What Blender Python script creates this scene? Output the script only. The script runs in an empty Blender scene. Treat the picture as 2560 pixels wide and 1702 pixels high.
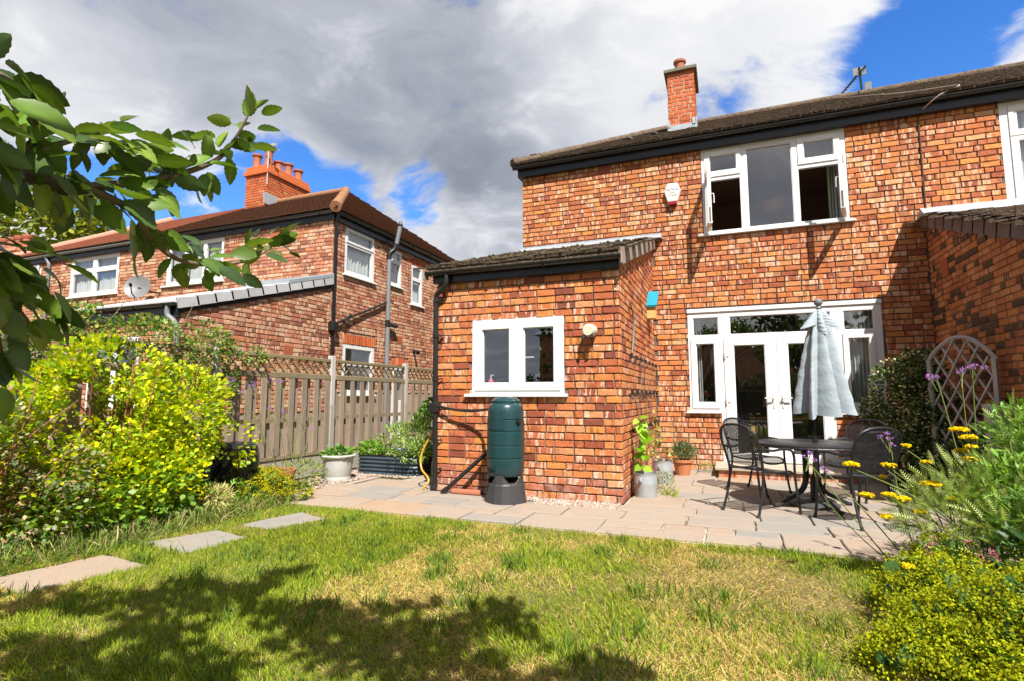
import bpy, math, random
import numpy as np
from mathutils import Vector, Matrix, Euler
R = math.radians
random.seed(7); RNG = np.random.default_rng(11)
scene = bpy.context.scene
COL = scene.collection

# ---------------------------------------------------------------- camera
CAM_H = 1.193; YAW = R(21.7); PITCH = R(5.96); FPX = 1340.0 / 2560.0
cam_data = bpy.data.cameras.new('camera'); cam = bpy.data.objects.new('camera', cam_data); COL.objects.link(cam)
cam.location = (0, 0, CAM_H); cam.rotation_euler = (math.pi / 2 + PITCH, 0, YAW)
cam_data.sensor_width = 36; cam_data.lens = 36 * FPX; cam_data.clip_start = 0.05; cam_data.clip_end = 3000
scene.camera = cam
# ---------------------------------------------------------------- light
SUN_DIR = Vector((-0.70, 1.0, -1.60)).normalized()
EXPOSURE = 0.98
sun_data = bpy.data.lights.new('sun', 'SUN'); sun_data.energy = 5.0; sun_data.angle = R(0.53); sun_data.color = (1.0, 0.955, 0.88)
sun = bpy.data.objects.new('sun', sun_data); COL.objects.link(sun)
sun.rotation_euler = SUN_DIR.to_track_quat('-Z', 'Y').to_euler(); sun.location = (8, -12, 20)
world = bpy.data.worlds.new('World'); scene.world = world; world.use_nodes = True
vs = scene.view_settings; vs.view_transform = 'Standard'; vs.look = 'None'; vs.exposure = EXPOSURE; vs.gamma = 1.0; vs.use_curve_mapping = False
scene.cycles.use_denoising = True
try:
    scene.cycles.denoiser = 'OPENIMAGEDENOISE'; scene.cycles.denoising_prefilter = 'ACCURATE'
except Exception: pass
scene.cycles.max_bounces = 7; scene.cycles.diffuse_bounces = 3; scene.cycles.glossy_bounces = 3
scene.cycles.transmission_bounces = 4; scene.cycles.transparent_max_bounces = 16
scene.cycles.caustics_reflective = False; scene.cycles.caustics_refractive = False
scene.cycles.sample_clamp_indirect = 6.0

_fw = np.array([-math.sin(YAW) * math.cos(PITCH), math.cos(YAW) * math.cos(PITCH), math.sin(PITCH)])
_rt = np.array([math.cos(YAW), math.sin(YAW), 0.0]); _up = np.cross(_rt, _fw)
def proj(p):
    v = np.asarray(p, float) - np.array([0, 0, CAM_H]); z = v @ _fw
    return 1280 + 1340 * (v @ _rt) / z, 851 - 1340 * (v @ _up) / z, z
def in_frame(p, m=0):
    x, y, z = proj(p); return z > 0.05 and -m < x < 2560 + m and -m < y < 1702 + m

# ---------------------------------------------------------------- node helpers
class NT:
    def __init__(s, tree): s.t = tree; s.n = tree.nodes; s.l = tree.links
    def add(s, typ, **kw):
        n = s.n.new(typ)
        for k, v in kw.items(): setattr(n, k, v)
        return n
    def link(s, a, b): s.l.new(a, b)
    def val(s, sock, v):
        if isinstance(v, bpy.types.NodeSocket): s.link(v, sock)
        else: sock.default_value = v
    def math(s, op, a, b=None, c=None, clamp=False):
        n = s.add('ShaderNodeMath', operation=op); n.use_clamp = clamp; s.val(n.inputs[0], a)
        if b is not None: s.val(n.inputs[1], b)
        if c is not None: s.val(n.inputs[2], c)
        return n.outputs[0]
    def vmath(s, op, a, b=None):
        n = s.add('ShaderNodeVectorMath', operation=op); s.val(n.inputs[0], a)
        if b is not None: s.val(n.inputs[1], b)
        return n.outputs['Value'] if op in ('DOT_PRODUCT', 'LENGTH') else n.outputs[0]
    def mix(s, f, a, b, mode='MIX'):
        n = s.add('ShaderNodeMix', data_type='RGBA', blend_type=mode); s.val(n.inputs[0], f)
        for i, v in ((6, a), (7, b)):
            if isinstance(v, bpy.types.NodeSocket): s.link(v, n.inputs[i])
            else: n.inputs[i].default_value = (v[0], v[1], v[2], 1)
        return n.outputs[2]
    def noise(s, vec, scale=5, detail=4, rough=0.55, dist=0):
        n = s.add('ShaderNodeTexNoise'); s.val(n.inputs['Scale'], scale); n.inputs['Detail'].default_value = detail
        n.inputs['Roughness'].default_value = rough; n.inputs['Distortion'].default_value = dist
        if vec is not None: s.link(vec, n.inputs['Vector'])
        return n.outputs['Fac']
    def rng(s, v, a, b, c=0.0, d=1.0, smooth=False):
        n = s.add('ShaderNodeMapRange'); n.clamp = True
        if smooth: n.interpolation_type = 'SMOOTHSTEP'
        s.val(n.inputs[0], v)
        for i, x in enumerate((a, b, c, d)): s.val(n.inputs[i + 1], x)
        return n.outputs[0]
    def ramp(s, f, stops, interp='LINEAR'):
        n = s.add('ShaderNodeValToRGB'); n.color_ramp.interpolation = interp; e = n.color_ramp.elements
        while len(e) < len(stops): e.new(0.5)
        for el, (p, c) in zip(e, stops): el.position = p; el.color = (c[0], c[1], c[2], 1)
        s.link(f, n.inputs[0]); return n.outputs[0]
    def comb(s, x, y, z):
        n = s.add('ShaderNodeCombineXYZ')
        for i, v in enumerate((x, y, z)): s.val(n.inputs[i], v)
        return n.outputs[0]

# ---------------------------------------------------------------- sky with clouds (world)
def build_world():
    T = NT(world.node_tree); T.n.clear()
    out = T.add('ShaderNodeOutputWorld')
    sky = T.add('ShaderNodeTexSky', sky_type='NISHITA'); sky.sun_disc = False
    to_sun = -SUN_DIR
    sky.sun_elevation = math.asin(to_sun.z); sky.sun_rotation = math.atan2(to_sun.x, to_sun.y)
    sky.air_density = 1.0; sky.dust_density = 0.3; sky.ozone_density = 2.5
    tc = T.add('ShaderNodeTexCoord'); v = T.vmath('NORMALIZE', tc.outputs['Generated'])
    sp = T.add('ShaderNodeSeparateXYZ'); T.link(v, sp.inputs[0])
    zc = T.math('ADD', T.math('MAXIMUM', sp.outputs[2], 0.0), 0.22)
    p = T.comb(T.math('DIVIDE', sp.outputs[0], zc), T.math('DIVIDE', sp.outputs[1], zc), T.math('MULTIPLY', sp.outputs[2], 0.6))
    warp = T.add('ShaderNodeTexNoise'); warp.inputs['Scale'].default_value = 1.3; warp.inputs['Detail'].default_value = 3; T.link(p, warp.inputs['Vector'])
    pw = T.vmath('ADD', p, T.vmath('MULTIPLY', T.vmath('SUBTRACT', warp.outputs['Color'], (0.5, 0.5, 0.5)), (0.8, 0.8, 0.8)))
    n1 = T.noise(pw, 1.5, 10, 0.58); n2 = T.noise(pw, 4.2, 8, 0.62); n3 = T.noise(p, 0.8, 3, 0.5)
    dens = T.math('ADD', T.math('MULTIPLY', T.math('SUBTRACT', n1, .5), 1.6), T.math('MULTIPLY', T.math('SUBTRACT', n2, .5), 1.0))
    def blob(az, el, r, w):     # openings and banks of this afternoon's sky, by compass bearing and height
        g = (math.sin(R(az)) * math.cos(R(el)), math.cos(R(az)) * math.cos(R(el)), math.sin(R(el))); dt = T.vmath('DOT_PRODUCT', v, g)
        return T.math('MULTIPLY', T.rng(dt, math.cos(R(r)), math.cos(R(r * 0.15)), 0, 1, True), w)
    def total(items):
        a = None
        for it in items:
            b = blob(*it); a = b if a is None else T.math('ADD', a, b)
        return a
    gaps = total([(27.5, 22.5, 8, 0.42), (22.5, 28.5, 12, -0.5), (19.5, 27.5, 8, -0.14), (-46.5, 20.5, 6, -0.36), (-42.0, 20.0, 6, -0.3), (-37.0, 18.5, 6, -0.22), (-51.5, 18.7, 7, -0.32), (-31.5, 21.0, 4, -0.34), (-31.0, 17.0, 3.5, -0.2), (-56.1, 15.0, 8, -0.34), (-61.5, 18.5, 5, -0.22), (-62.6, 14.0, 8, -0.2)])
    cover = T.math('ADD', T.math('ADD', dens, 0.76), gaps)
    mask = T.rng(cover, 0.34, 0.66, 0, 1, True)
    lift = total([(3.3, 30.9, 17, 0.2), (11.6, 28.0, 11, 0.2), (-10.2, 33.4, 12, 0.1), (-27.7, 14.8, 7, 0.22), (-46.0, 23.5, 5, 0.1), (-64.5, 22.6, 11, 0.14), (-50.0, 30.8, 15, -0.1), (-32.1, 27.7, 14, -0.14), (-24.9, 20.4, 9, -0.2), (-8, 22, 10, 0.06)])
    thin = T.rng(cover, 0.36, 0.85, 0.30, 0.0)
    shade = T.math('ADD', T.math('ADD', 0.40, T.math('ADD', T.math('MULTIPLY', T.math('SUBTRACT', n1, .5), 1.6), T.math('ADD', T.math('MULTIPLY', T.math('SUBTRACT', n3, .5), .8), T.math('MULTIPLY', T.math('SUBTRACT', n2, .5), 1.05)))), T.math('ADD', thin, lift))
    ccol = T.ramp(shade, [(0.05, (.105, .118, .150)), (0.28, (.175, .19, .225)), (0.52, (.30, .312, .345)), (0.72, (.41, .417, .435)), (0.95, (.49, .49, .495))])
    hsv = T.add('ShaderNodeHueSaturation'); hsv.inputs['Saturation'].default_value = 1.35; hsv.inputs['Value'].default_value = 1.0; hsv.inputs['Hue'].default_value = .512
    T.link(sky.outputs[0], hsv.inputs['Color'])
    bg1 = T.add('ShaderNodeBackground'); bg1.inputs[1].default_value = 0.125; T.link(hsv.outputs[0], bg1.inputs[0])
    bg2 = T.add('ShaderNodeBackground'); bg2.inputs[1].default_value = 1.0; T.link(ccol, bg2.inputs[0])
    mx = T.add('ShaderNodeMixShader'); T.link(mask, mx.inputs[0]); T.link(bg1.outputs[0], mx.inputs[1]); T.link(bg2.outputs[0], mx.inputs[2])
    T.link(mx.outputs[0], out.inputs[0])
build_world()

# ---------------------------------------------------------------- materials
MATS = {}
def new_mat(name):
    m = bpy.data.materials.new(name); m.use_nodes = True; T = NT(m.node_tree); T.n.clear()
    out = T.add('ShaderNodeOutputMaterial'); b = T.add('ShaderNodeBsdfPrincipled'); T.link(b.outputs[0], out.inputs[0])
    MATS[name] = m; return m, T, b, out
def coords(T, kind='Object'): return T.add('ShaderNodeTexCoord').outputs[kind]
def wpos(T): return T.add('ShaderNodeNewGeometry').outputs['Position']
def bump(T, b, h, strength=0.3, dist=0.01):
    n = T.add('ShaderNodeBump'); n.inputs['Strength'].default_value = strength; n.inputs['Distance'].default_value = dist
    T.link(h, n.inputs['Height']); T.link(n.outputs[0], b.inputs['Normal'])
def pbr(name, col, rough=.6, metal=0.0, col2=None, scale=6, var=.6, bmp=.15, bscale=60, bdist=.004, stretch=(1, 1, 1), spec=.5, per=0.0):
    m, T, b, out = new_mat(name)
    pos = T.vmath('MULTIPLY', wpos(T), stretch)
    col2 = col2 or tuple(c * .72 for c in col)
    f = T.rng(T.noise(pos, scale, 5, .6), .5 - var / 2, .5 + var / 2)
    c = T.mix(f, col2, col)
    f2 = T.noise(pos, scale * 9, 3, .6)
    c = T.mix(T.rng(f2, .35, .7, 0, .28), c, tuple(x * .6 for x in col2))
    if per:
        oi = T.add('ShaderNodeObjectInfo')
        h = T.add('ShaderNodeHueSaturation'); h.inputs['Saturation'].default_value = 1
        T.link(T.rng(oi.outputs['Random'], 0, 1, 1 - per, 1 + per), h.inputs['Value']); T.link(c, h.inputs['Color']); c = h.outputs[0]
    T.link(c, b.inputs['Base Color'])
    T.link(T.rng(f2, .3, .7, max(.03, rough - .1), min(1, rough + .1)), b.inputs['Roughness'])
    b.inputs['Metallic'].default_value = metal; b.inputs['Specular IOR Level'].default_value = spec
    if bmp: bump(T, b, T.noise(pos, bscale, 4, .6), bmp, bdist)
    return m
def brick_mat(name, pal, cream=.5, creamcol=(.62, .40, .25), soot=.0):
    m, T, b, out = new_mat(name)
    at = T.add('ShaderNodeAttribute', attribute_name='rnd'); oi = T.add('ShaderNodeObjectInfo')
    rnd = T.math('FRACT', T.math('ADD', at.outputs['Fac'], oi.outputs['Random']))
    wn = T.add('ShaderNodeTexWhiteNoise', noise_dimensions='1D'); T.link(T.math('MULTIPLY', rnd, 917.3), wn.inputs['W'])
    r2 = wn.outputs['Value']
    wn3 = T.add('ShaderNodeTexWhiteNoise', noise_dimensions='1D'); T.link(T.math('MULTIPLY', rnd, 311.7), wn3.inputs['W']); r3 = wn3.outputs['Value']
    pos = wpos(T)
    base = T.ramp(rnd, [(i / len(pal), c) for i, c in enumerate(pal)], 'CONSTANT')
    # kiss marks: upright pale and dark bands burnt into the face in the kiln
    off = T.comb(T.math('MULTIPLY', rnd, 61), T.math('MULTIPLY', r2, 43), 0)
    band = T.noise(T.vmath('ADD', T.vmath('MULTIPLY', pos, (21, 21, 3.5)), off), 1.0, 2.5, .55)
    band2 = T.noise(T.vmath('ADD', T.vmath('MULTIPLY', pos, (19, 19, 2.0)), T.vmath('MULTIPLY', off, (3, 3, 3))), 1.0, 1, .5)
    c = T.mix(T.math('MULTIPLY', T.rng(band, .525, .58, 0, .85), T.rng(r2, 1 - cream, 1 - cream + .05)), base, creamcol)
    c = T.mix(T.math('MULTIPLY', T.rng(band2, .57, .64), T.rng(r3, .45, .55, 0, .6)), c, (.18, .045, .022))
    mott = T.noise(pos, 38, 5, .65)
    c = T.mix(T.rng(mott, .52, .72, 0, .45), c, (.20, .06, .03))
    c = T.mix(T.rng(T.noise(pos, 150, 3, .6), .58, .72, 0, .4), c, (.55, .36, .25))
    big = T.noise(pos, .9, 4, .6)
    if soot: c = T.mix(T.rng(big, .5, .75, 0, soot), c, (.10, .04, .025))
    sep = T.add('ShaderNodeSeparateXYZ'); T.link(pos, sep.inputs[0])
    low = T.math('MULTIPLY', T.rng(sep.outputs[2], .42, .02, 0, 1), T.rng(T.noise(pos, 7, 4, .6), .45, .62))
    c = T.mix(T.math('MULTIPLY', low, .55), c, (.52, .42, .36))           # salts drawn up from the ground
    T.link(c, b.inputs['Base Color']); b.inputs['Roughness'].default_value = .85; b.inputs['Specular IOR Level'].default_value = .25
    bump(T, b, T.math('ADD', T.noise(pos, 90, 5, .65), T.math('MULTIPLY', T.noise(pos, 28, 3, .6), .9)), .8, .008)
    return m
def mortar_mat(name, c1, c2):
    m, T, b, out = new_mat(name); pos = wpos(T)
    c = T.mix(T.rng(T.noise(pos, 1.7, 5, .65), .42, .60), c1, c2)
    c = T.mix(T.rng(T.noise(pos, 60, 3), .4, .7, 0, .4), c, tuple(x * .5 for x in c1))
    T.link(c, b.inputs['Base Color']); b.inputs['Roughness'].default_value = .95; b.inputs['Specular IOR Level'].default_value = .15
    bump(T, b, T.noise(pos, 130, 4, .7), .7, .006); return m
def leaf_mat(name, trans=.35, rough=.45, gloss=.35, tint=(1, 1, 1)):
    m = bpy.data.materials.new(name); m.use_nodes = True; T = NT(m.node_tree); T.n.clear(); MATS[name] = m
    out = T.add('ShaderNodeOutputMaterial'); b = T.add('ShaderNodeBsdfPrincipled')
    at = T.add('ShaderNodeAttribute', attribute_name='col'); c = at.outputs['Color']
    c = T.mix(T.rng(T.noise(wpos(T), 60, 3), .35, .7, 0, .35), c, T.mix(1.0, c, (.45, .55, .4), 'MULTIPLY'))
    T.link(c, b.inputs['Base Color']); b.inputs['Roughness'].default_value = rough; b.inputs['Specular IOR Level'].default_value = gloss
    tr = T.add('ShaderNodeBsdfTranslucent'); T.link(T.mix(1.0, c, (1.25, 1.3, .6), 'MULTIPLY'), tr.inputs[0])
    mx = T.add('ShaderNodeMixShader'); mx.inputs[0].default_value = trans; T.link(b.outputs[0], mx.inputs[1]); T.link(tr.outputs[0], mx.inputs[2])
    T.link(mx.outputs[0], out.inputs[0]); return m
def glass_mat(name, f0=.22, tint=(.93, .96, .95)):
    m = bpy.data.materials.new(name); m.use_nodes = True; T = NT(m.node_tree); T.n.clear(); MATS[name] = m
    out = T.add('ShaderNodeOutputMaterial'); tr = T.add('ShaderNodeBsdfTransparent'); tr.inputs[0].default_value = (*tint, 1)
    gl = T.add('ShaderNodeBsdfGlossy'); gl.inputs['Roughness'].default_value = .004; gl.inputs[0].default_value = (.95, .97, 1, 1)
    ge = T.add('ShaderNodeNewGeometry'); cs = T.math('ABSOLUTE', T.vmath('DOT_PRODUCT', ge.outputs['Normal'], ge.outputs['Incoming']))
    fr = T.math('ADD', f0, T.math('MULTIPLY', T.math('POWER', T.math('SUBTRACT', 1.0, cs, clamp=True), 5.0), 1 - f0))      # Schlick, same from both sides of the pane
    nb = T.add('ShaderNodeBump'); nb.inputs['Strength'].default_value = .03; nb.inputs['Distance'].default_value = .02
    T.link(T.noise(wpos(T), 1.6, 2), nb.inputs['Height']); T.link(nb.outputs[0], gl.inputs['Normal'])
    mx = T.add('ShaderNodeMixShader'); T.link(fr, mx.inputs[0]); T.link(tr.outputs[0], mx.inputs[1]); T.link(gl.outputs[0], mx.inputs[2])
    T.link(mx.outputs[0], out.inputs[0]); return m

PAL_MAIN = [(0.452, 0.147, 0.052), (0.496, 0.171, 0.058), (0.398, 0.119, 0.046), (0.539, 0.204, 0.062), (0.464, 0.17, 0.071), (0.301, 0.084, 0.04), (0.52, 0.231, 0.094), (0.484, 0.159, 0.052), (0.431, 0.136, 0.054), (0.565, 0.31, 0.147), (0.506, 0.182, 0.06), (0.355, 0.102, 0.046), (0.55, 0.231, 0.063), (0.475, 0.187, 0.082)]
PAL_EXT = [(0.474, 0.137, 0.048), (0.528, 0.181, 0.054), (0.421, 0.116, 0.044), (0.56, 0.224, 0.058), (0.486, 0.159, 0.06), (0.284, 0.07, 0.035), (0.53, 0.224, 0.089), (0.506, 0.155, 0.05), (0.433, 0.125, 0.053), (0.549, 0.202, 0.054), (0.347, 0.087, 0.042), (0.541, 0.245, 0.108), (0.211, 0.058, 0.033)]
PAL_LEFT = [(0.419, 0.163, 0.089), (0.492, 0.229, 0.131), (0.325, 0.116, 0.067), (0.54, 0.281, 0.169), (0.444, 0.19, 0.112), (0.233, 0.088, 0.054), (0.518, 0.318, 0.204), (0.466, 0.176, 0.085), (0.385, 0.151, 0.093), (0.565, 0.371, 0.242)]
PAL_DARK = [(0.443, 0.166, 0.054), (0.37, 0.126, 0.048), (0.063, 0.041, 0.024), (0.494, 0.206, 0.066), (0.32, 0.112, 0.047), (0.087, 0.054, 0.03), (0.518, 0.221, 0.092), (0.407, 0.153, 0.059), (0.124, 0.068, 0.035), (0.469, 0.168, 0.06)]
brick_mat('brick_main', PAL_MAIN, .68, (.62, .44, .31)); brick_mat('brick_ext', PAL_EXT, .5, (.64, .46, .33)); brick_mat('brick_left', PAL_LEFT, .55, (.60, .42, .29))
brick_mat('brick_dark', PAL_DARK, .22, (.50, .30, .18)); brick_mat('brick_chimney', [(.48, .11, .035), (.52, .13, .04), (.42, .09, .03), (.50, .15, .05)], .1)
brick_mat('brick_right', [tuple(min(.6, x * 1.08) for x in c) for c in PAL_MAIN], .6)
mortar_mat('mortar_main', (.12, .098, .082), (.19, .15, .12)); mortar_mat('mortar_ext', (.11, .092, .078), (.38, .28, .19)); mortar_mat('mortar_left', (.40, .30, .23), (.30, .22, .17))
mortar_mat('mortar_dark', (.34, .23, .15), (.28, .19, .13)); mortar_mat('mortar_chim', (.55, .44, .36), (.40, .31, .25))
pbr('upvc', (.74, .74, .735), .3, bmp=.02, col2=(.70, .70, .695), var=.9)
pbr('black_plastic', (.016, .016, .018), .32, bmp=.05, col2=(.010, .010, .011))
pbr('black_pipe', (.014, .014, .015), .4, bmp=.05)
pbr('grey_pipe', (.22, .235, .25), .45, bmp=.05)
pbr('lead', (.42, .46, .50), .45, metal=.25, bmp=.2, bscale=20)
pbr('tile_brown', (.20, .135, .085), .9, col2=(.070, .050, .034), scale=16, bmp=1.0, bscale=40, bdist=.03, var=.32)
pbr('tile_ext', (.18, .125, .08), .9, col2=(.055, .042, .028), scale=18, bmp=1.0, bscale=50, bdist=.03, var=.32)
pbr('tile_red', (.20, .098, .058), .85, col2=(.135, .066, .040), scale=7, bmp=.5, bscale=60, bdist=.008, var=.5)
pbr('tile_hip', (.36, .17, .075), .85, col2=(.24, .11, .055), scale=9, bmp=.5)
pbr('tile_pink', (.50, .25, .17), .85, col2=(.42, .2, .14), bmp=.3)
pbr('verge_grey', (.34, .27, .22), .8, col2=(.27, .215, .18), bmp=.25, per=.12)
pbr('verge_slate', (.50, .50, .51), .75, col2=(.40, .40, .41), bmp=.25, per=.1)
pbr('verge_brown', (.17, .125, .115), .8, col2=(.13, .10, .09), bmp=.25, per=.12)
pbr('moss', (.085, .058, .026), 1, col2=(.045, .034, .017), scale=30, bmp=.8, bscale=120)
pbr('lichen', (.60, .36, .02), 1, bmp=.5)
pbr('terracotta', (.52, .20, .08), .75, col2=(.42, .155, .065), scale=8, bmp=.15)
pbr('pot_clay', (.42, .14, .07), .8, col2=(.30, .10, .06), scale=10, bmp=.3)
pbr('concrete', (.42, .38, .32), .9, col2=(.30, .27, .22), scale=5, bmp=.4, bscale=80)
pbr('coping', (.20, .19, .13), .95, col2=(.12, .11, .07), scale=12, bmp=.6)
pbr('fence_wood', (.35, .275, .205), .85, col2=(.21, .16, .115), scale=3, stretch=(9, 9, .7), bmp=.4, bscale=9, bdist=.006, per=.16)
pbr('fence_rail', (.30, .235, .16), .9, col2=(.19, .16, .075), scale=5, bmp=.4, bscale=20, per=.1)
pbr('lattice_wood', (.27, .21, .12), .9, col2=(.18, .15, .065), scale=8, bmp=.3, per=.15)
pbr('grey_wood', (.54, .495, .46), .85, col2=(.40, .365, .34), scale=3, stretch=(8, 8, .8), bmp=.4, bscale=9, per=.08)
pbr('old_wood', (.20, .13, .10), .9, col2=(.11, .075, .06), scale=4, stretch=(1, 1, 7), bmp=.5, bscale=12, per=.1)
pbr('galvanised', (.50, .53, .56), .40, metal=.35, col2=(.38, .41, .44), scale=25, bmp=.08)
pbr('white_plastic', (.55, .54, .515), .4, bmp=.02)
pbr('butt_green', (.011, .050, .056), .28, col2=(.012, .040, .045), bmp=.06, bscale=30)
pbr('butt_stand', (.045, .046, .05), .55, bmp=.15)
pbr('bed_metal', (.055, .08, .105), .35, metal=.2, bmp=.04)
pbr('soil', (.055, .04, .03), 1, col2=(.03, .022, .017), bmp=.8, bscale=50, bdist=.02)
pbr('iron', (.022, .023, .026), .42, metal=.2, bmp=.25, bscale=140, bdist=.002)
pbr('iron_hammered', (.03, .031, .034), .38, metal=.3, bmp=.9, bscale=70, bdist=.006)
pbr('base_disc', (.06, .062, .06), .6, bmp=.2)
pbr('hose_yellow', (.75, .36, .03), .45, bmp=.02)
pbr('lamp_cream', (.62, .60, .47), .5, bmp=.05)
pbr('teal_paint', (.01, .30, .42), .5, bmp=.1); pbr('yellow_wood', (.72, .44, .14), .7, bmp=.15, stretch=(1, 1, 6))
pbr('bark', (.085, .062, .045), .95, col2=(.04, .03, .024), scale=14, bmp=.7, bscale=50); pbr('twig', (.23, .17, .11), .85, col2=(.12, .085, .05), scale=20, bmp=.3)
pbr('stem_green', (.18, .24, .05), .7, bmp=.05); pbr('stem_red', (.28, .10, .05), .7, bmp=.05)
pbr('room_wall', (.26, .235, .205), .9, bmp=.05); pbr('room_dark', (.42, .28, .22), .9, bmp=.05); pbr('floor_wood', (.25, .14, .07), .5, bmp=.1)
pbr('curtain_white', (.62, .63, .62), .9, bmp=.1); pbr('curtain_green', (.22, .30, .12), .9, col2=(.55, .55, .45), scale=30, bmp=.1)
pbr('picture_frame', (.55, .52, .45), .5, bmp=.0); pbr('picture_print', (.06, .09, .05), .7, col2=(.30, .28, .2), scale=5, bmp=0)
pbr('orange_wood', (.55, .28, .06), .5, bmp=.05)
pbr('pink_soap', (.75, .15, .22), .4, bmp=0)
pbr('white_paint', (.75, .74, .70), .5, bmp=.02); pbr('red_lens', (.35, .02, .03), .3, bmp=0); pbr('print_blue', (.12, .16, .38), .6, bmp=0)
pbr('airbrick', (.40, .10, .04), .9, bmp=.3)
pbr('stone_step', (.42, .36, .28), .85, col2=(.33, .28, .22), scale=4, bmp=.4)
pbr('cable', (.10, .05, .035), .7, bmp=0); pbr('rope', (.50, .38, .32), .9, bmp=.2); pbr('bulb_black', (.012, .012, .012), .4, bmp=0)
pbr('dish_grey', (.17, .175, .18), .5, bmp=.03)
pbr('fabric', (.335, .385, .42), .85, col2=(.305, .355, .39), scale=14, bmp=.45, bscale=16, bdist=.02)
pbr('fabric_edge', (.33, .44, .45), .85, bmp=.2, bscale=400)
pbr('chips', (.30, .22, .18), .95, col2=(.40, .34, .29), scale=45, bmp=.4, var=.3)
pbr('black_sheet', (.012, .012, .013), .22, bmp=.5, bscale=9, bdist=.05)
glass_mat('glass'); glass_mat('bulb_glass', .05, (.97, .95, .92))
leaf_mat('leaf'); leaf_mat('leaf_gold', .42, .5, .25); leaf_mat('leaf_gloss', .28, .36, .45); leaf_mat('petal', .3, .7, .1); leaf_mat('grass_blade', .30, .6, .2)

def slab_mat():
    m, T, b, out = new_mat('sandstone'); pos = wpos(T); oi = T.add('ShaderNodeObjectInfo')
    base = T.ramp(oi.outputs['Random'], [(0, (0.295, 0.236, 0.189)), (0.16, (0.273, 0.231, 0.194)), (0.32, (0.242, 0.225, 0.202)), (0.44, (0.304, 0.229, 0.172)), (0.58, (0.295, 0.242, 0.194)), (0.7, (0.224, 0.213, 0.195)), (0.82, (0.308, 0.242, 0.187)), (0.95, (0.317, 0.22, 0.141))], 'CONSTANT')
    off = T.math('MULTIPLY', oi.outputs['Random'], 40)
    sp = T.add('ShaderNodeSeparateXYZ'); T.link(pos, sp.inputs[0])
    q = T.comb(T.math('ADD', sp.outputs[0], off), sp.outputs[1], 0)
    c = T.mix(T.rng(T.noise(q, 2.6, 6, .65, 1.2), .40, .62, 0, .7), base, T.mix(.5, base, (.35, .265, .21)))
    c = T.mix(T.rng(T.noise(pos, 11, 5, .7), .52, .70, 0, .4), c, (.26, .225, .18))
    c = T.mix(T.rng(T.noise(pos, 130, 2), .6, .75, 0, .3), c, (.14, .12, .09))
    c = T.mix(T.rng(T.noise(pos, 3.3, 6, .7, .8), .56, .74, 0, .5), c, (.20, .17, .13))
    T.link(c, b.inputs['Base Color']); b.inputs['Roughness'].default_value = .85; b.inputs['Specular IOR Level'].default_value = .3
    bump(T, b, T.math('ADD', T.noise(pos, 14, 5, .6), T.math('MULTIPLY', T.noise(pos, 90, 4), .3)), .35, .01)
slab_mat()
def lawn_mat():
    m, T, b, out = new_mat('turf'); pos = wpos(T)
    c = T.mix(T.rng(T.noise(pos, 1.6, 5, .6), .4, .62), (.13, .115, .035), (.24, .17, .08))
    c = T.mix(T.rng(T.noise(pos, 40, 4), .4, .65, 0, .7), c, (.07, .055, .025))
    T.link(c, b.inputs['Base Color']); b.inputs['Roughness'].default_value = 1; bump(T, b, T.noise(pos, 70, 4), .8, .02)
lawn_mat()
def mesh_mat():
    m = bpy.data.materials.new('steel_mesh'); m.use_nodes = True; T = NT(m.node_tree); T.n.clear(); MATS['steel_mesh'] = m
    out = T.add('ShaderNodeOutputMaterial'); b = T.add('ShaderNodeBsdfPrincipled'); b.inputs['Base Color'].default_value = (.02, .021, .023, 1); b.inputs['Roughness'].default_value = .45; b.inputs['Metallic'].default_value = .3
    uv = coords(T, 'UV'); sp = T.add('ShaderNodeSeparateXYZ'); T.link(uv, sp.inputs[0])
    def wires(s): return T.math('LESS_THAN', T.math('FRACT', T.math('MULTIPLY', s, 1.0)), .42)
    f = T.math('MAXIMUM', wires(T.math('ADD', sp.outputs[0], sp.outputs[1])), wires(T.math('SUBTRACT', sp.outputs[0], sp.outputs[1])))
    tr = T.add('ShaderNodeBsdfTransparent'); mx = T.add('ShaderNodeMixShader'); T.link(f, mx.inputs[0]); T.link(tr.outputs[0], mx.inputs[1]); T.link(b.outputs[0], mx.inputs[2]); T.link(mx.outputs[0], out.inputs[0])
mesh_mat()
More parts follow.
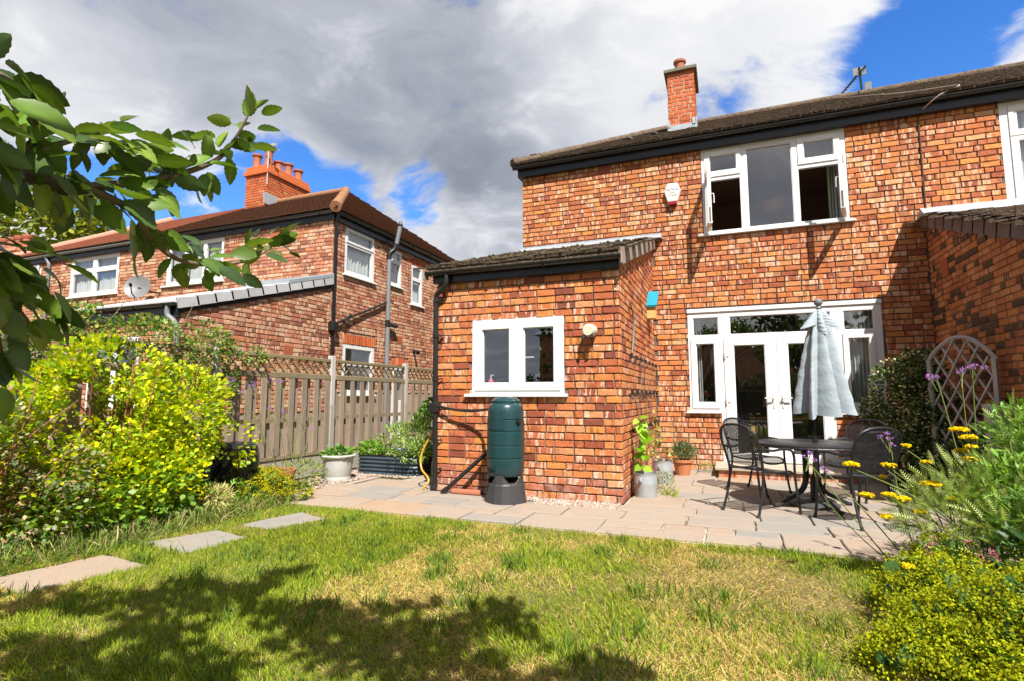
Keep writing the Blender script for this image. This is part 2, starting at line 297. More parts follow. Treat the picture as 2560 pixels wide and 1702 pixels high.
# ---------------------------------------------------------------- mesh helpers
OFF = {}
class MB:
    def __init__(s): s.v = []; s.f = []; s.r = []; s.uv = None
    def add(s, vs, fs, r=0.0):
        b = len(s.v); s.v.extend(tuple(p) for p in vs)
        for f in fs: s.f.append(tuple(b + i for i in f)); s.r.append(r)
        return s
    def box(s, x0, y0, z0, x1, y1, z1, r=0.0):
        return s.add([(x0, y0, z0), (x1, y0, z0), (x1, y1, z0), (x0, y1, z0), (x0, y0, z1), (x1, y0, z1), (x1, y1, z1), (x0, y1, z1)],
                     [(0, 3, 2, 1), (4, 5, 6, 7), (0, 1, 5, 4), (1, 2, 6, 5), (2, 3, 7, 6), (3, 0, 4, 7)], r)
    def cbox(s, x0, y0, z0, x1, y1, z1, c=.006, r=0.0):   # box with chamfered edges
        vs = []; 
        for (ix, iy, iz) in [(a, b, d) for a in (0, 1) for b in (0, 1) for d in (0, 1)]:
            X = (x0, x1)[ix]; Y = (y0, y1)[iy]; Z = (z0, z1)[iz]; sx = 1 - 2 * ix; sy = 1 - 2 * iy; sz = 1 - 2 * iz
            vs += [(X, Y + sy * c, Z + sz * c), (X + sx * c, Y, Z + sz * c), (X + sx * c, Y + sy * c, Z)]
        I = lambda a, b, d, k: (a * 4 + b * 2 + d) * 3 + k
        fs = [(I(0, 0, 0, 0), I(0, 0, 1, 0), I(0, 1, 1, 0), I(0, 1, 0, 0)), (I(1, 0, 0, 0), I(1, 1, 0, 0), I(1, 1, 1, 0), I(1, 0, 1, 0)),
              (I(0, 0, 0, 1), I(1, 0, 0, 1), I(1, 0, 1, 1), I(0, 0, 1, 1)), (I(0, 1, 0, 1), I(0, 1, 1, 1), I(1, 1, 1, 1), I(1, 1, 0, 1)),
              (I(0, 0, 0, 2), I(0, 1, 0, 2), I(1, 1, 0, 2), I(1, 0, 0, 2)), (I(0, 0, 1, 2), I(1, 0, 1, 2), I(1, 1, 1, 2), I(0, 1, 1, 2))]
        for a in (0, 1):
            for b in (0, 1):
                fs += [(I(a, b, 0, 0), I(a, b, 1, 0), I(a, b, 1, 1), I(a, b, 0, 1)), (I(a, 0, b, 0), I(a, 1, b, 0), I(a, 1, b, 2), I(a, 0, b, 2)), (I(0, a, b, 1), I(1, a, b, 1), I(1, a, b, 2), I(0, a, b, 2))]
                for d in (0, 1): fs.append((I(a, b, d, 0), I(a, b, d, 1), I(a, b, d, 2)))
        return s.add(vs, fs, r)
    def bar(s, p, q, w, h, up=(0, 0, 1), r=0.0):
        p = Vector(p); q = Vector(q); d = (q - p).normalized(); u = Vector(up)
        sd = d.cross(u)
        if sd.length < 1e-4: sd = d.cross(Vector((1, 0, 0)))
        sd.normalize(); u = sd.cross(d).normalized(); sd = sd * w / 2; u = u * h / 2
        return s.add([p - sd - u, p + sd - u, p + sd + u, p - sd + u, q - sd - u, q + sd - u, q + sd + u, q - sd + u],
                     [(0, 1, 2, 3), (7, 6, 5, 4), (0, 4, 5, 1), (1, 5, 6, 2), (2, 6, 7, 3), (3, 7, 4, 0)], r)
    def tube(s, pts, rad, n=8, caps=True, r=0.0):
        pts = [Vector(p) for p in pts]; m = len(pts); rad = [rad] * m if isinstance(rad, (int, float)) else rad
        ref = None; b = len(s.v); 
        for i, p in enumerate(pts):
            d = (pts[min(i + 1, m - 1)] - pts[max(i - 1, 0)]).normalized()
            if ref is None: ref = d.orthogonal().normalized()
            a = ref - d * ref.dot(d)
            a = d.orthogonal().normalized() if a.length < 1e-4 else a.normalized()
            ref = a; c = d.cross(a)
            for k in range(n):
                t = 2 * math.pi * k / n; s.v.append(tuple(p + (a * math.cos(t) + c * math.sin(t)) * rad[i]))
        for i in range(m - 1):
            for k in range(n):
                s.f.append((b + i * n + k, b + i * n + (k + 1) % n, b + (i + 1) * n + (k + 1) % n, b + (i + 1) * n + k)); s.r.append(r)
        if caps:
            s.f.append(tuple(b + k for k in reversed(range(n)))); s.r.append(r)
            s.f.append(tuple(b + (m - 1) * n + k for k in range(n))); s.r.append(r)
        return s
    def lathe(s, c, prof, n=20, sx=1.0, sy=1.0, close=True):
        b = len(s.v); m = len(prof)
        for (rr, z) in prof:
            for k in range(n):
                t = 2 * math.pi * k / n; s.v.append((c[0] + rr * math.cos(t) * sx, c[1] + rr * math.sin(t) * sy, c[2] + z))
        for i in range(m - 1):
            for k in range(n):
                s.f.append((b + i * n + k, b + i * n + (k + 1) % n, b + (i + 1) * n + (k + 1) % n, b + (i + 1) * n + k)); s.r.append(0.0)
        if close:
            s.f.append(tuple(b + k for k in reversed(range(n)))); s.r.append(0.0)
            s.f.append(tuple(b + (m - 1) * n + k for k in range(n))); s.r.append(0.0)
        return s
    def prism(s, poly, d):      # poly: 3d points, d: extrusion vector
        n = len(poly); d = Vector(d); a = [Vector(p) for p in poly]
        return s.add(a + [p + d for p in a], [tuple(range(n)), tuple(range(2 * n - 1, n - 1, -1))] + [(i, i + n, (i + 1) % n + n, (i + 1) % n) for i in range(n)])
    def holed(s, u0, u1, z0, z1, holes, d0, d1, topfn=None):   # wall slab (u, depth, z) with rectangular openings
        us = sorted({u0, u1, *[min(max(h[i], u0), u1) for h in holes for i in (0, 1)]}); zs = sorted({z0, z1, *[min(max(h[i], z0), z1) for h in holes for i in (2, 3)]})
        def solid(i, j):
            if not (0 <= i < len(us) - 1 and 0 <= j < len(zs) - 1): return False
            cu = (us[i] + us[i + 1]) / 2; cz = (zs[j] + zs[j + 1]) / 2
            return not any(h[0] < cu < h[1] and h[2] < cz < h[3] for h in holes)
        ix = {}
        def vid(i, j, k):
            if (i, j, k) not in ix: ix[(i, j, k)] = len(s.v); s.v.append((us[i], (d0, d1)[k], zs[j]))
            return ix[(i, j, k)]
        def face(*q): s.f.append(tuple(vid(*t) for t in q)); s.r.append(0.0)
        for i in range(len(us) - 1):
            for j in range(len(zs) - 1):
                if not solid(i, j): continue
                face((i, j, 0), (i + 1, j, 0), (i + 1, j + 1, 0), (i, j + 1, 0)); face((i, j, 1), (i, j + 1, 1), (i + 1, j + 1, 1), (i + 1, j, 1))
                if not solid(i - 1, j): face((i, j, 0), (i, j + 1, 0), (i, j + 1, 1), (i, j, 1))
                if not solid(i + 1, j): face((i + 1, j, 0), (i + 1, j, 1), (i + 1, j + 1, 1), (i + 1, j + 1, 0))
                if not solid(i, j - 1): face((i, j, 0), (i, j, 1), (i + 1, j, 1), (i + 1, j, 0))
                if not solid(i, j + 1): face((i, j + 1, 0), (i + 1, j + 1, 0), (i + 1, j + 1, 1), (i, j + 1, 1))
        return s
    def mesh(s, name, off=(0, 0, 0), smooth=False, attr=False):
        me = bpy.data.meshes.new(name); o = off
        me.from_pydata([(x - o[0], y - o[1], z - o[2]) for x, y, z in s.v], [], s.f)
        if attr:
            a = me.attributes.new('rnd', 'FLOAT', 'FACE'); a.data.foreach_set('value', np.array(s.r, dtype=np.float32))
        if smooth: me.polygons.foreach_set('use_smooth', [True] * len(me.polygons))
        me.update(); return me
def link(name, me, mat=None, parent=None, loc=(0, 0, 0), rz=0):
    o = bpy.data.objects.new(name, me); COL.objects.link(o)
    if mat and not me.materials: me.materials.append(MATS[mat])
    o.location = loc
    if rz: o.rotation_euler = (0, 0, rz)
    if parent: o.parent = parent
    return o
def tag(o, label=None, cat=None, group=None, kind=None):
    if label: o['label'] = label
    if cat: o['category'] = cat
    if group: o['group'] = group
    if kind: o['kind'] = kind
    return o
def thing(name, label, cat, loc=(0, 0, 0), group=None, rz=0):
    o = bpy.data.objects.new(name, None); COL.objects.link(o); o.location = loc; o.rotation_euler = (0, 0, rz); o.empty_display_size = .1
    OFF[o.name] = loc; return tag(o, label, cat, group)
def part(root, name, mb, mat, smooth=False, off=None, attr=False):     # mesh given in world coordinates (root unrotated)
    off = OFF.get(root.name, (0, 0, 0)) if off is None else off
    o = link(name, mb.mesh(name, off, smooth, attr), mat, root); OFF[o.name] = off
    if smooth:
        try: o.data.set_sharp_from_angle(angle=R(40))
        except Exception: pass
    return o
def single(name, mb, mat, label, cat, loc=(0, 0, 0), group=None, smooth=False):
    o = link(name, mb.mesh(name, loc, smooth), mat, None, loc); OFF[o.name] = loc
    if smooth:
        try: o.data.set_sharp_from_angle(angle=R(40))
        except Exception: pass
    return tag(o, label, cat, group)
def struct(name, mb, mat, smooth=False):
    o = link(name, mb.mesh(name, smooth=smooth), mat); o['kind'] = 'structure'; OFF[o.name] = (0, 0, 0); return o
def local_part(root, name, mb, mat, loc, rz=0, smooth=False):          # mesh given in the part's own axes
    ro = OFF.get(root.name, (0, 0, 0))
    o = link(name, mb.mesh(name, smooth=smooth), mat, root, (loc[0] - ro[0], loc[1] - ro[1], loc[2] - ro[2]), rz); OFF[o.name] = (0, 0, 0); return o
def text(parent, s, size, loc, mat, rot=(math.pi / 2, 0, 0), name='lettering'):
    c = bpy.data.curves.new(name, 'FONT'); c.body = s; c.size = size; c.align_x = 'CENTER'; c.align_y = 'CENTER'; c.extrude = .0006
    t = bpy.data.objects.new(name, c); me = bpy.data.meshes.new_from_object(t); bpy.data.objects.remove(t); me.materials.clear(); me.materials.append(MATS[mat])
    o = bpy.data.objects.new(name, me); COL.objects.link(o); o.parent = parent; o.location = loc; o.rotation_euler = rot; return o
def spline(pts, n=8):
    P = [Vector(p) for p in pts]; out = []
    for i in range(len(P) - 1):
        p0 = P[max(i - 1, 0)]; p1 = P[i]; p2 = P[i + 1]; p3 = P[min(i + 2, len(P) - 1)]
        for k in range(n):
            t = k / n; out.append(.5 * ((2 * p1) + (p2 - p0) * t + (2 * p0 - 5 * p1 + 4 * p2 - p3) * t * t + (3 * p1 - p0 - 3 * p2 + p3) * t ** 3))
    out.append(P[-1]); return out

# ---------------------------------------------------------------- leaves: many small faces in one mesh, each with its own colour
def tmpl_leaf(seg=4, w=.5, fold=.12, droop=.12, pos=.5, serr=0.0):
    V = []; F = []; xs = [i / seg for i in range(seg + 1)]
    def hw(x): return w * (max(0.0, math.sin(math.pi * x ** (math.log(.5) / math.log(pos)))) ** .75)
    mid = []; L = []; Rr = []
    for i, x in enumerate(xs):
        z = -droop * x * x; mid.append(len(V)); V.append((x, 0, z))
        if 0 < i < seg:
            h = hw(x) * (1 + (serr if i % 2 else -serr)); L.append(len(V)); V.append((x, h, z + fold * h)); Rr.append(len(V)); V.append((x, -h, z + fold * h))
        else: L.append(None); Rr.append(None)
    for i in range(seg):
        for S, flip in ((L, False), (Rr, True)):
            q = [mid[i], mid[i + 1]] + [S[i + 1]] * (S[i + 1] is not None) + [S[i]] * (S[i] is not None)
            F.append(tuple(reversed(q)) if flip else tuple(q))
    return np.array(V, float), F
T_OVAL = tmpl_leaf(4, .36, .15, .15, .55); T_ROUND = tmpl_leaf(4, .44, .10, .10, .62); T_LANCE = tmpl_leaf(3, .17, .2, .25, .4)
T_DIA = (np.array([(0, 0, 0), (.5, .32, .05), (1, 0, -.05), (.5, -.32, .05)], float), [(0, 1, 2), (0, 2, 3)])
T_NARROW = (np.array([(0, -.05, 0), (0, .05, 0), (.55, .07, -.03), (.55, -.07, -.03), (1, 0, -.14)], float), [(0, 3, 2, 1), (2, 3, 4)])
T_APPLE = tmpl_leaf(12, .27, .2, .2, .45, .06)
T_HEART = (np.array([(0, 0, 0), (-.12, .22, .02), (.12, .42, .03), (.5, .38, .0), (1, 0, -.12), (.5, -.38, 0), (.12, -.42, .03), (-.12, -.22, .02), (.45, 0, -.05)], float),
           [(0, 8, 2, 1), (8, 3, 2), (8, 4, 3), (8, 5, 4), (8, 6, 5), (0, 7, 6, 8)])
T_FAN = (np.array([(0, 0, 0), (.55, -.55, .02), (.9, -.38, -.02), (.86, -.12, .03), (1, 0, -.02), (.86, .12, .03), (.9, .38, -.02), (.55, .55, .02)], float), [(0, i, i + 1) for i in range(1, 7)])
def norm(a): return a / np.maximum(np.linalg.norm(a, axis=1, keepdims=True), 1e-9)
def leaves(name, P, A, S, col, tmpl=T_OVAL, parent=None, mat='leaf', up=None, off=None, kind=None, upj=.6, uvec=(0, 0, 1)):
    P = np.asarray(P, float); n = len(P); A = norm(np.asarray(A, float)); S = np.broadcast_to(np.asarray(S, float), (n,))
    U = (np.array(uvec, float) + RNG.normal(0, upj, (n, 3))) if up is None else np.asarray(up, float)
    U = norm(U - A * np.sum(U * A, 1, keepdims=True)); B = np.cross(U, A)
    V, F = tmpl; k = len(V)
    W = P[:, None, :] + S[:, None, None] * (V[None, :, 0:1] * A[:, None, :] + V[None, :, 1:2] * B[:, None, :] + V[None, :, 2:3] * U[:, None, :])
    W = W.reshape(-1, 3)
    if off is None: off = OFF.get(parent.name, (0, 0, 0)) if parent else (0, 0, 0)
    W = W - np.array(off)
    me = bpy.data.meshes.new(name); me.vertices.add(n * k); me.vertices.foreach_set('co', W.astype(np.float32).ravel())
    fl = np.concatenate([np.array(f) for f in F]); ls = np.array([len(f) for f in F]); m = len(F); nl = len(fl)
    idx = (np.arange(n)[:, None] * k + fl[None, :]).ravel().astype(np.int32)
    st = (np.arange(n)[:, None] * nl + np.concatenate([[0], np.cumsum(ls)[:-1]])[None, :]).ravel().astype(np.int32)
    me.loops.add(n * nl); me.loops.foreach_set('vertex_index', idx)
    me.polygons.add(n * m); me.polygons.foreach_set('loop_start', st)
    try: me.polygons.foreach_set('loop_total', np.tile(ls, n).astype(np.int32))
    except Exception: pass
    me.polygons.foreach_set('use_smooth', np.ones(n * m, dtype=bool))
    me.update(calc_edges=True); me.validate()
    col = np.broadcast_to(np.asarray(col, float), (n, 3)); c4 = np.ones((n, k, 4), np.float32); c4[:, :, :3] = col[:, None, :] * np.where(np.abs(V[:, 1]) < 1e-6, 1.28, .94)[None, :, None]
    a = me.color_attributes.new('col', 'FLOAT_COLOR', 'POINT'); a.data.foreach_set('color', c4.ravel())
    o = link(name, me, mat, parent); OFF[o.name] = off
    if kind: o['kind'] = kind
    return o
def mixcol(n, cols, jit=.15):
    cols = np.array(cols, float); w = RNG.integers(0, len(cols), n); c = cols[w] * (1 + RNG.normal(0, jit, (n, 1))); return np.clip(c, .004, .95)
def rdir(n, up=.0, spread=1.0):
    d = RNG.normal(0, spread, (n, 3)); d[:, 2] += up; return norm(d)
def in_ellipsoid(n, c, r, shell=.0):
    d = rdir(n); t = RNG.uniform(shell ** 3, 1, n) ** (1 / 3); return np.array(c) + d * t[:, None] * np.array(r), d

# ---------------------------------------------------------------- brickwork
G = .0857; BL = .2355; JT = .015
def brick_mesh(L, H, seed, detail=True):
    rr = random.Random(seed); mb = MB(); c = .0045; j = lambda a: rr.uniform(-a, a)
    h = L / 2; k = H / 2
    if detail:
        ring = [(-h, -k), (-h * .33, -k), (h * .33, -k), (h, -k), (h, k), (h * .33, k), (-h * .33, k), (-h, k)]
    else: ring = [(-h, -k), (h, -k), (h, k), (-h, k)]
    n = len(ring)
    fr = [((x - math.copysign(c, x) if abs(x) > h * .5 else x) + j(.004), j(.0025), (z - math.copysign(c, z)) + j(.0036)) for x, z in ring]
    md = [(x + j(.0022), .006, z + j(.0038)) for x, z in ring]; bk = [(x, .03, z) for x, z in ring]
    fs = [tuple(range(n))] + [(i, i + n, (i + 1) % n + n, (i + 1) % n)[::-1] for i in range(n)] + [(i + n, i + 2 * n, (i + 1) % n + 2 * n, (i + 1) % n + n)[::-1] for i in range(n)]
    return fr + md + bk, fs
_bm = {}
def shared_brick(cls, L, H, mat, var):
    key = (cls, mat, var)
    if key not in _bm:
        mb = MB(); v, f = brick_mesh(L, H, hash((cls, var)) & 0xffff); mb.add(v, f); me = mb.mesh('brick'); me.materials.append(MATS[mat]); _bm[key] = me
    return _bm[key]
def lay_bricks(u0, u1, z0, z1, holes=(), keep=None, gauge=G, bl=BL, seed=1, header_every=4, z_start=None):
    rr = random.Random(seed); out = []; H = gauge - JT; hl = bl / 2; row = 0; z = z0
    while z + H * .6 < z1:
        zt = min(z + H, z1 - .002); hdr = row % header_every == header_every - 1
        u = u0 - (hl if row % 2 else 0) - rr.uniform(0, .03) - (rr.uniform(0, bl) if rr.random() < .2 else 0); alt = 0
        cuts = []
        for h in holes:
            if h[2] < zt - .02 and h[3] > z + .02: cuts.append((h[0] - .004, h[1] + .004))
        while u < u1:
            L = (hl if alt % 2 else bl) if hdr else (bl if rr.random() > .10 else hl); alt += 1
            segs = [(max(u, u0), min(u + L - JT, u1))]
            for c0, c1 in cuts:
                ns = []
                for a, b in segs:
                    if b <= c0 or a >= c1: ns.append((a, b)); continue
                    if a < c0: ns.append((a, c0))
                    if b > c1: ns.append((c1, b))
                segs = ns
            for a, b in segs:
                if b - a > .028 and (keep is None or keep((a + b) / 2, (z + zt) / 2)): out.append((a, b, z, zt))
            u += L
        z += gauge; row += 1
    return out
def brickwork(walls, mat, seen=None, n_obj=300, bl=BL, gauge=G, seed=3, detail=True):
    """walls: list of (wall object, world matrix, bricks). The bricks that show largest become objects, the rest one mesh per wall."""
    cand = []
    for wi, (w, M, bricks) in enumerate(walls):
        for bi, (a, b, z0, z1) in enumerate(bricks):
            c = M @ Vector(((a + b) / 2, 0, (z0 + z1) / 2)); L = b - a
            full = abs(L - (bl - JT)) < .004 or abs(L - (bl / 2 - JT)) < .004
            if not full or abs((z1 - z0) - (gauge - JT)) > .002 or not in_frame(c, -4): continue
            if seen and not seen(c): continue
            p = proj(M @ Vector((a, 0, z0))); q = proj(M @ Vector((b, 0, z1))); cand.append((abs(p[0] - q[0]) * abs(p[1] - q[1]), wi, bi))
    cand.sort(reverse=True); chosen = {(wi, bi) for _, wi, bi in cand[:n_obj]}
    rr = random.Random(seed)
    for wi, (w, M, bricks) in enumerate(walls):
        mb = MB()
        for bi, (a, b, z0, z1) in enumerate(bricks):
            L = b - a; H = z1 - z0; cx = (a + b) / 2; cz = (z0 + z1) / 2; dy = rr.uniform(-.0025, .0015)
            if (wi, bi) in chosen:
                cls = 's' if L > bl * .75 else 'h'
                o = bpy.data.objects.new('brick', shared_brick(cls + str(round(bl, 3)), (bl if cls == 's' else bl / 2) - JT, gauge - JT, mat, rr.randrange(8)))
                COL.objects.link(o); o.parent = w; o.location = (cx, dy, cz)
            else:
                v, f = brick_mesh(L, H, rr.randrange(1 << 16), detail); mb.add([(x + cx, y + dy, z + cz) for x, y, z in v], f, rr.random())
        if mb.v:
            o = part(w, 'brick_courses', mb, mat, off=(0, 0, 0), attr=True); o['kind'] = 'stuff'
def wall_matrix(loc, rz): return Matrix.Translation(Vector(loc)) @ Matrix.Rotation(rz, 4, 'Z')
FACE_S, FACE_E, FACE_W = 0.0, math.pi / 2, -math.pi / 2      # which way a wall looks: to the camera side, to +x, to -x
# ---------------------------------------------------------------- constants of the place
FY, MY = 6.144, 9.40             # front face of the kitchen extension, rear face of the house
XL, XE, XP = -3.52, -1.11, 2.83  # house left corner, extension right face, party line
XF = -5.8                        # boundary fence
LX = -8.06                       # neighbouring house, its side wall

def window(root, name, loc, rz, rect, panes, sashes=(), sill=None, depth=.07, rec=.012, mat='upvc', bar=None, label=None, net=None):
    """A plastic window in wall axes: rect (u0,u1,z0,z1), panes = glass rectangles, sashes = (rectangle, glass) raised a little."""
    fr = MB().holed(*rect, [tuple(p) for p in panes], rec, rec + depth)
    w = local_part(root, name, fr, mat, loc, rz)
    if label: w['label'] = label
    for p in panes:
        g = MB().add([(p[0] - .004, rec + .035, p[2] - .004), (p[1] + .004, rec + .035, p[2] - .004), (p[1] + .004, rec + .035, p[3] + .004), (p[0] - .004, rec + .035, p[3] + .004)], [(0, 1, 2, 3)])
        part(w, 'pane', g, 'glass', off=(0, 0, 0))
        b = MB()                                      # glazing bead
        for (a0, a1, c0, c1) in ((p[0], p[1], p[2], p[2] + .012), (p[0], p[1], p[3] - .012, p[3]), (p[0], p[0] + .012, p[2] + .012, p[3] - .012), (p[1] - .012, p[1], p[2] + .012, p[3] - .012)):
            b.box(a0, rec + .008, c0, a1, rec + .034, c1)
        part(w, 'glazing_bead', b, mat, off=(0, 0, 0))
    for s, g in sashes:
        part(w, 'sash', MB().holed(*s, [g], rec - .016, rec - .0005), mat, off=(0, 0, 0))
    if net:
        for p in panes:
            n_ = 30; vs_ = [(p[0] - .02 + (p[1] - p[0] + .04) * k / n_, rec + .13 + .02 * math.sin(k * 1.7) + .01 * math.sin(k * .6), z) for z in (p[2] - .05, p[3] - (p[3] - p[2]) * net + .05) for k in range(n_ + 1)]
            part(w, 'net_curtain', MB().add(vs_, [(k, k + 1, n_ + 2 + k, n_ + 1 + k) for k in range(n_)]), 'curtain_white', off=(0, 0, 0), smooth=True)
    if sill: part(w, 'sill', MB().cbox(sill[0], -.055, sill[2], sill[1], rec + .03, sill[3], .006), mat, off=(0, 0, 0))
    return w
def gutter(root, name, p, q, r=.05, brackets=.9, mat='black_plastic'):
    p = Vector(p); q = Vector(q); d = (q - p); n = max(1, int(d.length / brackets))
    side = d.normalized().cross(Vector((0, 0, 1))); mb = MB(); b = []; m = 9
    ring = [(math.cos(math.pi * k / (m - 1)), -math.sin(math.pi * k / (m - 1))) for k in range(m)]
    for e in (p, q):
        for rr in (r, r - .006):
            for c, s in ring: b.append(e + side * c * rr + Vector((0, 0, s * rr + r * .2)))
    fs = []
    for k in range(m - 1):
        fs += [(k, k + 1, 2 * m + k + 1, 2 * m + k), (m + k, 3 * m + k, 3 * m + k + 1, m + k + 1), (k, m + k, m + k + 1, k + 1), (2 * m + k, 2 * m + k + 1, 3 * m + k + 1, 3 * m + k)]
    fs += [(0, 2 * m, 3 * m, m), (m - 1, 2 * m - 1, 4 * m - 1, 3 * m - 1), tuple(range(m)), tuple(range(2 * m, 3 * m))]
    mb.add(b, fs); g = part(root, name, mb, mat)
    for i in range(n + 1):
        c = p + d * ((i + .35) / (n + .7)); k = MB(); e = d.normalized() * .012
        k.tube([c + side * math.cos(math.pi * j / 8) * (r + .005) + Vector((0, 0, -math.sin(math.pi * j / 8) * (r + .005) + r * .2)) for j in range(9)], .009, 5)
        part(g, 'bracket', k, mat)
    return g
def tiles(mb, p0, along, up, rows, gauge, width, thick=.012, clip=None, jit=.004):
    """Courses of flat tiles from p0 at the eaves; along = unit vector, up = unit vector up the slope."""
    p0 = Vector(p0); a = Vector(along); u = Vector(up); n = a.cross(u).normalized(); L = rows[1]
    for r in range(rows[0]):
        off = (r % 2) * width / 2
        k = -1
        while k * width + off < L:
            s = k * width + off; k += 1
            mid = p0 + a * (s + width / 2) + u * (r * gauge + gauge / 2)
            if s + width < 0 or s > L - width * .2 or (clip and not clip(mid)): continue
            j = random.uniform(-jit, jit); t = thick + j; x0 = s + .003; x1 = s + width - .003
            A = p0 + a * x0 + u * (r * gauge) + n * t; B = p0 + a * x1 + u * (r * gauge) + n * (t + random.uniform(-jit, jit) * .6)
            mb.add([A, B, B + u * (gauge * 1.15) - n * thick, A + u * (gauge * 1.15) - n * thick, A - n * thick, B - n * thick], [(0, 1, 2, 3), (4, 5, 1, 0)], random.random())
    return mb
def ridge_tiles(root, p, q, n, r=.085, mat='tile_brown', name='ridge_tile', gap=.012):
    p = Vector(p); q = Vector(q); d = (q - p) / n; u = d.normalized()
    for i in range(n):
        a = p + d * i + u * gap * .5; b = p + d * (i + 1) + u * .02 - u * gap * .5; rr = r * random.uniform(.96, 1.04)
        part(root, name, MB().tube([a, b], [rr * 1.02, rr * .97], 12), mat, smooth=True)
def chimney_stack(root, x0, x1, y0, y1, z0, z1, mat, faces, mort='mortar_chim', bl=.2355):
    """Brick stack: core plus bricks laid on the named faces."""
    c = part(root, 'chimney', MB().box(x0 + .008, y0 + .008, z0, x1 - .008, y1 - .008, z1), mort)
    for f in faces:
        if f == 'S': loc, rz, L = (x0, y0, z0), FACE_S, x1 - x0
        elif f == 'E': loc, rz, L = (x1, y0, z0), FACE_E, y1 - y0
        else: loc, rz, L = (x0, y1, z0), FACE_W, y1 - y0
        M = wall_matrix(loc, rz)
        for (a, b, c0, c1) in lay_bricks(0, L, 0, z1 - z0, gauge=.0857, bl=bl, seed=5, header_every=99):
            v, fc = brick_mesh(b - a, c1 - c0, random.randrange(9999)); mb = MB(); mb.add([M @ Vector((x + (a + b) / 2, y, z + (c0 + c1) / 2)) for x, y, z in v], fc, random.random())
            part(c, 'brick', mb, mat, attr=True)
    return c
def clay_pot(root, c, r, h, mat='pot_clay'):
    return part(root, 'chimney_pot', MB().lathe(c, [(r * 1.05, 0), (r * 1.05, h * .08), (r * .92, h * .12), (r * .84, h * .55), (r * .90, h * .82), (r * 1.12, h * .86), (r * 1.12, h), (r * .82, h), (r * .78, h * .6)], 16), mat, smooth=True)

# ================================================================ THE HOUSE
GX0, GX1, GZ0, GZ1 = -.56, 2.20, .93, 2.63       # garden door and its side windows
DX0, DX1, DZ0 = -.08, 1.53, .12
UW = (-.25, 1.88, 3.90, 5.40)                     # bedroom window
house = thing('house', 'red brick semi-detached house with open bedroom window and white garden doors', 'house', (0, MY, 0))
holes = [(GX0, GX1, GZ0, GZ1), (DX0, DX1, DZ0, GZ0 + .01), UW]
wall = local_part(house, 'wall', MB().holed(XL, XP - .002, 0, 5.56, holes, .017, .26), 'mortar_main', (0, MY, 0))
B = lay_bricks(XL, XP - .004, .012, 5.50, holes, keep=lambda u, z: not (u < XE - .02 and z < 3.93), seed=21)
brickwork([(wall, wall_matrix((0, MY, 0), 0), B)], 'brick_main', seen=lambda c: not (c.x < XE and c.z < 3.95) and c.z < 5.38)
side = MB().box(XL + .004, MY + .26, 0, XL + .26, 16.0, 5.56); part(house, 'side_wall', side, 'mortar_main')
part(house, 'far_wall', MB().box(XL + .26, 15.75, 0, 9.2, 16.0, 5.56), 'mortar_main')
# roof: slope to the garden with a hip at the corner
EZ, EY, RZ, RY = 5.625, 9.20, 7.55, 12.75
HX = -1.02; ex0 = XL - .16
def slope_body(mb, x0, x1):
    mb.add([(x0, EY, EZ), (x1, EY, EZ), (x1, RY, RZ), (max(x0, HX), RY, RZ), (x0, EY, EZ - .03), (x1, EY, EZ - .03)], [(0, 1, 2, 3), (4, 5, 1, 0)]); return mb
up = Vector((0, RY - EY, RZ - EZ)); SL = up.length; up.normalize()
roof = part(house, 'roof', slope_body(MB(), ex0, XP), 'tile_brown')
t = part(roof, 'tile_courses', tiles(MB(), (ex0, EY - .02, EZ - .005), (1, 0, 0), up, (int(SL / .1) + 1, XP - ex0), .1, .165, .018, jit=.008, clip=lambda m: m.x > ex0 + (HX - ex0) * ((m.y - EY) / (RY - EY)) - .02), 'tile_brown'); t['kind'] = 'stuff'
part(house, 'hip_slope', MB().add([(ex0, EY, EZ), (HX, RY, RZ), (ex0, 16.2, EZ)], [(0, 1, 2)]), 'tile_brown')
part(house, 'rear_slope', MB().add([(ex0, 16.2, EZ), (HX, RY, RZ), (XP, RY, RZ), (XP, 16.2, EZ)], [(0, 1, 2, 3)]), 'tile_brown')
ridge_tiles(roof, (ex0 + .02, EY + .02, EZ + .015), (HX, RY, RZ + .01), 14)
ridge_tiles(roof, (HX, RY, RZ + .01), (XP - .02, RY, RZ + .01), 9)
lich = MB()
for k in range(9):
    t_ = random.uniform(.01, .13); lich.lathe((ex0 + (HX - ex0) * t_ + random.uniform(-.05, .04), EY + (RY - EY) * t_ - .03, EZ + (RZ - EZ) * t_ + .07), [(.001, .02), (random.uniform(.015, .04), .012), (.012, 0)], 7)
part(roof, 'lichen_patch', lich, 'lichen')
part(house, 'fascia', MB().box(ex0 + .10, MY - .10, 5.383, XP - .002, MY - .075, 5.60), 'black_plastic')
part(house, 'soffit', MB().box(ex0 + .10, MY - .074, 5.383, XP - .002, MY - .001, 5.40), 'black_plastic')
part(house, 'corner_fascia', MB().box(XL - .06, MY - .074, 5.383, XL - .035, 16.0, 5.60), 'black_plastic')
gutter(house, 'gutter', (ex0 + .02, MY - .155, 5.555), (XP - .001, MY - .155, 5.555), .052, .95)
for k in range(2):      # roof vent cowls by the stack
    vx = -1.62 + k * .46; vy = 10.35 + .32 * k; vz = EZ + (RZ - EZ) * (vy - EY) / (RY - EY)
    part(roof, 'vent_cowl', MB().tube([(vx, vy, vz - .02), (vx, vy + .2, vz + .11)], [.085, .07], 10), 'black_plastic', smooth=True)
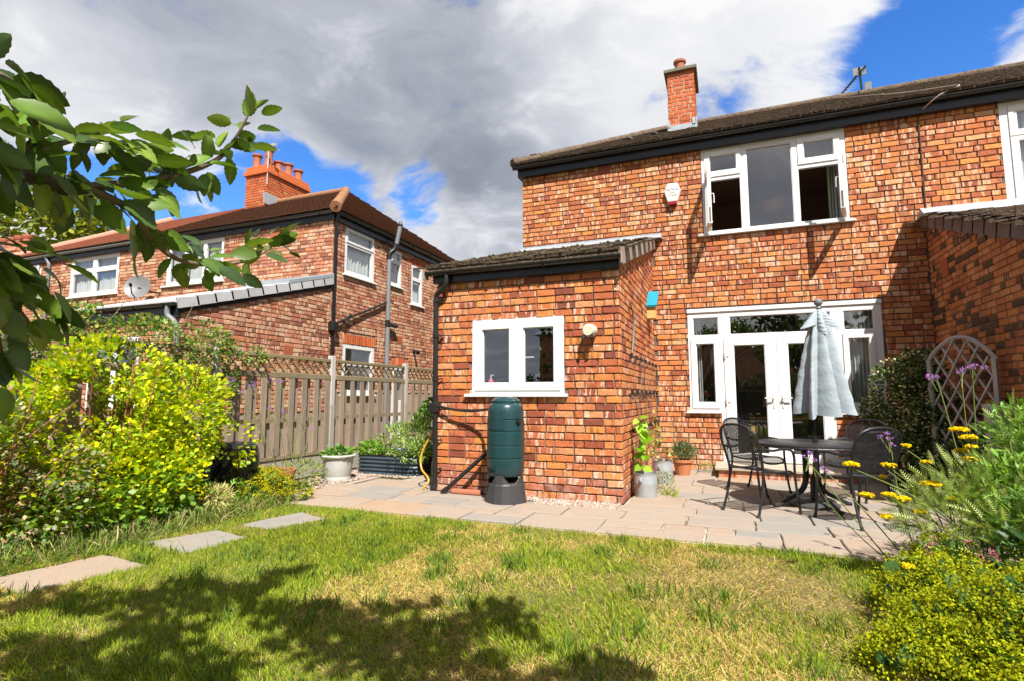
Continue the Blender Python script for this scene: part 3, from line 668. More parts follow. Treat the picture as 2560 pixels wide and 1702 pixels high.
# chimney
cx0, cx1, cy0, cy1 = -.90, -.37, 11.02, 11.95
ch = chimney_stack(house, cx0, cx1, cy0, cy1, 6.72, 7.88, 'brick_chimney', 'SE')
part(ch, 'flashing', MB().box(cx0 - .015, cy0 - .015, 6.50, cx1 + .015, cy1 + .01, 6.735).box(cx0 - .13, cy0 - .17, 6.50, cx1 + .13, cy0 - .014, 6.545).box(cx1 + .013, cy0 - .02, 6.6, cx1 + .03, cy1, 6.85).box(cx0 - .0, cy0 - .028, 6.7, cx0 + .04, cy0 - .012, 6.83).box(cx1 - .06, cy0 - .03, 6.7, cx1 + .0, cy0 - .012, 6.83), 'lead')
part(ch, 'coping', MB().cbox(cx0 - .06, cy0 - .06, 7.88, cx1 + .06, cy1 + .06, 7.95, .008), 'coping')
clay_pot(house, ((cx0 + cx1) / 2 - .02, cy0 + .30, 7.95), .115, .34)
# air brick under the eaves
vb = part(house, 'air_vent', MB().box(-2.04, MY - .006, 5.235, -1.82, MY + .02, 5.40), 'airbrick')
for k in range(5): part(vb, 'louvre', MB().bar((-2.02, MY - .010, 5.26 + k * .028), (-1.84, MY - .010, 5.26 + k * .028), .012, .012), 'pot_clay')
# ---- bedroom window: fixed middle pane, two top lights, two side-hung sashes standing open
mullL, mullR = (.345, .455), (1.125, 1.215)
bw = window(house, 'bedroom_window', (0, MY, 0), 0, UW, [(-.12, .30, 4.985, 5.27), (-.165, .345, 3.955, 4.83), (.455, 1.125, 3.955, 5.30), (1.30, 1.72, 4.985, 5.27), (1.215, 1.795, 3.955, 4.83)],
            sashes=[((-.20, .36, 4.895, 5.345), (-.12, .30, 4.985, 5.27)), ((1.215, 1.80, 4.895, 5.345), (1.30, 1.72, 4.985, 5.27))], sill=(-.34, 1.95, 3.865, 3.90))
for c in [c for c in bw.children if c.name.startswith(('pane', 'glazing'))]:      # the two lower side lights are open: their glass is in the sashes
    xs = [c.bound_box[i][0] for i in range(8)]; zs = [c.bound_box[i][2] for i in range(8)]
    if max(zs) < 4.9 and not (min(xs) > .4 and max(xs) < 1.2): bpy.data.objects.remove(c)
def open_sash(hx, w, ang, name):
    """Side-hung sash, hinged at hx, w wide (sign gives the direction), swung out by ang."""
    z0, z1 = 3.93, 4.865; s = 1 if w > 0 else -1; W = abs(w)
    mb = MB().holed(0, W, z0, z1, [(.065, W - .065, z0 + .065, z1 - .065)], -.028, .028)
    o = local_part(house, name, mb, 'upvc', (hx, MY - .02, 0), 0)
    g = MB().add([(.06, 0, z0 + .06), (W - .06, 0, z0 + .06), (W - .06, 0, z1 - .06), (.06, 0, z1 - .06)], [(0, 1, 2, 3)])
    part(o, 'pane', g, 'glass', off=(0, 0, 0))
    part(o, 'handle', MB().tube([(W - .03, .03 * s, 4.42), (W - .03, .065 * s, 4.42), (W - .04, .07 * s, 4.36), (W - .045, .07 * s, 4.27)], .010, 6), 'upvc', off=(0, 0, 0), smooth=True)
    part(o, 'stay', MB().bar((.02, .034 * s, z0 + .03), (W - .03, .034 * s, z0 + .03), .012, .02), 'galvanised', off=(0, 0, 0))
    part(o, 'gasket', MB().box(W + .001, -.012, z0 + .02, W + .004, .012, z0 + .26), 'old_wood', off=(0, 0, 0))
    o.rotation_euler = (0, 0, ang); return o
open_sash(-.185, .52, R(-84), 'open_sash'); open_sash(1.815, -.56, R(180 + 77), 'open_sash')
# ---- garden doors with side windows and top lights
def frame_bits():
    panes = [(-.48, -.08, 2.19, 2.49), (.09, 1.53, 2.19, 2.49), (1.70, 2.10, 2.19, 2.49), (-.44, -.16, 1.10, 2.07), (1.75, 2.02, 1.10, 2.07)]
    doorhole = (DX0 + .07, DX1 - .07, DZ0 + .06, 2.13)
    mb = MB().holed(GX0, GX1, GZ0 + .03, GZ1, panes + [(doorhole[0], doorhole[1], GZ0, doorhole[3])], .002, .075)
    mb.holed(DX0, DX1, DZ0, GZ0 + .0299, [(doorhole[0], doorhole[1], doorhole[2], GZ0 + .1)], .002, .075)
    return panes, doorhole, mb
panes, dh, mb = frame_bits()
fw = local_part(house, 'garden_window_frame', mb, 'upvc', (0, MY, 0))
for p in panes:
    part(fw, 'pane', MB().add([(p[0] - .004, .04, p[2] - .004), (p[1] + .004, .04, p[2] - .004), (p[1] + .004, .04, p[3] + .004), (p[0] - .004, .04, p[3] + .004)], [(0, 1, 2, 3)]), 'glass', off=(0, 0, 0))
    part(fw, 'glazing_bead', MB().holed(p[0], p[1], p[2], p[3], [(p[0] + .012, p[1] - .012, p[2] + .012, p[3] - .012)], .012, .039), 'upvc', off=(0, 0, 0))
for s, g in (((-.52, -.10, 1.01, 2.14), panes[3]), ((1.68, 2.09, 1.01, 2.14), panes[4])): part(fw, 'sash', MB().holed(*s, [g], -.014, .0015), 'upvc', off=(0, 0, 0))
part(fw, 'head_trim', MB().cbox(GX0 - .01, -.02, 2.575, GX1 + .01, .0015, 2.64, .004), 'upvc', off=(0, 0, 0))
part(fw, 'sill', MB().cbox(GX0 - .06, -.055, .925, DX0 - .005, .03, .958, .006), 'upvc', off=(0, 0, 0)); part(fw, 'sill', MB().cbox(DX1 + .005, -.055, .925, GX1 + .05, .03, .958, .006), 'upvc', off=(0, 0, 0))
mid = .765
for (a, b, hs, hx) in ((dh[0], mid - .002, 1, mid - .075), (mid + .002, dh[1], -1, mid + .05)):
    gl = (.135, .60, .30, 2.03) if hs == 1 else (.92, 1.37, .30, 2.03)
    d = local_part(house, 'garden_door', MB().holed(a, b, dh[2], dh[3], [gl], -.012, .055), 'upvc', (0, MY, 0)); OFF[d.name] = (0, 0, 0)
    part(d, 'pane', MB().add([(gl[0] - .004, .03, gl[2] - .004), (gl[1] + .004, .03, gl[2] - .004), (gl[1] + .004, .03, gl[3] + .004), (gl[0] - .004, .03, gl[3] + .004)], [(0, 1, 2, 3)]), 'glass', off=(0, 0, 0))
    part(d, 'glazing_bead', MB().holed(*gl, [(gl[0] + .012, gl[1] - .012, gl[2] + .012, gl[3] - .012)], -.004, .029), 'upvc', off=(0, 0, 0))
    part(d, 'handle_plate', MB().cbox(hx - .012, -.022, 1.02, hx + .014, -.0125, 1.24, .004), 'white_paint', off=(0, 0, 0))
    part(d, 'handle', MB().tube([(hx, -.02, 1.175), (hx, -.06, 1.175), (hx - hs * .02, -.065, 1.175), (hx - hs * .13, -.065, 1.172)], .011, 7), 'white_paint', off=(0, 0, 0), smooth=True)
    ex = a + .012 if hs == 1 else b - .012
    for hz in (.45, 1.12, 1.86): part(d, 'hinge', MB().tube([(ex, -.024, hz - .045), (ex, -.024, hz + .045)], .013, 8).cbox(ex if hs == 1 else ex - .06, -.024, hz - .016, ex + .06 if hs == 1 else ex, -.0125, hz + .016, .003), 'white_paint', off=(0, 0, 0))
# rooms behind the glass
rm = MB().box(-1.05, MY + .27, .06, 2.70, 12.9, .10).box(-1.05, MY + .27, 2.72, 2.70, 12.9, 2.80).box(-1.05, 12.9, .06, 2.70, 13.0, 2.80).box(-1.10, MY + .27, .06, -1.05, 13.0, 2.8).box(2.70, MY + .27, .06, 2.75, 13.0, 2.8)
part(house, 'dining_room', rm, 'room_wall')
rm = MB().box(-1.0, MY + .27, 2.90, 2.70, 12.6, 2.95).box(-1.0, MY + .27, 5.45, 2.70, 12.6, 5.5).box(-1.0, 12.6, 2.9, 2.7, 12.7, 5.5).box(-1.05, MY + .27, 2.9, -1.0, 12.7, 5.5).box(2.70, MY + .27, 2.9, 2.75, 12.7, 5.5)
part(house, 'bedroom', rm, 'room_dark')
# ================================================================ NEIGHBOUR'S HALF
nb = thing('house', 'attached brick house half with net-curtained white window beyond the roof cable', 'house', (XP, MY, 0))
NW = (3.80, 5.80, 3.90, 5.40); h2 = [NW]
w2 = local_part(nb, 'wall', MB().holed(XP, 9.2, 0, 5.56, h2, .017, .26), 'mortar_main', (0, MY, 0))
B = lay_bricks(XP + .006, 6.6, .012, 5.50, h2, keep=lambda u, z: z > 3.72 - .2, seed=33)
brickwork([(w2, wall_matrix((0, MY, 0), 0), B)], 'brick_right', seen=lambda c: c.z > 3.9 and c.z < 5.4 and c.x < 4.6)
roof2 = part(nb, 'roof', slope_body(MB(), XP, 9.36), 'tile_brown')
t = part(roof2, 'tile_courses', tiles(MB(), (XP, EY - .02, EZ - .005), (1, 0, 0), up, (int(SL / .1) + 1, 5.5), .1, .165, .018, jit=.008), 'tile_brown'); t['kind'] = 'stuff'
part(nb, 'rear_slope', MB().add([(XP, 16.2, EZ), (XP, RY, RZ), (9.36, RY, RZ), (9.36, 16.2, EZ)], [(0, 1, 2, 3)]), 'tile_brown')
ridge_tiles(roof2, (XP + .02, RY, RZ + .01), (9.2, RY, RZ + .01), 14)
part(nb, 'fascia', MB().box(XP, MY - .10, 5.383, 9.2, MY - .075, 5.60), 'black_plastic'); part(nb, 'soffit', MB().box(XP, MY - .074, 5.383, 9.2, MY - .001, 5.40), 'black_plastic')
gutter(nb, 'gutter', (XP, MY - .155, 5.555), (9.2, MY - .155, 5.555), .052, .95)
nw = window(nb, 'window', (0, MY, 0), 0, NW, [(3.99, 4.62, 4.96, 5.25), (3.99, 4.62, 4.0, 4.80), (4.8, 5.65, 4.0, 5.25)], sashes=[((3.90, 4.70, 3.93, 4.86), (3.99, 4.62, 4.0, 4.80)), ((3.90, 4.70, 4.88, 5.33), (3.99, 4.62, 4.96, 5.25))], sill=(3.72, 5.9, 3.86, 3.90), net=.02)
part(nb, 'room', MB().box(3.6, MY + .27, 2.9, 6.2, 12.3, 2.95).box(3.6, 12.3, 2.9, 6.2, 12.4, 5.5).box(3.55, MY + .27, 2.9, 3.6, 12.4, 5.5).box(6.2, MY + .27, 2.9, 6.25, 12.4, 5.5).box(3.6, MY + .27, 5.46, 6.2, 12.4, 5.5), 'room_wall')
# ================================================================ KITCHEN EXTENSION
ext = thing('kitchen_extension', 'single-storey brick kitchen extension with mossy tiled lean-to roof', 'extension', (-2.3, FY, 0))
KW = (-2.99, -1.78, 1.23, 2.165)
kw = local_part(ext, 'front_wall', MB().holed(XL + .018, XE - .02, 0, 2.78, [KW], .017, .22), 'mortar_ext', (0, FY, 0))
B1 = lay_bricks(XL, XE, .010, 2.74, [KW], seed=41)
# side wall: sloping top under the verge; u runs away from the corner
topz = lambda y: 2.80 + (y - FY) * (3.83 - 2.80) / (MY - FY)
sw = MB(); L = MY - FY - .006
sw.prism([(0.018, .017, 0), (L, .017, 0), (L, .017, topz(MY) - .02), (0.018, .017, 2.78)], (0, .2, 0))
ksw = local_part(ext, 'side_wall', sw, 'mortar_ext', (XE, FY, 0), FACE_E)
B2 = lay_bricks(.112, L, .010, 3.82, keep=lambda u, z: z < topz(FY + u) - .05, seed=43)
q = []; z = .010; row = 0
while z < 2.7:                                     # closers that turn the corner
    q.append((.001, .112 - JT if row % 2 else .112 - JT, z, z + G - JT)); z += G; row += 1
brickwork([(kw, wall_matrix((0, FY, 0), 0), B1), (ksw, wall_matrix((XE, FY, 0), FACE_E), B2 + q)], 'brick_ext', seen=lambda c: c.z < 2.66 or c.y > FY + .05)
part(ext, 'back_side_wall', MB().box(XL + .012, FY + .23, 0, XL + .22, MY, 2.78), 'mortar_ext')
rk = (3.93 - 2.86) / (MY - 6.0); ru = Vector((0, 1, rk)).normalized(); rl = (MY - 6.0) / ru.y
er = part(ext, 'roof', MB().add([(XL - .06, 6.0, 2.85), (XE + .02, 6.0, 2.85), (XE + .02, MY, 3.92), (XL - .06, MY, 3.92), (XL - .06, 6.0, 2.80), (XE + .02, 6.0, 2.80), (XE + .02, MY, 3.87), (XL - .06, MY, 3.87)], [(0, 1, 2, 3), (7, 6, 5, 4), (4, 5, 1, 0), (0, 3, 7, 4), (1, 5, 6, 2)]), 'tile_ext')
t = part(er, 'tile_courses', tiles(MB(), (XL - .06, 5.985, 2.85), (1, 0, 0), ru, (int(rl / .27), XE - XL + .06), .27, .21, .028, jit=.008), 'tile_ext'); t['kind'] = 'stuff'
mo = MB()
for k in range(300):
    s = random.random() ** 2.2 * rl * .95; x = random.uniform(XL - .05, XE - .02); r = random.uniform(.010, .034); y = 5.985 + ru.y * s; zz = 2.872 + ru.z * s
    mo.lathe((x, y, zz), [(r * .7, 0), (r, r * .5), (r * .6, r * 1.1), (.001, r * 1.25)], 6)
t = part(er, 'moss_clump', mo, 'moss'); t['kind'] = 'stuff'
nv = 11
for k in range(nv):                                # verge tiles, each lapping the one below
    s0 = k * rl / nv; s1 = s0 + rl / nv * 1.12; a = Vector((XE + .028, 5.985, 2.862)) + ru * s0; b = Vector((XE + .028, 5.985, 2.862)) + ru * s1; nrm = Vector((0, -ru.z, ru.y)); lift = .022
    mb = MB(); A = a + nrm * lift; Bp = b
    w = Vector((.030 + .004 * (k % 2), 0, 0)); dn = nrm * -.20
    mb.add([A, Bp, Bp + dn * .92, A + dn, A + w, Bp + w, Bp + w + dn * .92, A + w + dn], [(0, 1, 2, 3), (7, 6, 5, 4), (0, 4, 5, 1), (1, 5, 6, 2), (2, 6, 7, 3), (3, 7, 4, 0)])
    mb.add([A + nrm * .004, Bp + nrm * .004, Bp + nrm * .004 - Vector((.16, 0, 0)), A + nrm * .004 - Vector((.16, 0, 0))], [(0, 1, 2, 3)])
    part(er, 'verge_tile', mb, 'verge_grey')
part(ext, 'flashing', MB().add([(XL - .02, MY - .003, 4.0), (XE + .16, MY - .003, 4.0), (XE + .16, MY - .14, 3.90), (XL - .02, MY - .14, 3.90), (XE + .19, MY - .003, 3.90)], [(0, 1, 2, 3), (1, 4, 2)]).box(XL - .02, MY - .012, 3.98, XE + .17, MY - .0025, 4.015), 'lead')
part(ext, 'fascia', MB().box(XL - .03, FY - .05, 2.667, XE + .02, FY - .025, 2.82), 'black_plastic'); part(ext, 'soffit', MB().box(XL - .03, FY - .0245, 2.667, XE + .02, FY - .002, 2.69), 'black_plastic')
part(ext, 'bargeboard', MB().prism([(XE + .004, FY - .04, 2.70), (XE + .004, MY - .01, topz(MY) - .03), (XE + .004, MY - .01, topz(MY) + .03), (XE + .004, FY - .04, 2.82)], (.018, 0, 0)), 'black_plastic')
gutter(ext, 'gutter', (XL - .10, FY - .106, 2.795), (XE + .055, FY - .106, 2.795), .052, .85)
part(ext, 'gutter_outlet', MB().box(XE + .056, FY - .16, 2.70, XE + .072, FY - .03, 2.83).box(XL - .115, FY - .165, 2.72, XL - .10, FY - .05, 2.83), 'verge_grey')
dp = part(ext, 'downpipe', MB().tube(spline([(XL + .20, FY - .106, 2.76), (XL + .20, FY - .106, 2.66), (XL + .17, FY - .10, 2.60), (XL + .04, FY - .062, 2.52), (XL + .02, FY - .055, 2.44)], 5), .034, 10).tube([(XL + .02, FY - .055, 2.44), (XL + .045, FY - .055, .12)], .034, 10), 'black_pipe', smooth=True)
for z in (2.42, 1.95, 1.40, .62, .26): part(dp, 'collar', MB().tube([(XL + .03, FY - .055, z), (XL + .03, FY - .055, z + .05)], .042, 10).bar((XL + .06, FY - .05, z + .02), (XL + .12, FY - .02, z + .03), .016, .016), 'black_pipe')
part(dp, 'diverter', MB().cbox(XL - .025, FY - .105, 1.00, XL + .085, FY - .005, 1.12, .01), 'black_pipe')
part(dp, 'shoe', MB().tube([(XL + .045, FY - .055, .16), (XL + .047, FY - .06, .07), (XL + .05, FY - .12, .035)], [.036, .037, .038], 10), 'black_pipe', smooth=True)
P1, P2 = (-2.85, -2.48, 1.36, 2.03), (-2.295, -1.905, 1.36, 2.03)
kwin = window(ext, 'kitchen_window', (0, FY, 0), 0, KW, [P1, P2], sashes=[((-2.945, -2.392, 1.275, 2.12), P1), ((-2.384, -1.825, 1.275, 2.12), P2)], sill=(-3.08, -1.735, 1.192, 1.23), rec=.004)
part(kwin, 'handle', MB().tube([(-2.29, .07, 1.68), (-2.18, .07, 1.68)], .008, 6), 'upvc', off=(0, 0, 0))
part(ext, 'kitchen', MB().box(XL + .22, FY + .23, .02, XE - .22, MY, .06).box(XL + .22, FY + .23, 2.60, XE - .22, MY, 2.64).box(XL + .22, MY - .1, .02, XE - .22, MY - .02, 2.64), 'room_wall')
part(ext, 'wall_lining', MB().box(XE - .24, FY + .23, .02, XE - .212, MY - .1, 2.6), 'room_wall')
# ================================================================ NEIGHBOUR'S EXTENSION ON THE RIGHT
rx = thing('kitchen_extension', 'shaded brick extension with brown verge tiles behind the arched trellis', 'extension', (XP, 8.0, 0))
rtop = lambda y: 3.70 - .345 * (MY - y)
mb = MB(); L = MY - 5.9 - .008
mb.prism([(0, .017, 0), (L, .017, 0), (L, .017, rtop(5.9)), (0, .017, rtop(MY))], (0, .22, 0))
rw = local_part(rx, 'side_wall', mb, 'mortar_dark', (XP, MY - .008, 0), FACE_W)
Bk = lay_bricks(.004, L, .01, 3.7, keep=lambda u, z: z < rtop(MY - u) - .05, gauge=.078, bl=.228, seed=51)
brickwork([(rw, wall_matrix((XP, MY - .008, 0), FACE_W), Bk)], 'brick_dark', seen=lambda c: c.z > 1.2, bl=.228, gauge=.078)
part(rx, 'front_wall', MB().box(XP + .23, 5.9, 0, 6.2, 6.1, 2.4), 'mortar_dark')
part(rx, 'air_brick', MB().box(XP - .006, 8.72, 2.86, XP + .02, 8.95, 3.05), 'airbrick')
vu = Vector((0, -1, -.345)).normalized(); vn = Vector((0, -.345, 1)).normalized()
rr = part(rx, 'roof', MB().add([(XP - .06, MY, 3.84), (6.2, MY, 3.84), (6.2, 5.7, 3.84 - .345 * 3.7), (XP - .06, 5.7, 3.84 - .345 * 3.7)], [(0, 3, 2, 1)]), 'tile_brown')
t = part(rr, 'tile_courses', tiles(MB(), (XP - .02, 5.75, 3.86 - .345 * 3.65), (1, 0, 0), -vu, (13, 3.2), .29, .23, .026, jit=.006), 'tile_brown'); t['kind'] = 'stuff'
for k in range(12):
    s0 = k * .30 + .02; a = Vector((XP - .07, MY - .01, 3.86)) + vu * s0; b = a + vu * .33; w = Vector((.05, 0, 0)); d0 = vn * -.17; d1 = vn * -.21
    mb = MB().add([a, b + vn * .03, b + vn * .03 + d1, a + d0, a + w, b + vn * .03 + w, b + vn * .03 + w + d1, a + w + d0], [(0, 1, 2, 3), (7, 6, 5, 4), (0, 4, 5, 1), (1, 5, 6, 2), (2, 6, 7, 3), (3, 7, 4, 0)])
    mb.add([a + vn * .012, b + vn * .042, b + vn * .042 + Vector((.17, 0, 0)), a + vn * .012 + Vector((.17, 0, 0))], [(0, 3, 2, 1)])
    part(rr, 'verge_tile', mb, 'verge_brown')
part(rx, 'flashing', MB().add([(XP - .06, MY - .004, 3.96), (6.0, MY - .004, 3.96), (6.0, MY - .2, 3.80), (XP - .06, MY - .2, 3.80), (XP - .10, MY - .004, 3.80)], [(0, 3, 2, 1), (0, 4, 3)]), 'lead')

# ================================================================ NEIGHBOURING HOUSE ON THE LEFT (mirror twin)
lh = thing('house', 'brick house with red hipped roof and grey soil pipe beyond the fence', 'house', (LX, MY, 0))
LZ = 5.18                                           # wall top
sw1, sw2, sw3, gw, gd = (.42, 1.54, 3.99, 5.12), (2.19, 2.75, 4.09, 5.06), (3.25, 3.84, 3.74, 4.87), (.46, 1.63, 1.25, 2.40), (2.42, 3.10, 0.1, 2.02)
sh = [sw1, sw2, sw3, gw, gd]
lw = local_part(lh, 'side_wall', MB().holed(.02, 7.4, 0, LZ, sh, .017, .26), 'mortar_left', (LX, MY, 0), FACE_E)
arch1, arch2 = (.42, 1.67, 2.402, 2.63), (2.38, 3.14, 2.022, 2.25)
Bs = lay_bricks(.0, 7.3, 1.3, LZ - .01, sh + [arch1, arch2, (3.22, 3.87, 4.872, 5.07)], seed=61, header_every=3)
r1, r2 = (-13.43, -11.42, 4.03, 5.12), (-17.45, -15.35, 4.0, 5.12)
r3 = (-19.6, -18.9, 4.35, 5.1)
lr = local_part(lh, 'rear_wall', MB().holed(-14.41, LX - .01, 0, LZ, [r1], .017, .26), 'mortar_left', (0, MY, 0))
Br = lay_bricks(-14.41, LX, 2.6, LZ - .01, [r1], keep=lambda u, z: not (u > -10.5 and z < 3.7 and u < LX - .25), seed=63, header_every=3)
brickwork([(lw, wall_matrix((LX, MY, 0), FACE_E), Bs), (lr, wall_matrix((0, MY, 0), 0), Br)], 'brick_left', seed=65, detail=False)
for (a0, a1, z0, z1, rise) in ((.42, 1.67, 2.405, 2.62, 0), (2.38, 3.14, 2.03, 2.24, .09), (3.22, 3.87, 4.875, 5.06, 0)):     # soldier courses
    n = int((a1 - a0) / .083)
    for k in range(n):
        u = a0 + (k + .5) * (a1 - a0) / n; dz = rise * (1 - ((u - (a0 + a1) / 2) / ((a1 - a0) / 2)) ** 2) - rise
        v, f = brick_mesh(.070, z1 - z0 - .01, k, False); mb = MB(); mb.add([(x + u, y, z + (z0 + z1) / 2 + dz) for x, y, z in v], f, .12 + .1 * random.random())
        part(lw, 'soldier_brick', mb, 'brick_chimney', off=(0, 0, 0), attr=True)
ins = lambda r, m: (r[0] + m, r[1] - m, r[2] + m, r[3] - m)
L0 = (LX, MY, 0)
window(lh, 'window', L0, FACE_E, sw1, [(.51, 1.45, 4.80, 5.04), (.51, 1.45, 4.09, 4.70)], sashes=[((.46, 1.50, 4.755, 5.09), (.51, 1.45, 4.80, 5.04))], sill=(.36, 1.60, 3.95, 3.99), net=.15)
window(lh, 'window', L0, FACE_E, sw2, [(2.27, 2.67, 4.80, 4.99), (2.27, 2.67, 4.17, 4.70)], sill=(2.13, 2.81, 4.05, 4.09), net=.5)
window(lh, 'window', L0, FACE_E, sw3, [(3.33, 3.76, 4.52, 4.80), (3.33, 3.76, 3.82, 4.43)], sill=(3.19, 3.90, 3.70, 3.74), net=.1)
window(lh, 'window', L0, FACE_E, gw, [(.56, 1.53, 2.0, 2.31), (.56, 1.53, 1.34, 1.92)], sill=(.40, 1.69, 1.21, 1.25))
window(lh, 'side_door', L0, FACE_E, gd, [(2.52, 3.0, 1.1, 1.9)])
rwn = window(lh, 'window', (0, MY, 0), 0, r1, [(-13.33, -12.80, 4.12, 5.04), (-12.70, -12.13, 4.12, 5.04), (-12.03, -11.5, 4.12, 5.04)], sill=(-13.55, -11.35, 3.98, 4.03), net=.1)
part(lh, 'room_lining', MB().box(LX - .55, MY + .4, .1, LX - .5, 13.8, 5.1).box(-13.8, MY + .5, 2.8, LX - .6, MY + .55, 5.15), 'curtain_white')
# hipped roof
LEZ, LEY, LRZ, LRY, LHX = 5.36, 9.24, 7.46, 12.9, -10.62
lex = LX + .16
lup = Vector((0, LRY - LEY, LRZ - LEZ)); lsl = lup.length; lup.normalize()
lroof = part(lh, 'roof', MB().add([(-20.9, LEY, LEZ), (lex, LEY, LEZ), (LHX, LRY, LRZ), (-18.3, LRY, LRZ), (lex, 16.6, LEZ), (-20.9, 16.6, LEZ)], [(0, 1, 2, 3), (1, 4, 2), (4, 5, 3, 2), (5, 0, 3)]), 'tile_red')
def hipclip(m): return m.x < lex + (LHX - lex) * (m.y - LEY) / (LRY - LEY) + .02
t = part(lroof, 'tile_courses', tiles(MB(), (-14.4, LEY - .02, LEZ - .005), (1, 0, 0), lup, (int(lsl / .1) + 1, lex + 14.4), .1, .165, .017, clip=hipclip), 'tile_red'); t['kind'] = 'stuff'
eu = Vector((LHX - lex, 0, LRZ - LEZ)); esl = eu.length; eu.normalize()
def sideclip(m):
    f = (lex - m.x) / (lex - LHX); return LEY + (LRY - LEY) * f - .02 < m.y < 16.6 - (16.6 - LRY) * f
t = part(lroof, 'side_tile_courses', tiles(MB(), (lex + .02, LEY, LEZ - .005), (0, 1, 0), eu, (int(esl / .17) + 1, 7.4), .17, .23, .045, clip=sideclip, jit=.003), 'tile_red'); t['kind'] = 'stuff'
ridge_tiles(lroof, (lex, LEY + .02, LEZ + .02), (LHX, LRY, LRZ + .02), 12, .12, 'tile_hip', 'hip_tile')
ridge_tiles(lroof, (LHX, LRY, LRZ + .02), (-14.4, LRY, LRZ + .02), 9, .10, 'tile_hip')
part(lh, 'fascia', MB().box(-14.41, MY - .06, 5.13, LX + .06, MY - .035, 5.33).box(LX + .035, MY - .034, 5.13, LX + .06, 16.5, 5.33), 'black_plastic')
part(lh, 'soffit', MB().box(-14.41, MY - .034, 5.13, LX + .034, MY - .001, 5.15).box(LX + .001, MY - .001, 5.13, LX + .034, 16.5, 5.15), 'black_plastic')
gutter(lh, 'gutter', (-14.41, MY - .118, 5.30), (LX + .06, MY - .118, 5.30), .055, .95); gutter(lh, 'gutter', (LX + .118, MY - .06, 5.30), (LX + .118, 16.5, 5.30), .055, .95)
part(lh, 'air_vent', MB().box(-9.9, MY - .006, 4.93, -9.65, MY + .02, 5.08), 'airbrick')
part(lh, 'downpipe', MB().tube(spline([(LX + .10, MY + .02, 5.28), (LX + .10, MY + .02, 5.18), (LX + .05, MY + .04, 5.08)], 4) + [Vector((LX + .05, MY + .04, .3))], .038, 9), 'black_pipe', smooth=True)
part(lh, 'hopper', MB().cbox(LX + .002, MY - .07, 2.62, LX + .14, MY + .13, 2.82, .012), 'black_pipe')
part(lh, 'waste_pipe', MB().tube([(LX + .06, MY + .12, 2.80), (LX + .05, MY + 1.6, 3.40), (LX + .05, MY + 2.02, 3.58)], .028, 8).tube([(LX + .08, MY + .35, 2.86), (LX + .06, MY + .62, 3.06)], .035, 8), 'black_pipe')
sp = part(lh, 'soil_pipe', MB().tube([(LX + .075, MY + 2.06, .3), (LX + .075, MY + 2.06, 4.78)], .057, 12).tube([(LX + .20, MY + 2.18, 5.10), (LX + .30, MY + 2.20, 5.62)], .057, 12), 'grey_pipe', smooth=True)
part(sp, 'bend', MB().tube(spline([(LX + .075, MY + 2.06, 4.72), (LX + .08, MY + 2.06, 4.86), (LX + .16, MY + 2.14, 4.98), (LX + .20, MY + 2.18, 5.14)], 4), .066, 12), 'black_pipe', smooth=True)
part(sp, 'cowl', MB().lathe((LX + .30, MY + 2.20, 5.60), [(.06, 0), (.065, .05), (.02, .14)], 10), 'black_pipe'); part(sp, 'branch', MB().tube([(LX + .075, MY + 2.06, 2.95), (LX + .075, MY + 2.06, 3.12)], .068, 12).tube([(LX + .10, MY + 2.08, 3.02), (LX + .10, MY + 2.42, 3.0)], .052, 10), 'black_pipe')
part(lh, 'flood_lamp', MB().tube([(LX + .0, MY + 3.42, 2.46), (LX + .12, MY + 3.40, 2.44)], .05, 10).tube([(LX + .12, MY + 3.38, 2.44), (LX + .2, MY + 3.36, 2.40)], [.045, .06], 10), 'black_pipe')
part(lh, 'air_brick', MB().box(LX - .01, MY + 2.6, 2.62, LX + .006, MY + 2.85, 2.78), 'airbrick')
# party stack with its row of pots
st = chimney_stack(lh, -14.30, -13.36, 12.45, 14.25, 7.0, 8.30, 'brick_chimney', 'SE', 'mortar_main')
part(st, 'cap_course', MB().cbox(-14.36, 12.39, 8.30, -13.30, 14.31, 8.44, .01).cbox(-14.31, 12.44, 8.44, -13.35, 14.26, 8.60, .01), 'brick_chimney')
part(st, 'flashing', MB().add([(-13.33, 12.4, 7.30), (-13.33, 14.3, 7.30), (-13.33, 14.3, 7.62), (-13.33, 12.4, 7.62)], [(0, 1, 2, 3)]).box(-13.345, 12.3, 7.25, -13.30, 14.3, 7.60), 'lead')
for (px, py, hh, rr_) in ((-14.08, 12.66, .50, .14), (-13.58, 12.66, .62, .14), (-13.60, 13.10, .36, .14), (-13.60, 13.52, .46, .15), (-13.60, 13.98, .42, .15), (-14.08, 13.3, .5, .14)):
    part(st, 'chimney_pot', MB().lathe((px, py, 8.60), [(rr_ * 1.05, 0), (rr_ * .92, .04), (rr_ * .84, hh * .55), (rr_ * .90, hh * .84), (rr_ * 1.15, hh * .88), (rr_ * 1.15, hh), (rr_ * .82, hh), (rr_ * .78, hh * .6)], 14), 'pot_clay', smooth=True)
part(lh, 'aerial_mast', MB().tube([(-13.35, 12.42, 7.9), (-13.35, 12.42, 9.15)], .018, 6).bar((-13.5, 12.42, 9.12), (-12.85, 12.42, 8.95), .02, .02).box(-13.25, 12.38, 9.12, -13.05, 12.46, 9.22), 'galvanised')
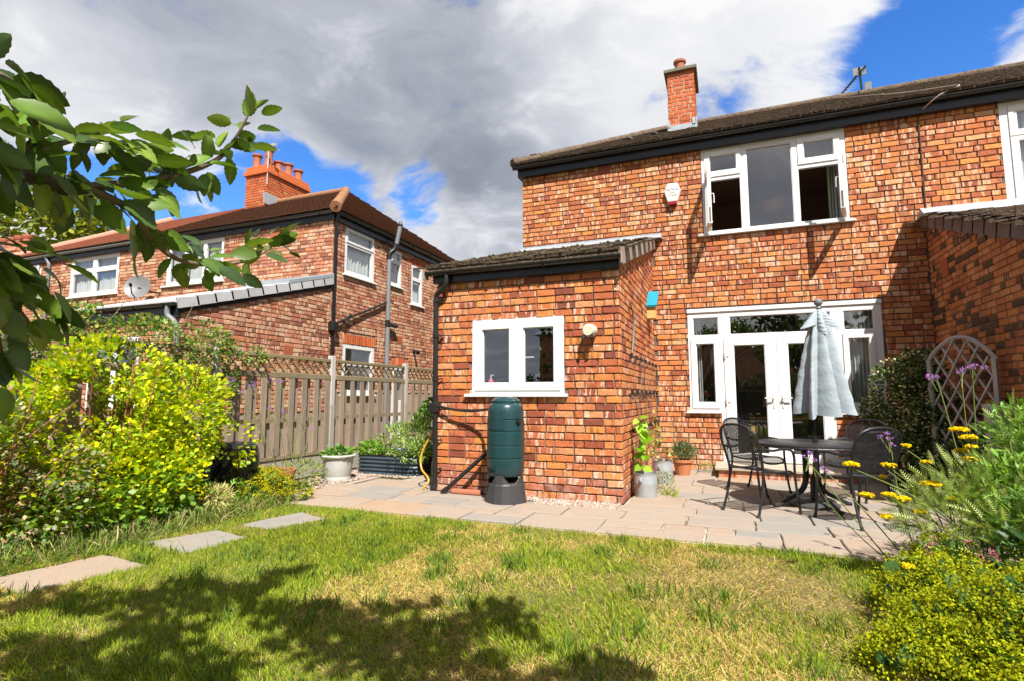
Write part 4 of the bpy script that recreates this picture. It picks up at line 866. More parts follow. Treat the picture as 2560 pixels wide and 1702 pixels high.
# lean-to of that house
ln = thing('lean_to', 'brick lean-to with pale verge tiles and black gutter behind the fence', 'extension', (LX, 7.6, 0))
LFY = 5.92; LW = -10.72
ltop = lambda y: 2.60 + (y - LFY) * (3.66 - 2.60) / (MY - LFY)
mb = MB(); L = MY - LFY - .006; mb.prism([(.02, .017, 0), (L, .017, 0), (L, .017, ltop(MY)), (.02, .017, ltop(LFY))], (0, .2, 0))
lsw = local_part(ln, 'side_wall', mb, 'mortar_left', (LX, LFY, 0), FACE_E)
B1 = lay_bricks(0, L, .9, 3.66, keep=lambda u, z: z < ltop(LFY + u) - .03, seed=71, header_every=3)
lfw = local_part(ln, 'front_wall', MB().holed(LW, LX - .01, 0, 2.58, [(-10.3, -9.0, 1.0, 2.2)], .017, .2), 'mortar_left', (0, LFY, 0))
B2 = lay_bricks(LW, LX, .9, 2.56, [(-10.3, -9.0, 1.0, 2.2)], seed=73, header_every=3)
brickwork([(lsw, wall_matrix((LX, LFY, 0), FACE_E), B1), (lfw, wall_matrix((0, LFY, 0), 0), B2)], 'brick_left', seed=75, detail=False)
window(ln, 'window', (0, LFY, 0), 0, (-10.3, -9.0, 1.0, 2.2), [(-10.2, -9.7, 1.1, 2.1), (-9.6, -9.1, 1.1, 2.1)])
part(ln, 'room_lining', MB().box(LW + .2, LFY + .6, .1, LX - .3, LFY + .65, 2.5), 'curtain_white')
lu = Vector((0, MY - 5.8, 3.80 - 2.70)).normalized(); lun = Vector((0, -lu.z, lu.y)); ll = (MY - 5.8) / lu.y
lro = part(ln, 'roof', MB().add([(LW - .06, 5.80, 2.70), (LX + .05, 5.80, 2.70), (LX + .05, MY, 3.80), (LW - .06, MY, 3.80), (LW - .06, 5.80, 2.66), (LX + .05, 5.80, 2.66), (LX + .05, MY, 3.76)], [(0, 1, 2, 3), (4, 5, 1, 0), (1, 5, 6, 2)]), 'verge_slate')
for k in range(11):
    a = Vector((LX + .03, 5.80, 2.715)) + lu * (k * ll / 11) + lun * .025; b = Vector((LX + .03, 5.80, 2.715)) + lu * ((k + 1.1) * ll / 11); w = Vector((.035, 0, 0)); dn = lun * -.17
    part(lro, 'verge_tile', MB().add([a, b, b + dn * .9, a + dn, a + w, b + w, b + w + dn * .9, a + w + dn], [(0, 1, 2, 3), (7, 6, 5, 4), (0, 4, 5, 1), (1, 5, 6, 2), (2, 6, 7, 3), (3, 7, 4, 0)]), 'verge_slate')
part(ln, 'flashing', MB().box(LW, MY - .02, 3.76, LX + .07, MY - .002, 3.90), 'lead'); part(ln, 'bargeboard', MB().prism([(LX + .003, 5.84, 2.50), (LX + .003, MY - .02, 3.58), (LX + .003, MY - .02, 3.70), (LX + .003, 5.84, 2.62)], (.02, 0, 0)), 'black_plastic')
part(ln, 'verge_lead', MB().prism([(LX + .066, MY - 1.3, 3.42), (LX + .066, MY - .03, 3.81), (LX + .066, MY - .03, 3.88), (LX + .066, MY - 1.3, 3.49)], (.004, 0, 0)), 'lead')
part(ln, 'fascia', MB().box(LW, LFY - .05, 2.44, LX + .02, LFY - .025, 2.66), 'black_plastic'); gutter(ln, 'gutter', (LW, LFY - .105, 2.655), (LX + .04, LFY - .105, 2.655), .055, .8)
part(ln, 'downpipe', MB().tube(spline([(LX - .16, LFY - .10, 2.62), (LX - .16, LFY - .10, 2.48), (LX - .06, LFY - .06, 2.38), (LX + .0, LFY - .045, 2.26)], 5) + [Vector((LX + .0, LFY - .045, .2))], .042, 9), 'grey_pipe', smooth=True)
ab = part(ln, 'air_brick', MB().box(LX - .02, 8.1, 2.02, LX + .006, 8.34, 2.20), 'airbrick')
for k in range(4):
    for j in range(6): part(ab, 'hole', MB().box(LX + .0062, 8.115 + j * .037, 2.035 + k * .04, LX + .0072, 8.14 + j * .037, 2.06 + k * .04), 'pot_clay')
# satellite dish on its bracket
dish = thing('satellite_dish', 'grey satellite dish between two white windows of the neighbouring house', 'dish', (-13.9, 9.35, 3.9))
dd = Vector((.55, -.80, .28)).normalized(); c0 = Vector((-13.9, 9.0, 3.97)); sx = dd.cross(Vector((0, 0, 1))).normalized(); sy = sx.cross(dd)
mb = MB(); n = 22; vs = [c0 - dd * .06]; fs = []
for r_, dp_ in ((.11, .035), (.22, .012), (.30, -.016)):
    for k in range(n): vs.append(c0 + (sx * math.cos(2 * math.pi * k / n) + sy * math.sin(2 * math.pi * k / n) * 1.08) * r_ - dd * dp_)
fs += [(0, 1 + k, 1 + (k + 1) % n) for k in range(n)]
for q_ in range(2): fs += [(1 + q_ * n + k, 1 + (q_ + 1) * n + k, 1 + (q_ + 1) * n + (k + 1) % n, 1 + q_ * n + (k + 1) % n) for k in range(n)]
mb.add(vs, fs); part(dish, 'reflector', mb, 'dish_grey', smooth=True)
part(dish, 'feed_arm', MB().tube([c0 - sy * .30, c0 - sy * .29 + dd * .2, c0 - sy * .13 + dd * .34], .014, 6).tube([c0 - sy * .15 + dd * .32, c0 - sy * .10 + dd * .38], .035, 8), 'black_pipe')
part(dish, 'bracket', MB().tube([c0 - dd * .05, (-13.7, 9.2, 3.86), (-13.6, MY + .01, 3.86)], .022, 7), 'black_pipe')
# the other half of that pair, seen through the branches
lh2 = thing('house', 'half of the brick pair seen through the apple branches, grey gutter', 'house', (-17.5, MY, 0))
lw2 = local_part(lh2, 'wall', MB().holed(-20.76, -14.42, 0, LZ, [r2, r3], .017, .26), 'mortar_left', (0, MY, 0))
brickwork([(lw2, wall_matrix((0, MY, 0), 0), lay_bricks(-20.76, -14.42, 2.6, LZ - .01, [r2, r3], seed=81, header_every=3))], 'brick_left', seed=83, detail=False)
window(lh2, 'window', (0, MY, 0), 0, r2, [(-17.35, -16.48, 4.78, 5.03), (-16.33, -15.45, 4.78, 5.03), (-17.35, -16.48, 4.1, 4.66), (-16.33, -15.45, 4.1, 4.66)], sill=(-17.5, -15.3, 3.95, 4.0), net=.12)
window(lh2, 'window', (0, MY, 0), 0, r3, [(-19.5, -19.0, 4.45, 4.8)], label='small window with tilted top light')
part(lh2, 'top_light', MB().bar((-19.55, MY - .12, 4.88), (-18.95, MY - .12, 4.88), .04, .04).bar((-19.55, MY - .01, 5.08), (-18.95, MY - .01, 5.08), .04, .04).bar((-19.53, MY - .12, 4.88), (-19.53, MY - .01, 5.08), .04, .04).bar((-18.97, MY - .12, 4.88), (-18.97, MY - .01, 5.08), .04, .04), 'upvc')
part(lh2, 'room_lining', MB().box(-20, MY + .6, 2.8, -14.6, MY + .65, 5.15), 'curtain_white')
part(lh2, 'fascia', MB().box(-20.9, MY - .06, 5.13, -14.42, MY - .035, 5.33), 'black_plastic'); gutter(lh2, 'gutter', (-20.9, MY - .118, 5.30), (-14.42, MY - .118, 5.30), .055, .95, 'grey_pipe')
part(lh2, 'downpipe', MB().tube([(-18.5, MY - .1, 5.26), (-18.4, MY - .06, 5.05), (-18.4, MY - .06, 2.5)], .045, 8), 'grey_pipe')
ridge_tiles(part(lh2, 'hip', MB().box(-20.9, LEY + .05, LEZ - .02, -20.7, LEY + .2, LEZ), 'tile_pink'), (-20.85, LEY + .05, LEZ + .03), (-18.3, LRY, LRZ + .03), 12, .12, 'tile_pink', 'hip_tile')
t = part(lh2, 'roof_tiles', tiles(MB(), (-20.9, LEY - .02, LEZ + .002), (1, 0, 0), lup, (int(lsl / .1) + 1, 6.5), .1, .165, .017, clip=lambda m: m.x > -20.9 + 2.6 * (m.y - LEY) / (LRY - LEY)), 'tile_pink'); t['kind'] = 'stuff'
# a farther house: roof and chimney show past the gutter
fh = thing('house', 'farther brick house with pots on its chimney at the picture edge', 'house', (-30, 14, 0))
part(fh, 'wall', MB().box(-34, 11, 0, -24.6, 17, 5.2), 'brick_left'); part(fh, 'roof', MB().add([(-34.3, 10.7, 5.2), (-24.3, 10.7, 5.2), (-24.3, 17.3, 5.2), (-34.3, 17.3, 5.2), (-31.5, 14, 7.4), (-27.5, 14, 7.4)], [(0, 1, 5, 4), (1, 2, 5), (2, 3, 4, 5), (3, 0, 4)]), 'tile_pink')
fs_ = part(fh, 'chimney', MB().box(-31.2, 13.4, 6.2, -28.9, 14.4, 7.6).box(-31.25, 13.35, 7.6, -28.85, 14.45, 7.75), 'brick_left')
for k in range(4): part(fs_, 'chimney_pot', MB().lathe((-30.95 + k * .6, 13.9, 7.75), [(.2, 0), (.17, .5), (.22, .56), (.22, .7), (.15, .7)], 12), 'pot_clay', smooth=True)

# ================================================================ GROUND
struct('ground', MB().add([(-400, -400, -.03), (400, -400, -.03), (400, 400, -.03), (-400, 400, -.03)], [(0, 1, 2, 3)]), 'turf')
struct('border_soil', MB().add([(-5.75, -6, -.012), (-4.55, -6, -.012), (-4.5, 4.9, -.012), (-5.75, 4.9, -.012)], [(0, 1, 2, 3)]).add([(1.15, 2.3, -.012), (2.6, 2.3, -.012), (2.6, 7.6, -.012), (1.9, 7.6, -.012), (1.5, 5.2, -.012)], [(0, 1, 2, 3, 4)]), 'soil')
struct('lawn', MB().add([(-4.55, -8, -.008), (1.25, -8, -.008), (1.25, 4.80, -.008), (-4.5, 4.95, -.008)], [(0, 1, 2, 3)]), 'turf')
# patio: riven sandstone flags, each laid by itself on a pale mortar bed
mortar_mat('patio_joint', (.46, .41, .34), (.16, .135, .09))
patio = struct('patio', MB().add([(-4.72, 4.80, -.004), (1.95, 4.76, -.004), (2.4, 7.2, -.004), (2.4, MY, -.004), (XE, MY, -.004), (XE, FY, -.004), (XL, FY, -.004), (XL, MY, -.004), (-4.3, MY, -.004), (-4.3, 7.0, -.004), (-5.05, 5.8, -.004)], [tuple(range(11))]), 'patio_joint')
def flag(x0, y0, x1, y1):
    rr = random.Random(int(x0 * 991 + y0 * 77)); j = lambda a=.006: rr.uniform(-a, a); h = .018 + rr.uniform(-.005, .006); e = .006
    pts = []
    for (ax, ay, bx, by) in ((x0, y0, x1, y0), (x1, y0, x1, y1), (x1, y1, x0, y1), (x0, y1, x0, y0)):
        for t in (0, .33, .66): pts.append((ax + (bx - ax) * t + j(), ay + (by - ay) * t + j()))
    cx, cy = (x0 + x1) / 2, (y0 + y1) / 2; n = len(pts)
    lo = [(x, y, -.01) for x, y in pts]; md = [(x, y, h - .006) for x, y in pts]; tp = [(x + math.copysign(e, cx - x), y + math.copysign(e, cy - y), h + j(.0015)) for x, y in pts]
    mb = MB(); mb.add(lo + md + tp, [tuple(range(2 * n, 3 * n))] + [(i, (i + 1) % n, (i + 1) % n + n, i + n) for i in range(n)] + [(i + n, (i + 1) % n + n, (i + 1) % n + 2 * n, i + 2 * n) for i in range(n)])
    part(patio, 'paving_slab', mb, 'sandstone')
J = .020
rows_ = [(4.79, 5.33, -4.72, 1.95), (5.33, 5.74, -4.9, 2.1), (5.74, 6.13, -5.0, XL - .02)]
fr = random.Random(5)
def fill(x0, x1, y0, y1):
    x = x0
    while x < x1 - .05:
        w = fr.choice([.45, .6, .6, .75, .9, .3]); 
        if x1 - x - w < .25: w = x1 - x
        w = min(w, x1 - x)
        if y1 - y0 > .5 and w >= .6 and fr.random() < .3:
            ym = y0 + (y1 - y0) * fr.choice([.45, .55]); flag(x + J / 2, y0 + J / 2, x + w - J / 2, ym - J / 2); xm = x + w * fr.choice([.4, .6]); flag(x + J / 2, ym + J / 2, xm - J / 2, y1 - J / 2); flag(xm + J / 2, ym + J / 2, x + w - J / 2, y1 - J / 2)
        else: flag(x + J / 2, y0 + J / 2, x + w - J / 2, y1 - J / 2)
        x += w
for (y0, y1, x0, x1) in rows_: fill(x0, x1, y0, y1)
fill(-2.1, XE + .05, 5.745, 5.80); fill(XE + .02, 2.2, 5.74, 6.13)
y = 6.13
for dy in (.56, .42, .60, .45, .58, .4, .26):
    fill(XE + .03, 2.38, y, min(y + dy, MY - .02)); 
    if y + dy < 7.1: fill(-4.75, XL - .03, y, y + dy)
    elif y < 8.8: fill(-4.25, XL - .03, y, y + dy)
    y += dy
fill(XL + .0, -2.62, 5.745, 6.06)
# gravel: loose chippings, thousands of small stones
def chippings(name, polys, n, label, s=(.008, .018)):
    P = []
    tot = sum((b - a) * (d - c) for a, b, c, d in polys)
    for (a, b, c, d) in polys:
        k = int(n * (b - a) * (d - c) / tot); P.append(np.stack([RNG.uniform(a, b, k), RNG.uniform(c, d, k), RNG.uniform(0, .012, k)], 1))
    P = np.concatenate(P); n = len(P)
    V = np.array([(1, 0, 0), (-.9, .2, 0), (0, 1, .1), (.1, -1, 0), (0, 0, .8), (.1, 0, -.7)], float); F = [(4, 0, 2), (4, 2, 1), (4, 1, 3), (4, 3, 0), (5, 2, 0), (5, 1, 2), (5, 3, 1), (5, 0, 3)]
    o = leaves(name, P, rdir(n), RNG.uniform(s[0], s[1], n), mixcol(n, [(.36, .25, .20), (.48, .42, .37), (.30, .18, .14), (.42, .35, .30), (.25, .20, .18)], .12), (V, F), None, 'chip', upj=1)
    o['kind'] = 'stuff'; tag(o, label, 'gravel'); return o
leaf_mat('chip', .0, .9, .15)
chippings('gravel', [(-2.05, XE - .02, 5.80, FY - .005), (-2.62, -2.05, 5.95, FY - .005)], 2600, 'pink gravel strip along the extension wall foot')
chippings('gravel', [(-5.7, -5.0, 5.0, 9.0), (-5.0, -4.25, 6.9, 9.0)], 9000, 'pale gravel beneath the white pot and metal raised bed')
struct('gravel_bed', MB().box(-5.72, 4.92, -.02, -4.9, 9.4, -.006).box(-2.1, 5.8, -.02, XE, FY, -.0035), 'chips')
# stepping stones in the grass
for i, (P, lab) in enumerate((([(-4.55, 2.12), (-4.04, 2.06), (-3.88, 2.70), (-4.42, 2.78)], 'stepping stone at the lawn edge nearest the camera, leaf-shadowed'), ([(-4.50, 3.08), (-3.90, 3.02), (-3.84, 3.55), (-4.28, 3.64)], 'middle stepping stone of three below the golden bush'), ([(-4.28, 3.87), (-3.88, 3.83), (-3.72, 4.38), (-4.14, 4.50)], 'stepping stone of three closest to the patio'))):
    rr_ = random.Random(i); pts = []
    for k in range(4):
        a = P[k]; b = P[(k + 1) % 4]
        for t in (0, .25, .5, .75): pts.append((a[0] + (b[0] - a[0]) * t + rr_.uniform(-.018, .018), a[1] + (b[1] - a[1]) * t + rr_.uniform(-.018, .018)))
    c = np.mean(np.array(pts), 0); n = len(pts)
    mb = MB(); mb.add([(x, y, -.01) for x, y in pts] + [(x, y, .001) for x, y in pts] + [(x + (c[0] - x) * .05, y + (c[1] - y) * .05, .006) for x, y in pts], [tuple(range(2 * n, 3 * n))] + [(i_, (i_ + 1) % n, (i_ + 1) % n + n, i_ + n) for i_ in range(n)] + [(i_ + n, (i_ + 1) % n + n, (i_ + 1) % n + 2 * n, i_ + 2 * n) for i_ in range(n)])
    single('stepping_stone', mb, 'sandstone', lab, 'paving stone', (float(c[0]), float(c[1]), 0), 'stepping stones in the grass')
# ================================================================ FENCE (boundary on the left)
fence = thing('garden_fence', 'weathered vertical-board fence with lattice top along the left boundary', 'fence', (XF, 5.0, 0))
posts_y = [.55, 2.65, 4.75, 6.84, 8.94, 10.9]
def bay(y0, y1, last=False):
    a, b = y0 + .05, y1 - .05
    part(fence, 'gravel_board', MB().cbox(XF - .02, a, .02, XF + .022, b, .33, .006), 'concrete')
    part(fence, 'bottom_rail', MB().box(XF - .03, a, .335, XF + .036, b, .375), 'fence_rail')
    part(fence, 'middle_rail', MB().box(XF - .018, a, .84, XF + .018, b, .90), 'fence_rail')
    part(fence, 'top_rail', MB().cbox(XF - .035, a, 1.46, XF + .042, b, 1.535, .005), 'fence_rail')
    part(fence, 'lattice_rail', MB().cbox(XF - .025, a, 1.735, XF + .03, b, 1.785, .005), 'lattice_wood')
    n = int((b - a) / .118)
    for k in range(n):                                # boards overlap on alternate sides of the rails
        y = a + (k + .5) * (b - a) / n; s = 1 if k % 2 else -1; x = XF + s * .030; w = .050 if s > 0 else .056
        part(fence, 'board', MB().cbox(x - .008, y - w + random.uniform(-.003, .003), .376, x + .008, y + w + random.uniform(-.003, .003), 1.459, .003), 'fence_wood')
    k = a - .2
    while k < b:                                      # diagonal lattice slats, two layers
        for d, x in ((1, XF - .006), (-1, XF + .010)):
            p0, p1 = k, k + .2
            z0, z1 = (1.536, 1.734) if d > 0 else (1.734, 1.536)
            q0, q1 = max(p0, a), min(p1, b)
            if q1 - q0 < .03: continue
            f0, f1 = (q0 - p0) / .2, (q1 - p0) / .2
            part(fence, 'lattice_slat', MB().bar((x, q0, z0 + (z1 - z0) * f0), (x, q1, z0 + (z1 - z0) * f1), .014, .020, up=(1, 0, 0)), 'lattice_wood')
        k += .152
for i in range(len(posts_y) - 1): bay(posts_y[i], posts_y[i + 1])
for y in posts_y:
    part(fence, 'post', MB().cbox(XF - .05, y - .05, 0, XF + .05, y + .05, 1.06, .006), 'concrete')
    part(fence, 'post_extension', MB().cbox(XF - .045, y - .045, 1.061, XF + .045, y + .045, 1.84, .006), 'grey_wood')
# fence on the right behind the border: low boards and a grey post
rf = thing('garden_fence', 'dark weathered board fence behind the yellow yarrow border', 'fence', (2.66, 6.4, 0))
part(rf, 'post', MB().cbox(2.58, 7.22, 0, 2.70, 7.34, 1.12, .008), 'grey_wood')
part(rf, 'post', MB().cbox(2.60, 5.1, 0, 2.71, 5.2, 1.12, .008), 'old_wood')
for k in range(6): part(rf, 'board', MB().cbox(2.66 - .02 * (k % 2), 3.2, .06 + k * .175, 2.69 - .02 * (k % 2), 7.20, .06 + k * .175 + .185, .006), 'old_wood')
# arched trellis
tr = thing('trellis', 'arched grey wooden trellis against the shaded brick side wall', 'trellis', (2.5, 7.62, 0))
ta, tb = Vector((2.27, 7.86, 0)), Vector((2.745, 7.36, 0)); td = (tb - ta); tl = td.length; tu = td.normalized(); tn = Vector((0, 0, 1)).cross(tu)
def tp(u, z, d=0): return ta + tu * u + tn * d + Vector((0, 0, z))
ah = lambda u: 1.60 + .27 * math.sin(math.pi * min(max(u / tl, 0), 1)) ** .8
for u in (.02, tl - .02): part(tr, 'upright', MB().bar(tp(u, .02), tp(u, 1.62), .042, .042, up=tu), 'grey_wood')
part(tr, 'arch', MB().tube([tp(tl * k / 12, ah(tl * k / 12)) for k in range(13)], .024, 6), 'grey_wood')
part(tr, 'bottom_rail', MB().bar(tp(0, .15), tp(tl, .15), .03, .035), 'grey_wood')
for d, off in ((1, -.012), (-1, .012)):
    c = -1.6
    while c < tl + 1.8:
        p = []
        for k in range(41):
            z = .15 + k * 1.75 / 40; u = c + d * (z - .15) * .52
            if 0.03 < u < tl - .03 and z < ah(u): p.append((u, z))
        if len(p) > 3: part(tr, 'lattice_slat', MB().bar(tp(*p[0], off), tp(*p[-1], off), .016, .026, up=tn), 'grey_wood')
        c += .145

# ================================================================ THINGS ON AND BY THE WALLS
al = thing('alarm_box', 'white hexagonal alarm box with red base on the upper wall', 'alarm box', (-.735, MY, 4.68))
def hexa(w, h, y0, y1, z0, z1): 
    pts = [(-.30 * w, h / 2), (.30 * w, h / 2), (w / 2, .12 * h), (.26 * w, -h / 2), (-.26 * w, -h / 2), (-w / 2, .12 * h)]
    return pts
pts = hexa(.285, .37, 0, 0, 0, 0); m_ = MB(); ax, az = -.735, 4.675
m_.add([(ax + x, MY - .001, az + z) for x, z in pts] + [(ax + x, MY - .055, az + z) for x, z in pts] + [(ax + x * .9, MY - .075, az + z * .9) for x, z in pts], [tuple(range(12, 18))] + [(i, (i + 1) % 6, (i + 1) % 6 + 6, i + 6) for i in range(6)] + [(i + 6, (i + 1) % 6 + 6, (i + 1) % 6 + 12, i + 12) for i in range(6)])
part(al, 'cover', m_, 'white_paint')
part(al, 'strobe_lens', MB().prism([(ax - .085, MY - .002, az - .145), (ax + .085, MY - .002, az - .145), (ax + .06, MY - .002, az - .195), (ax - .06, MY - .002, az - .195)], (0, -.085, 0)), 'red_lens')
text(al, 'NOVA', .075, (0, -.0765, .055), 'print_blue'); text(al, 'SECURITY', .022, (0, -.0765, .0), 'cable'); text(al, '0161 286 8660', .024, (0, -.0765, -.045), 'cable')
lamp = thing('wall_lamp', 'cream twin-spot security lamp beside the kitchen window', 'lamp', (-1.46, FY, 1.95))
part(lamp, 'housing', MB().tube([(-1.44, FY - .001, 1.95), (-1.445, FY - .05, 1.95), (-1.45, FY - .13, 1.945), (-1.45, FY - .15, 1.945)], [.075, .078, .075, .06], 14), 'lamp_cream', smooth=True)
for dx in (-.045, .035): part(lamp, 'spot', MB().tube([(-1.45 + dx, FY - .12, 1.88), (-1.45 + dx * 1.3, FY - .15, 1.845)], [.018, .024], 9), 'bulb_black', smooth=True)
bh = thing('bird_house', 'small yellow bird house with turquoise roof on the extension side', 'bird house', (XE, 8.66, 2.62))
by, bz = 8.60, 2.60
part(bh, 'box', MB().prism([(XE + .002, by - .11, bz - .20), (XE + .002, by + .09, bz - .20), (XE + .002, by + .09, bz + .08), (XE + .002, by - .11, bz + .0)], (.13, 0, 0)), 'yellow_wood')
part(bh, 'roof', MB().prism([(XE + .002, by - .15, bz + .0), (XE + .002, by - .14, bz - .03), (XE + .002, by + .14, bz + .235), (XE + .002, by + .13, bz + .265)], (.16, 0, 0)), 'teal_paint')
part(bh, 'entrance', MB().tube([(XE + .131, by + .0, bz - .05), (XE + .1335, by + .0, bz - .05)], .022, 10), 'bulb_black')
# festoon lights in three rows along the extension side
fl = thing('string_lights', 'festoon string of clear bulbs in three rows on the side wall', 'string lights', (XE, 8, 1.2))
cab = []
for r_, z in enumerate((1.72, 1.27, .80)):
    ys = np.linspace(6.72, 9.22, 7)
    for i, yy in enumerate(ys):
        cab.append((XE + .03, yy, z + .015)); 
        if i < 6: cab.append((XE + .03, (yy + ys[i + 1]) / 2, z - .035))
        part(fl, 'socket', MB().tube([(XE + .035, yy, z + .01), (XE + .038, yy, z - .045)], [.016, .019], 8), 'bulb_black')
        part(fl, 'bulb', MB().lathe((XE + .038, yy, z - .13), [(.002, 0), (.022, .012), (.030, .035), (.024, .062), (.014, .085)], 9), 'bulb_glass', smooth=True)
    cab.append((XE + .03, 9.30, z - .1))
    if r_ < 2: cab += [(XE + .025, 9.31, z - .3), (XE + .025, 9.0, z - .42), (XE + .025, 6.8, z - .44)]
part(fl, 'flex', MB().tube(spline(cab, 4), .0055, 5), 'bulb_black')
part(fl, 'lead', MB().tube(spline([(XE + .02, 6.70, 2.36), (XE + .03, 6.86, 2.30), (XE + .03, 6.98, 2.12), (XE + .03, 6.92, 1.92), (XE + .03, 6.78, 1.74)], 6), .010, 6), 'grey_pipe', smooth=True)
vn_ = thing('bare_vine', 'thin bare climber stems between the rows of bulbs', 'vine', (XE, 8.0, .3))
for k in range(9):
    y0 = random.uniform(6.85, 9.2); z0 = random.uniform(.3, 1.2); p = [(XE + .015, y0, z0)]
    for j in range(7): p.append((XE + random.uniform(.008, .035), p[-1][1] + random.uniform(-.10, .12), p[-1][2] + random.uniform(.0, .22)))
    part(vn_, 'stem', MB().tube(spline(p, 3), .0035, 4), 'twig')
P_ = np.stack([np.full(60, XE + .03), RNG.normal(8.9, .3, 60), RNG.uniform(.35, 1.0, 60)], 1); leaves('foliage', P_, rdir(60, .0), RNG.uniform(.03, .06, 60), mixcol(60, [(.30, .30, .05), (.42, .30, .06), (.16, .2, .04)]), T_OVAL, vn_)
tmr = thing('outdoor_socket', 'grey weatherproof socket box on the side wall above the vine pot', 'socket', (XE, 7.55, .74)); part(tmr, 'box', MB().cbox(XE + .002, 7.42, .66, XE + .085, 7.62, .86, .012), 'black_pipe'); part(tmr, 'cover', MB().cbox(XE + .0855, 7.44, .68, XE + .10, 7.60, .80, .006), 'grey_pipe')
# telephone cable from the ridge down the party line
cb = thing('roof_cable', 'thin loose cable over the roof and down the upper wall', 'cable', (2.85, MY, 4.5))
part(cb, 'cord', MB().tube([(2.845, MY - .012, z) for z in np.linspace(5.38, 3.75, 14)], .008, 5), 'cable')
part(cb, 'roof_cord', MB().tube(spline([(2.85, MY - .07, 5.42), (3.05, MY - .20, 5.56), (3.35, 9.35, 5.74), (3.0, 9.9, 6.03), (2.7, 10.3, 6.26), (2.75, 10.9, 6.58), (2.5, 11.8, 7.07), (2.3, 12.6, 7.52)], 6), .011, 5), 'rope')
aer = thing('tv_aerial', 'television aerial standing on the ridge against the clouds', 'aerial', (2.88, RY, RZ))
part(aer, 'mast', MB().tube([(2.92, RY, RZ), (2.90, RY, RZ + .62)], .02, 6), 'black_pipe'); part(aer, 'boom', MB().bar((3.0, RY - .1, RZ + .58), (2.62, RY + .3, RZ + .26), .022, .022), 'black_pipe')
for k in range(9):
    c = Vector((3.0, RY - .1, RZ + .58)).lerp(Vector((2.62, RY + .3, RZ + .26)), .12 + k * .1); part(aer, 'element', MB().tube([c - Vector((.09, .07, .06)), c + Vector((.09, .07, .06))], .006, 4), 'black_pipe')
part(aer, 'reflector', MB().box(2.78, RY + .0, RZ + .44, 3.02, RY + .012, RZ + .62).box(2.98, RY + .0, RZ + .06, 3.1, RY + .012, RZ + .26), 'dish_grey')

# ================================================================ WATER BUTT
wb = thing('water_butt', 'dark green ribbed water butt on black stand under the kitchen window', 'water butt', (-2.36, 5.74, 0))
wx, wy = -2.36, 5.74
prof = [(.15, .30), (.185, .315), (.205, .36), (.212, .44), (.215, .50), (.210, .505), (.210, .515), (.216, .52), (.217, .64), (.212, .645), (.212, .655), (.217, .66), (.214, .80), (.208, .805), (.208, .815), (.214, .82), (.210, .93), (.202, .935), (.202, .945), (.208, .95), (.205, 1.02), (.196, 1.08), (.172, 1.12), (.15, 1.128)]
part(wb, 'barrel', MB().lathe((wx, wy, 0), prof, 26), 'butt_green', smooth=True)
part(wb, 'lid', MB().lathe((wx, wy, 0), [(.155, 1.122), (.165, 1.13), (.165, 1.148), (.150, 1.165), (.120, 1.185), (.05, 1.196), (.001, 1.198)], 24), 'butt_green', smooth=True)
part(wb, 'panel', MB().add([(wx + .2165 * math.cos(t), wy + .2165 * math.sin(t), z) for z in (.955, .835) for t in np.linspace(R(215), R(285), 9)], [(i, i + 1, i + 10, i + 9) for i in range(8)]), 'butt_green', smooth=True)
part(wb, 'slot', MB().box(wx + .175, wy - .13, .905, wx + .21, wy - .06, .935), 'bulb_black')
sv = MB(); n = 16; rb = []
for z, rr_ in ((.0, .235), (.02, .235), (.22, .212), (.23, .205), (.33, .20)):
    for k in range(n):
        f = 1 - (.05 if k % 4 == 2 else 0); t = 2 * math.pi * (k + .5) / n; rb.append((wx + rr_ * f * math.cos(t), wy + rr_ * f * math.sin(t), z - (.09 if z > .3 and k % 4 in (1, 2) else 0)))
sv.add(rb, [(i * n + k, i * n + (k + 1) % n, (i + 1) * n + (k + 1) % n, (i + 1) * n + k) for i in range(4) for k in range(n)]); part(wb, 'stand', sv, 'butt_stand')
part(wb, 'stand_core', MB().lathe((wx, wy, 0), [(.17, .02), (.16, .24)], 14), 'butt_stand')
part(wb, 'tap', MB().tube([(wx - .09, wy - .18, .38), (wx - .105, wy - .235, .38)], .022, 9).tube([(wx - .105, wy - .225, .385), (wx - .105, wy - .235, .31)], .016, 8).box(wx - .125, wy - .24, .395, wx - .085, wy - .215, .42), 'bulb_black')
hs = thing('filler_hose', 'black hose from downpipe diverter across to the water butt', 'hose', (-3.0, 6.0, 1.05)); part(hs, 'tube', MB().tube(spline([(XL + .08, FY - .06, 1.075), (-3.2, FY - .10, 1.035), (-2.95, FY - .13, 1.02), (-2.7, FY - .22, 1.04), (-2.53, wy + .02, 1.055)], 6), .016, 8), 'black_pipe', smooth=True)
wp = thing('waste_pipe', 'black pipe leaning from the ground up to the wall behind the butt', 'pipe', (-3.1, 5.97, 0)); part(wp, 'tube', MB().tube([(-3.26, 5.93, .04), (-3.21, 5.945, .085), (-2.52, FY - .03, .72)], .026, 9), 'black_pipe', smooth=True)
part(wp, 'joint', MB().tube([(-3.28, 5.92, .025), (-3.22, 5.94, .075)], .034, 9), 'black_pipe'); part(wp, 'ground_pipe', MB().tube([(-3.17, 5.98, .045), (-2.78, 5.97, .045)], .035, 9), 'pot_clay', smooth=True)
ho = thing('garden_hose', 'yellow garden hose hanging at the extension corner', 'hose', (-3.62, 6.35, 0))
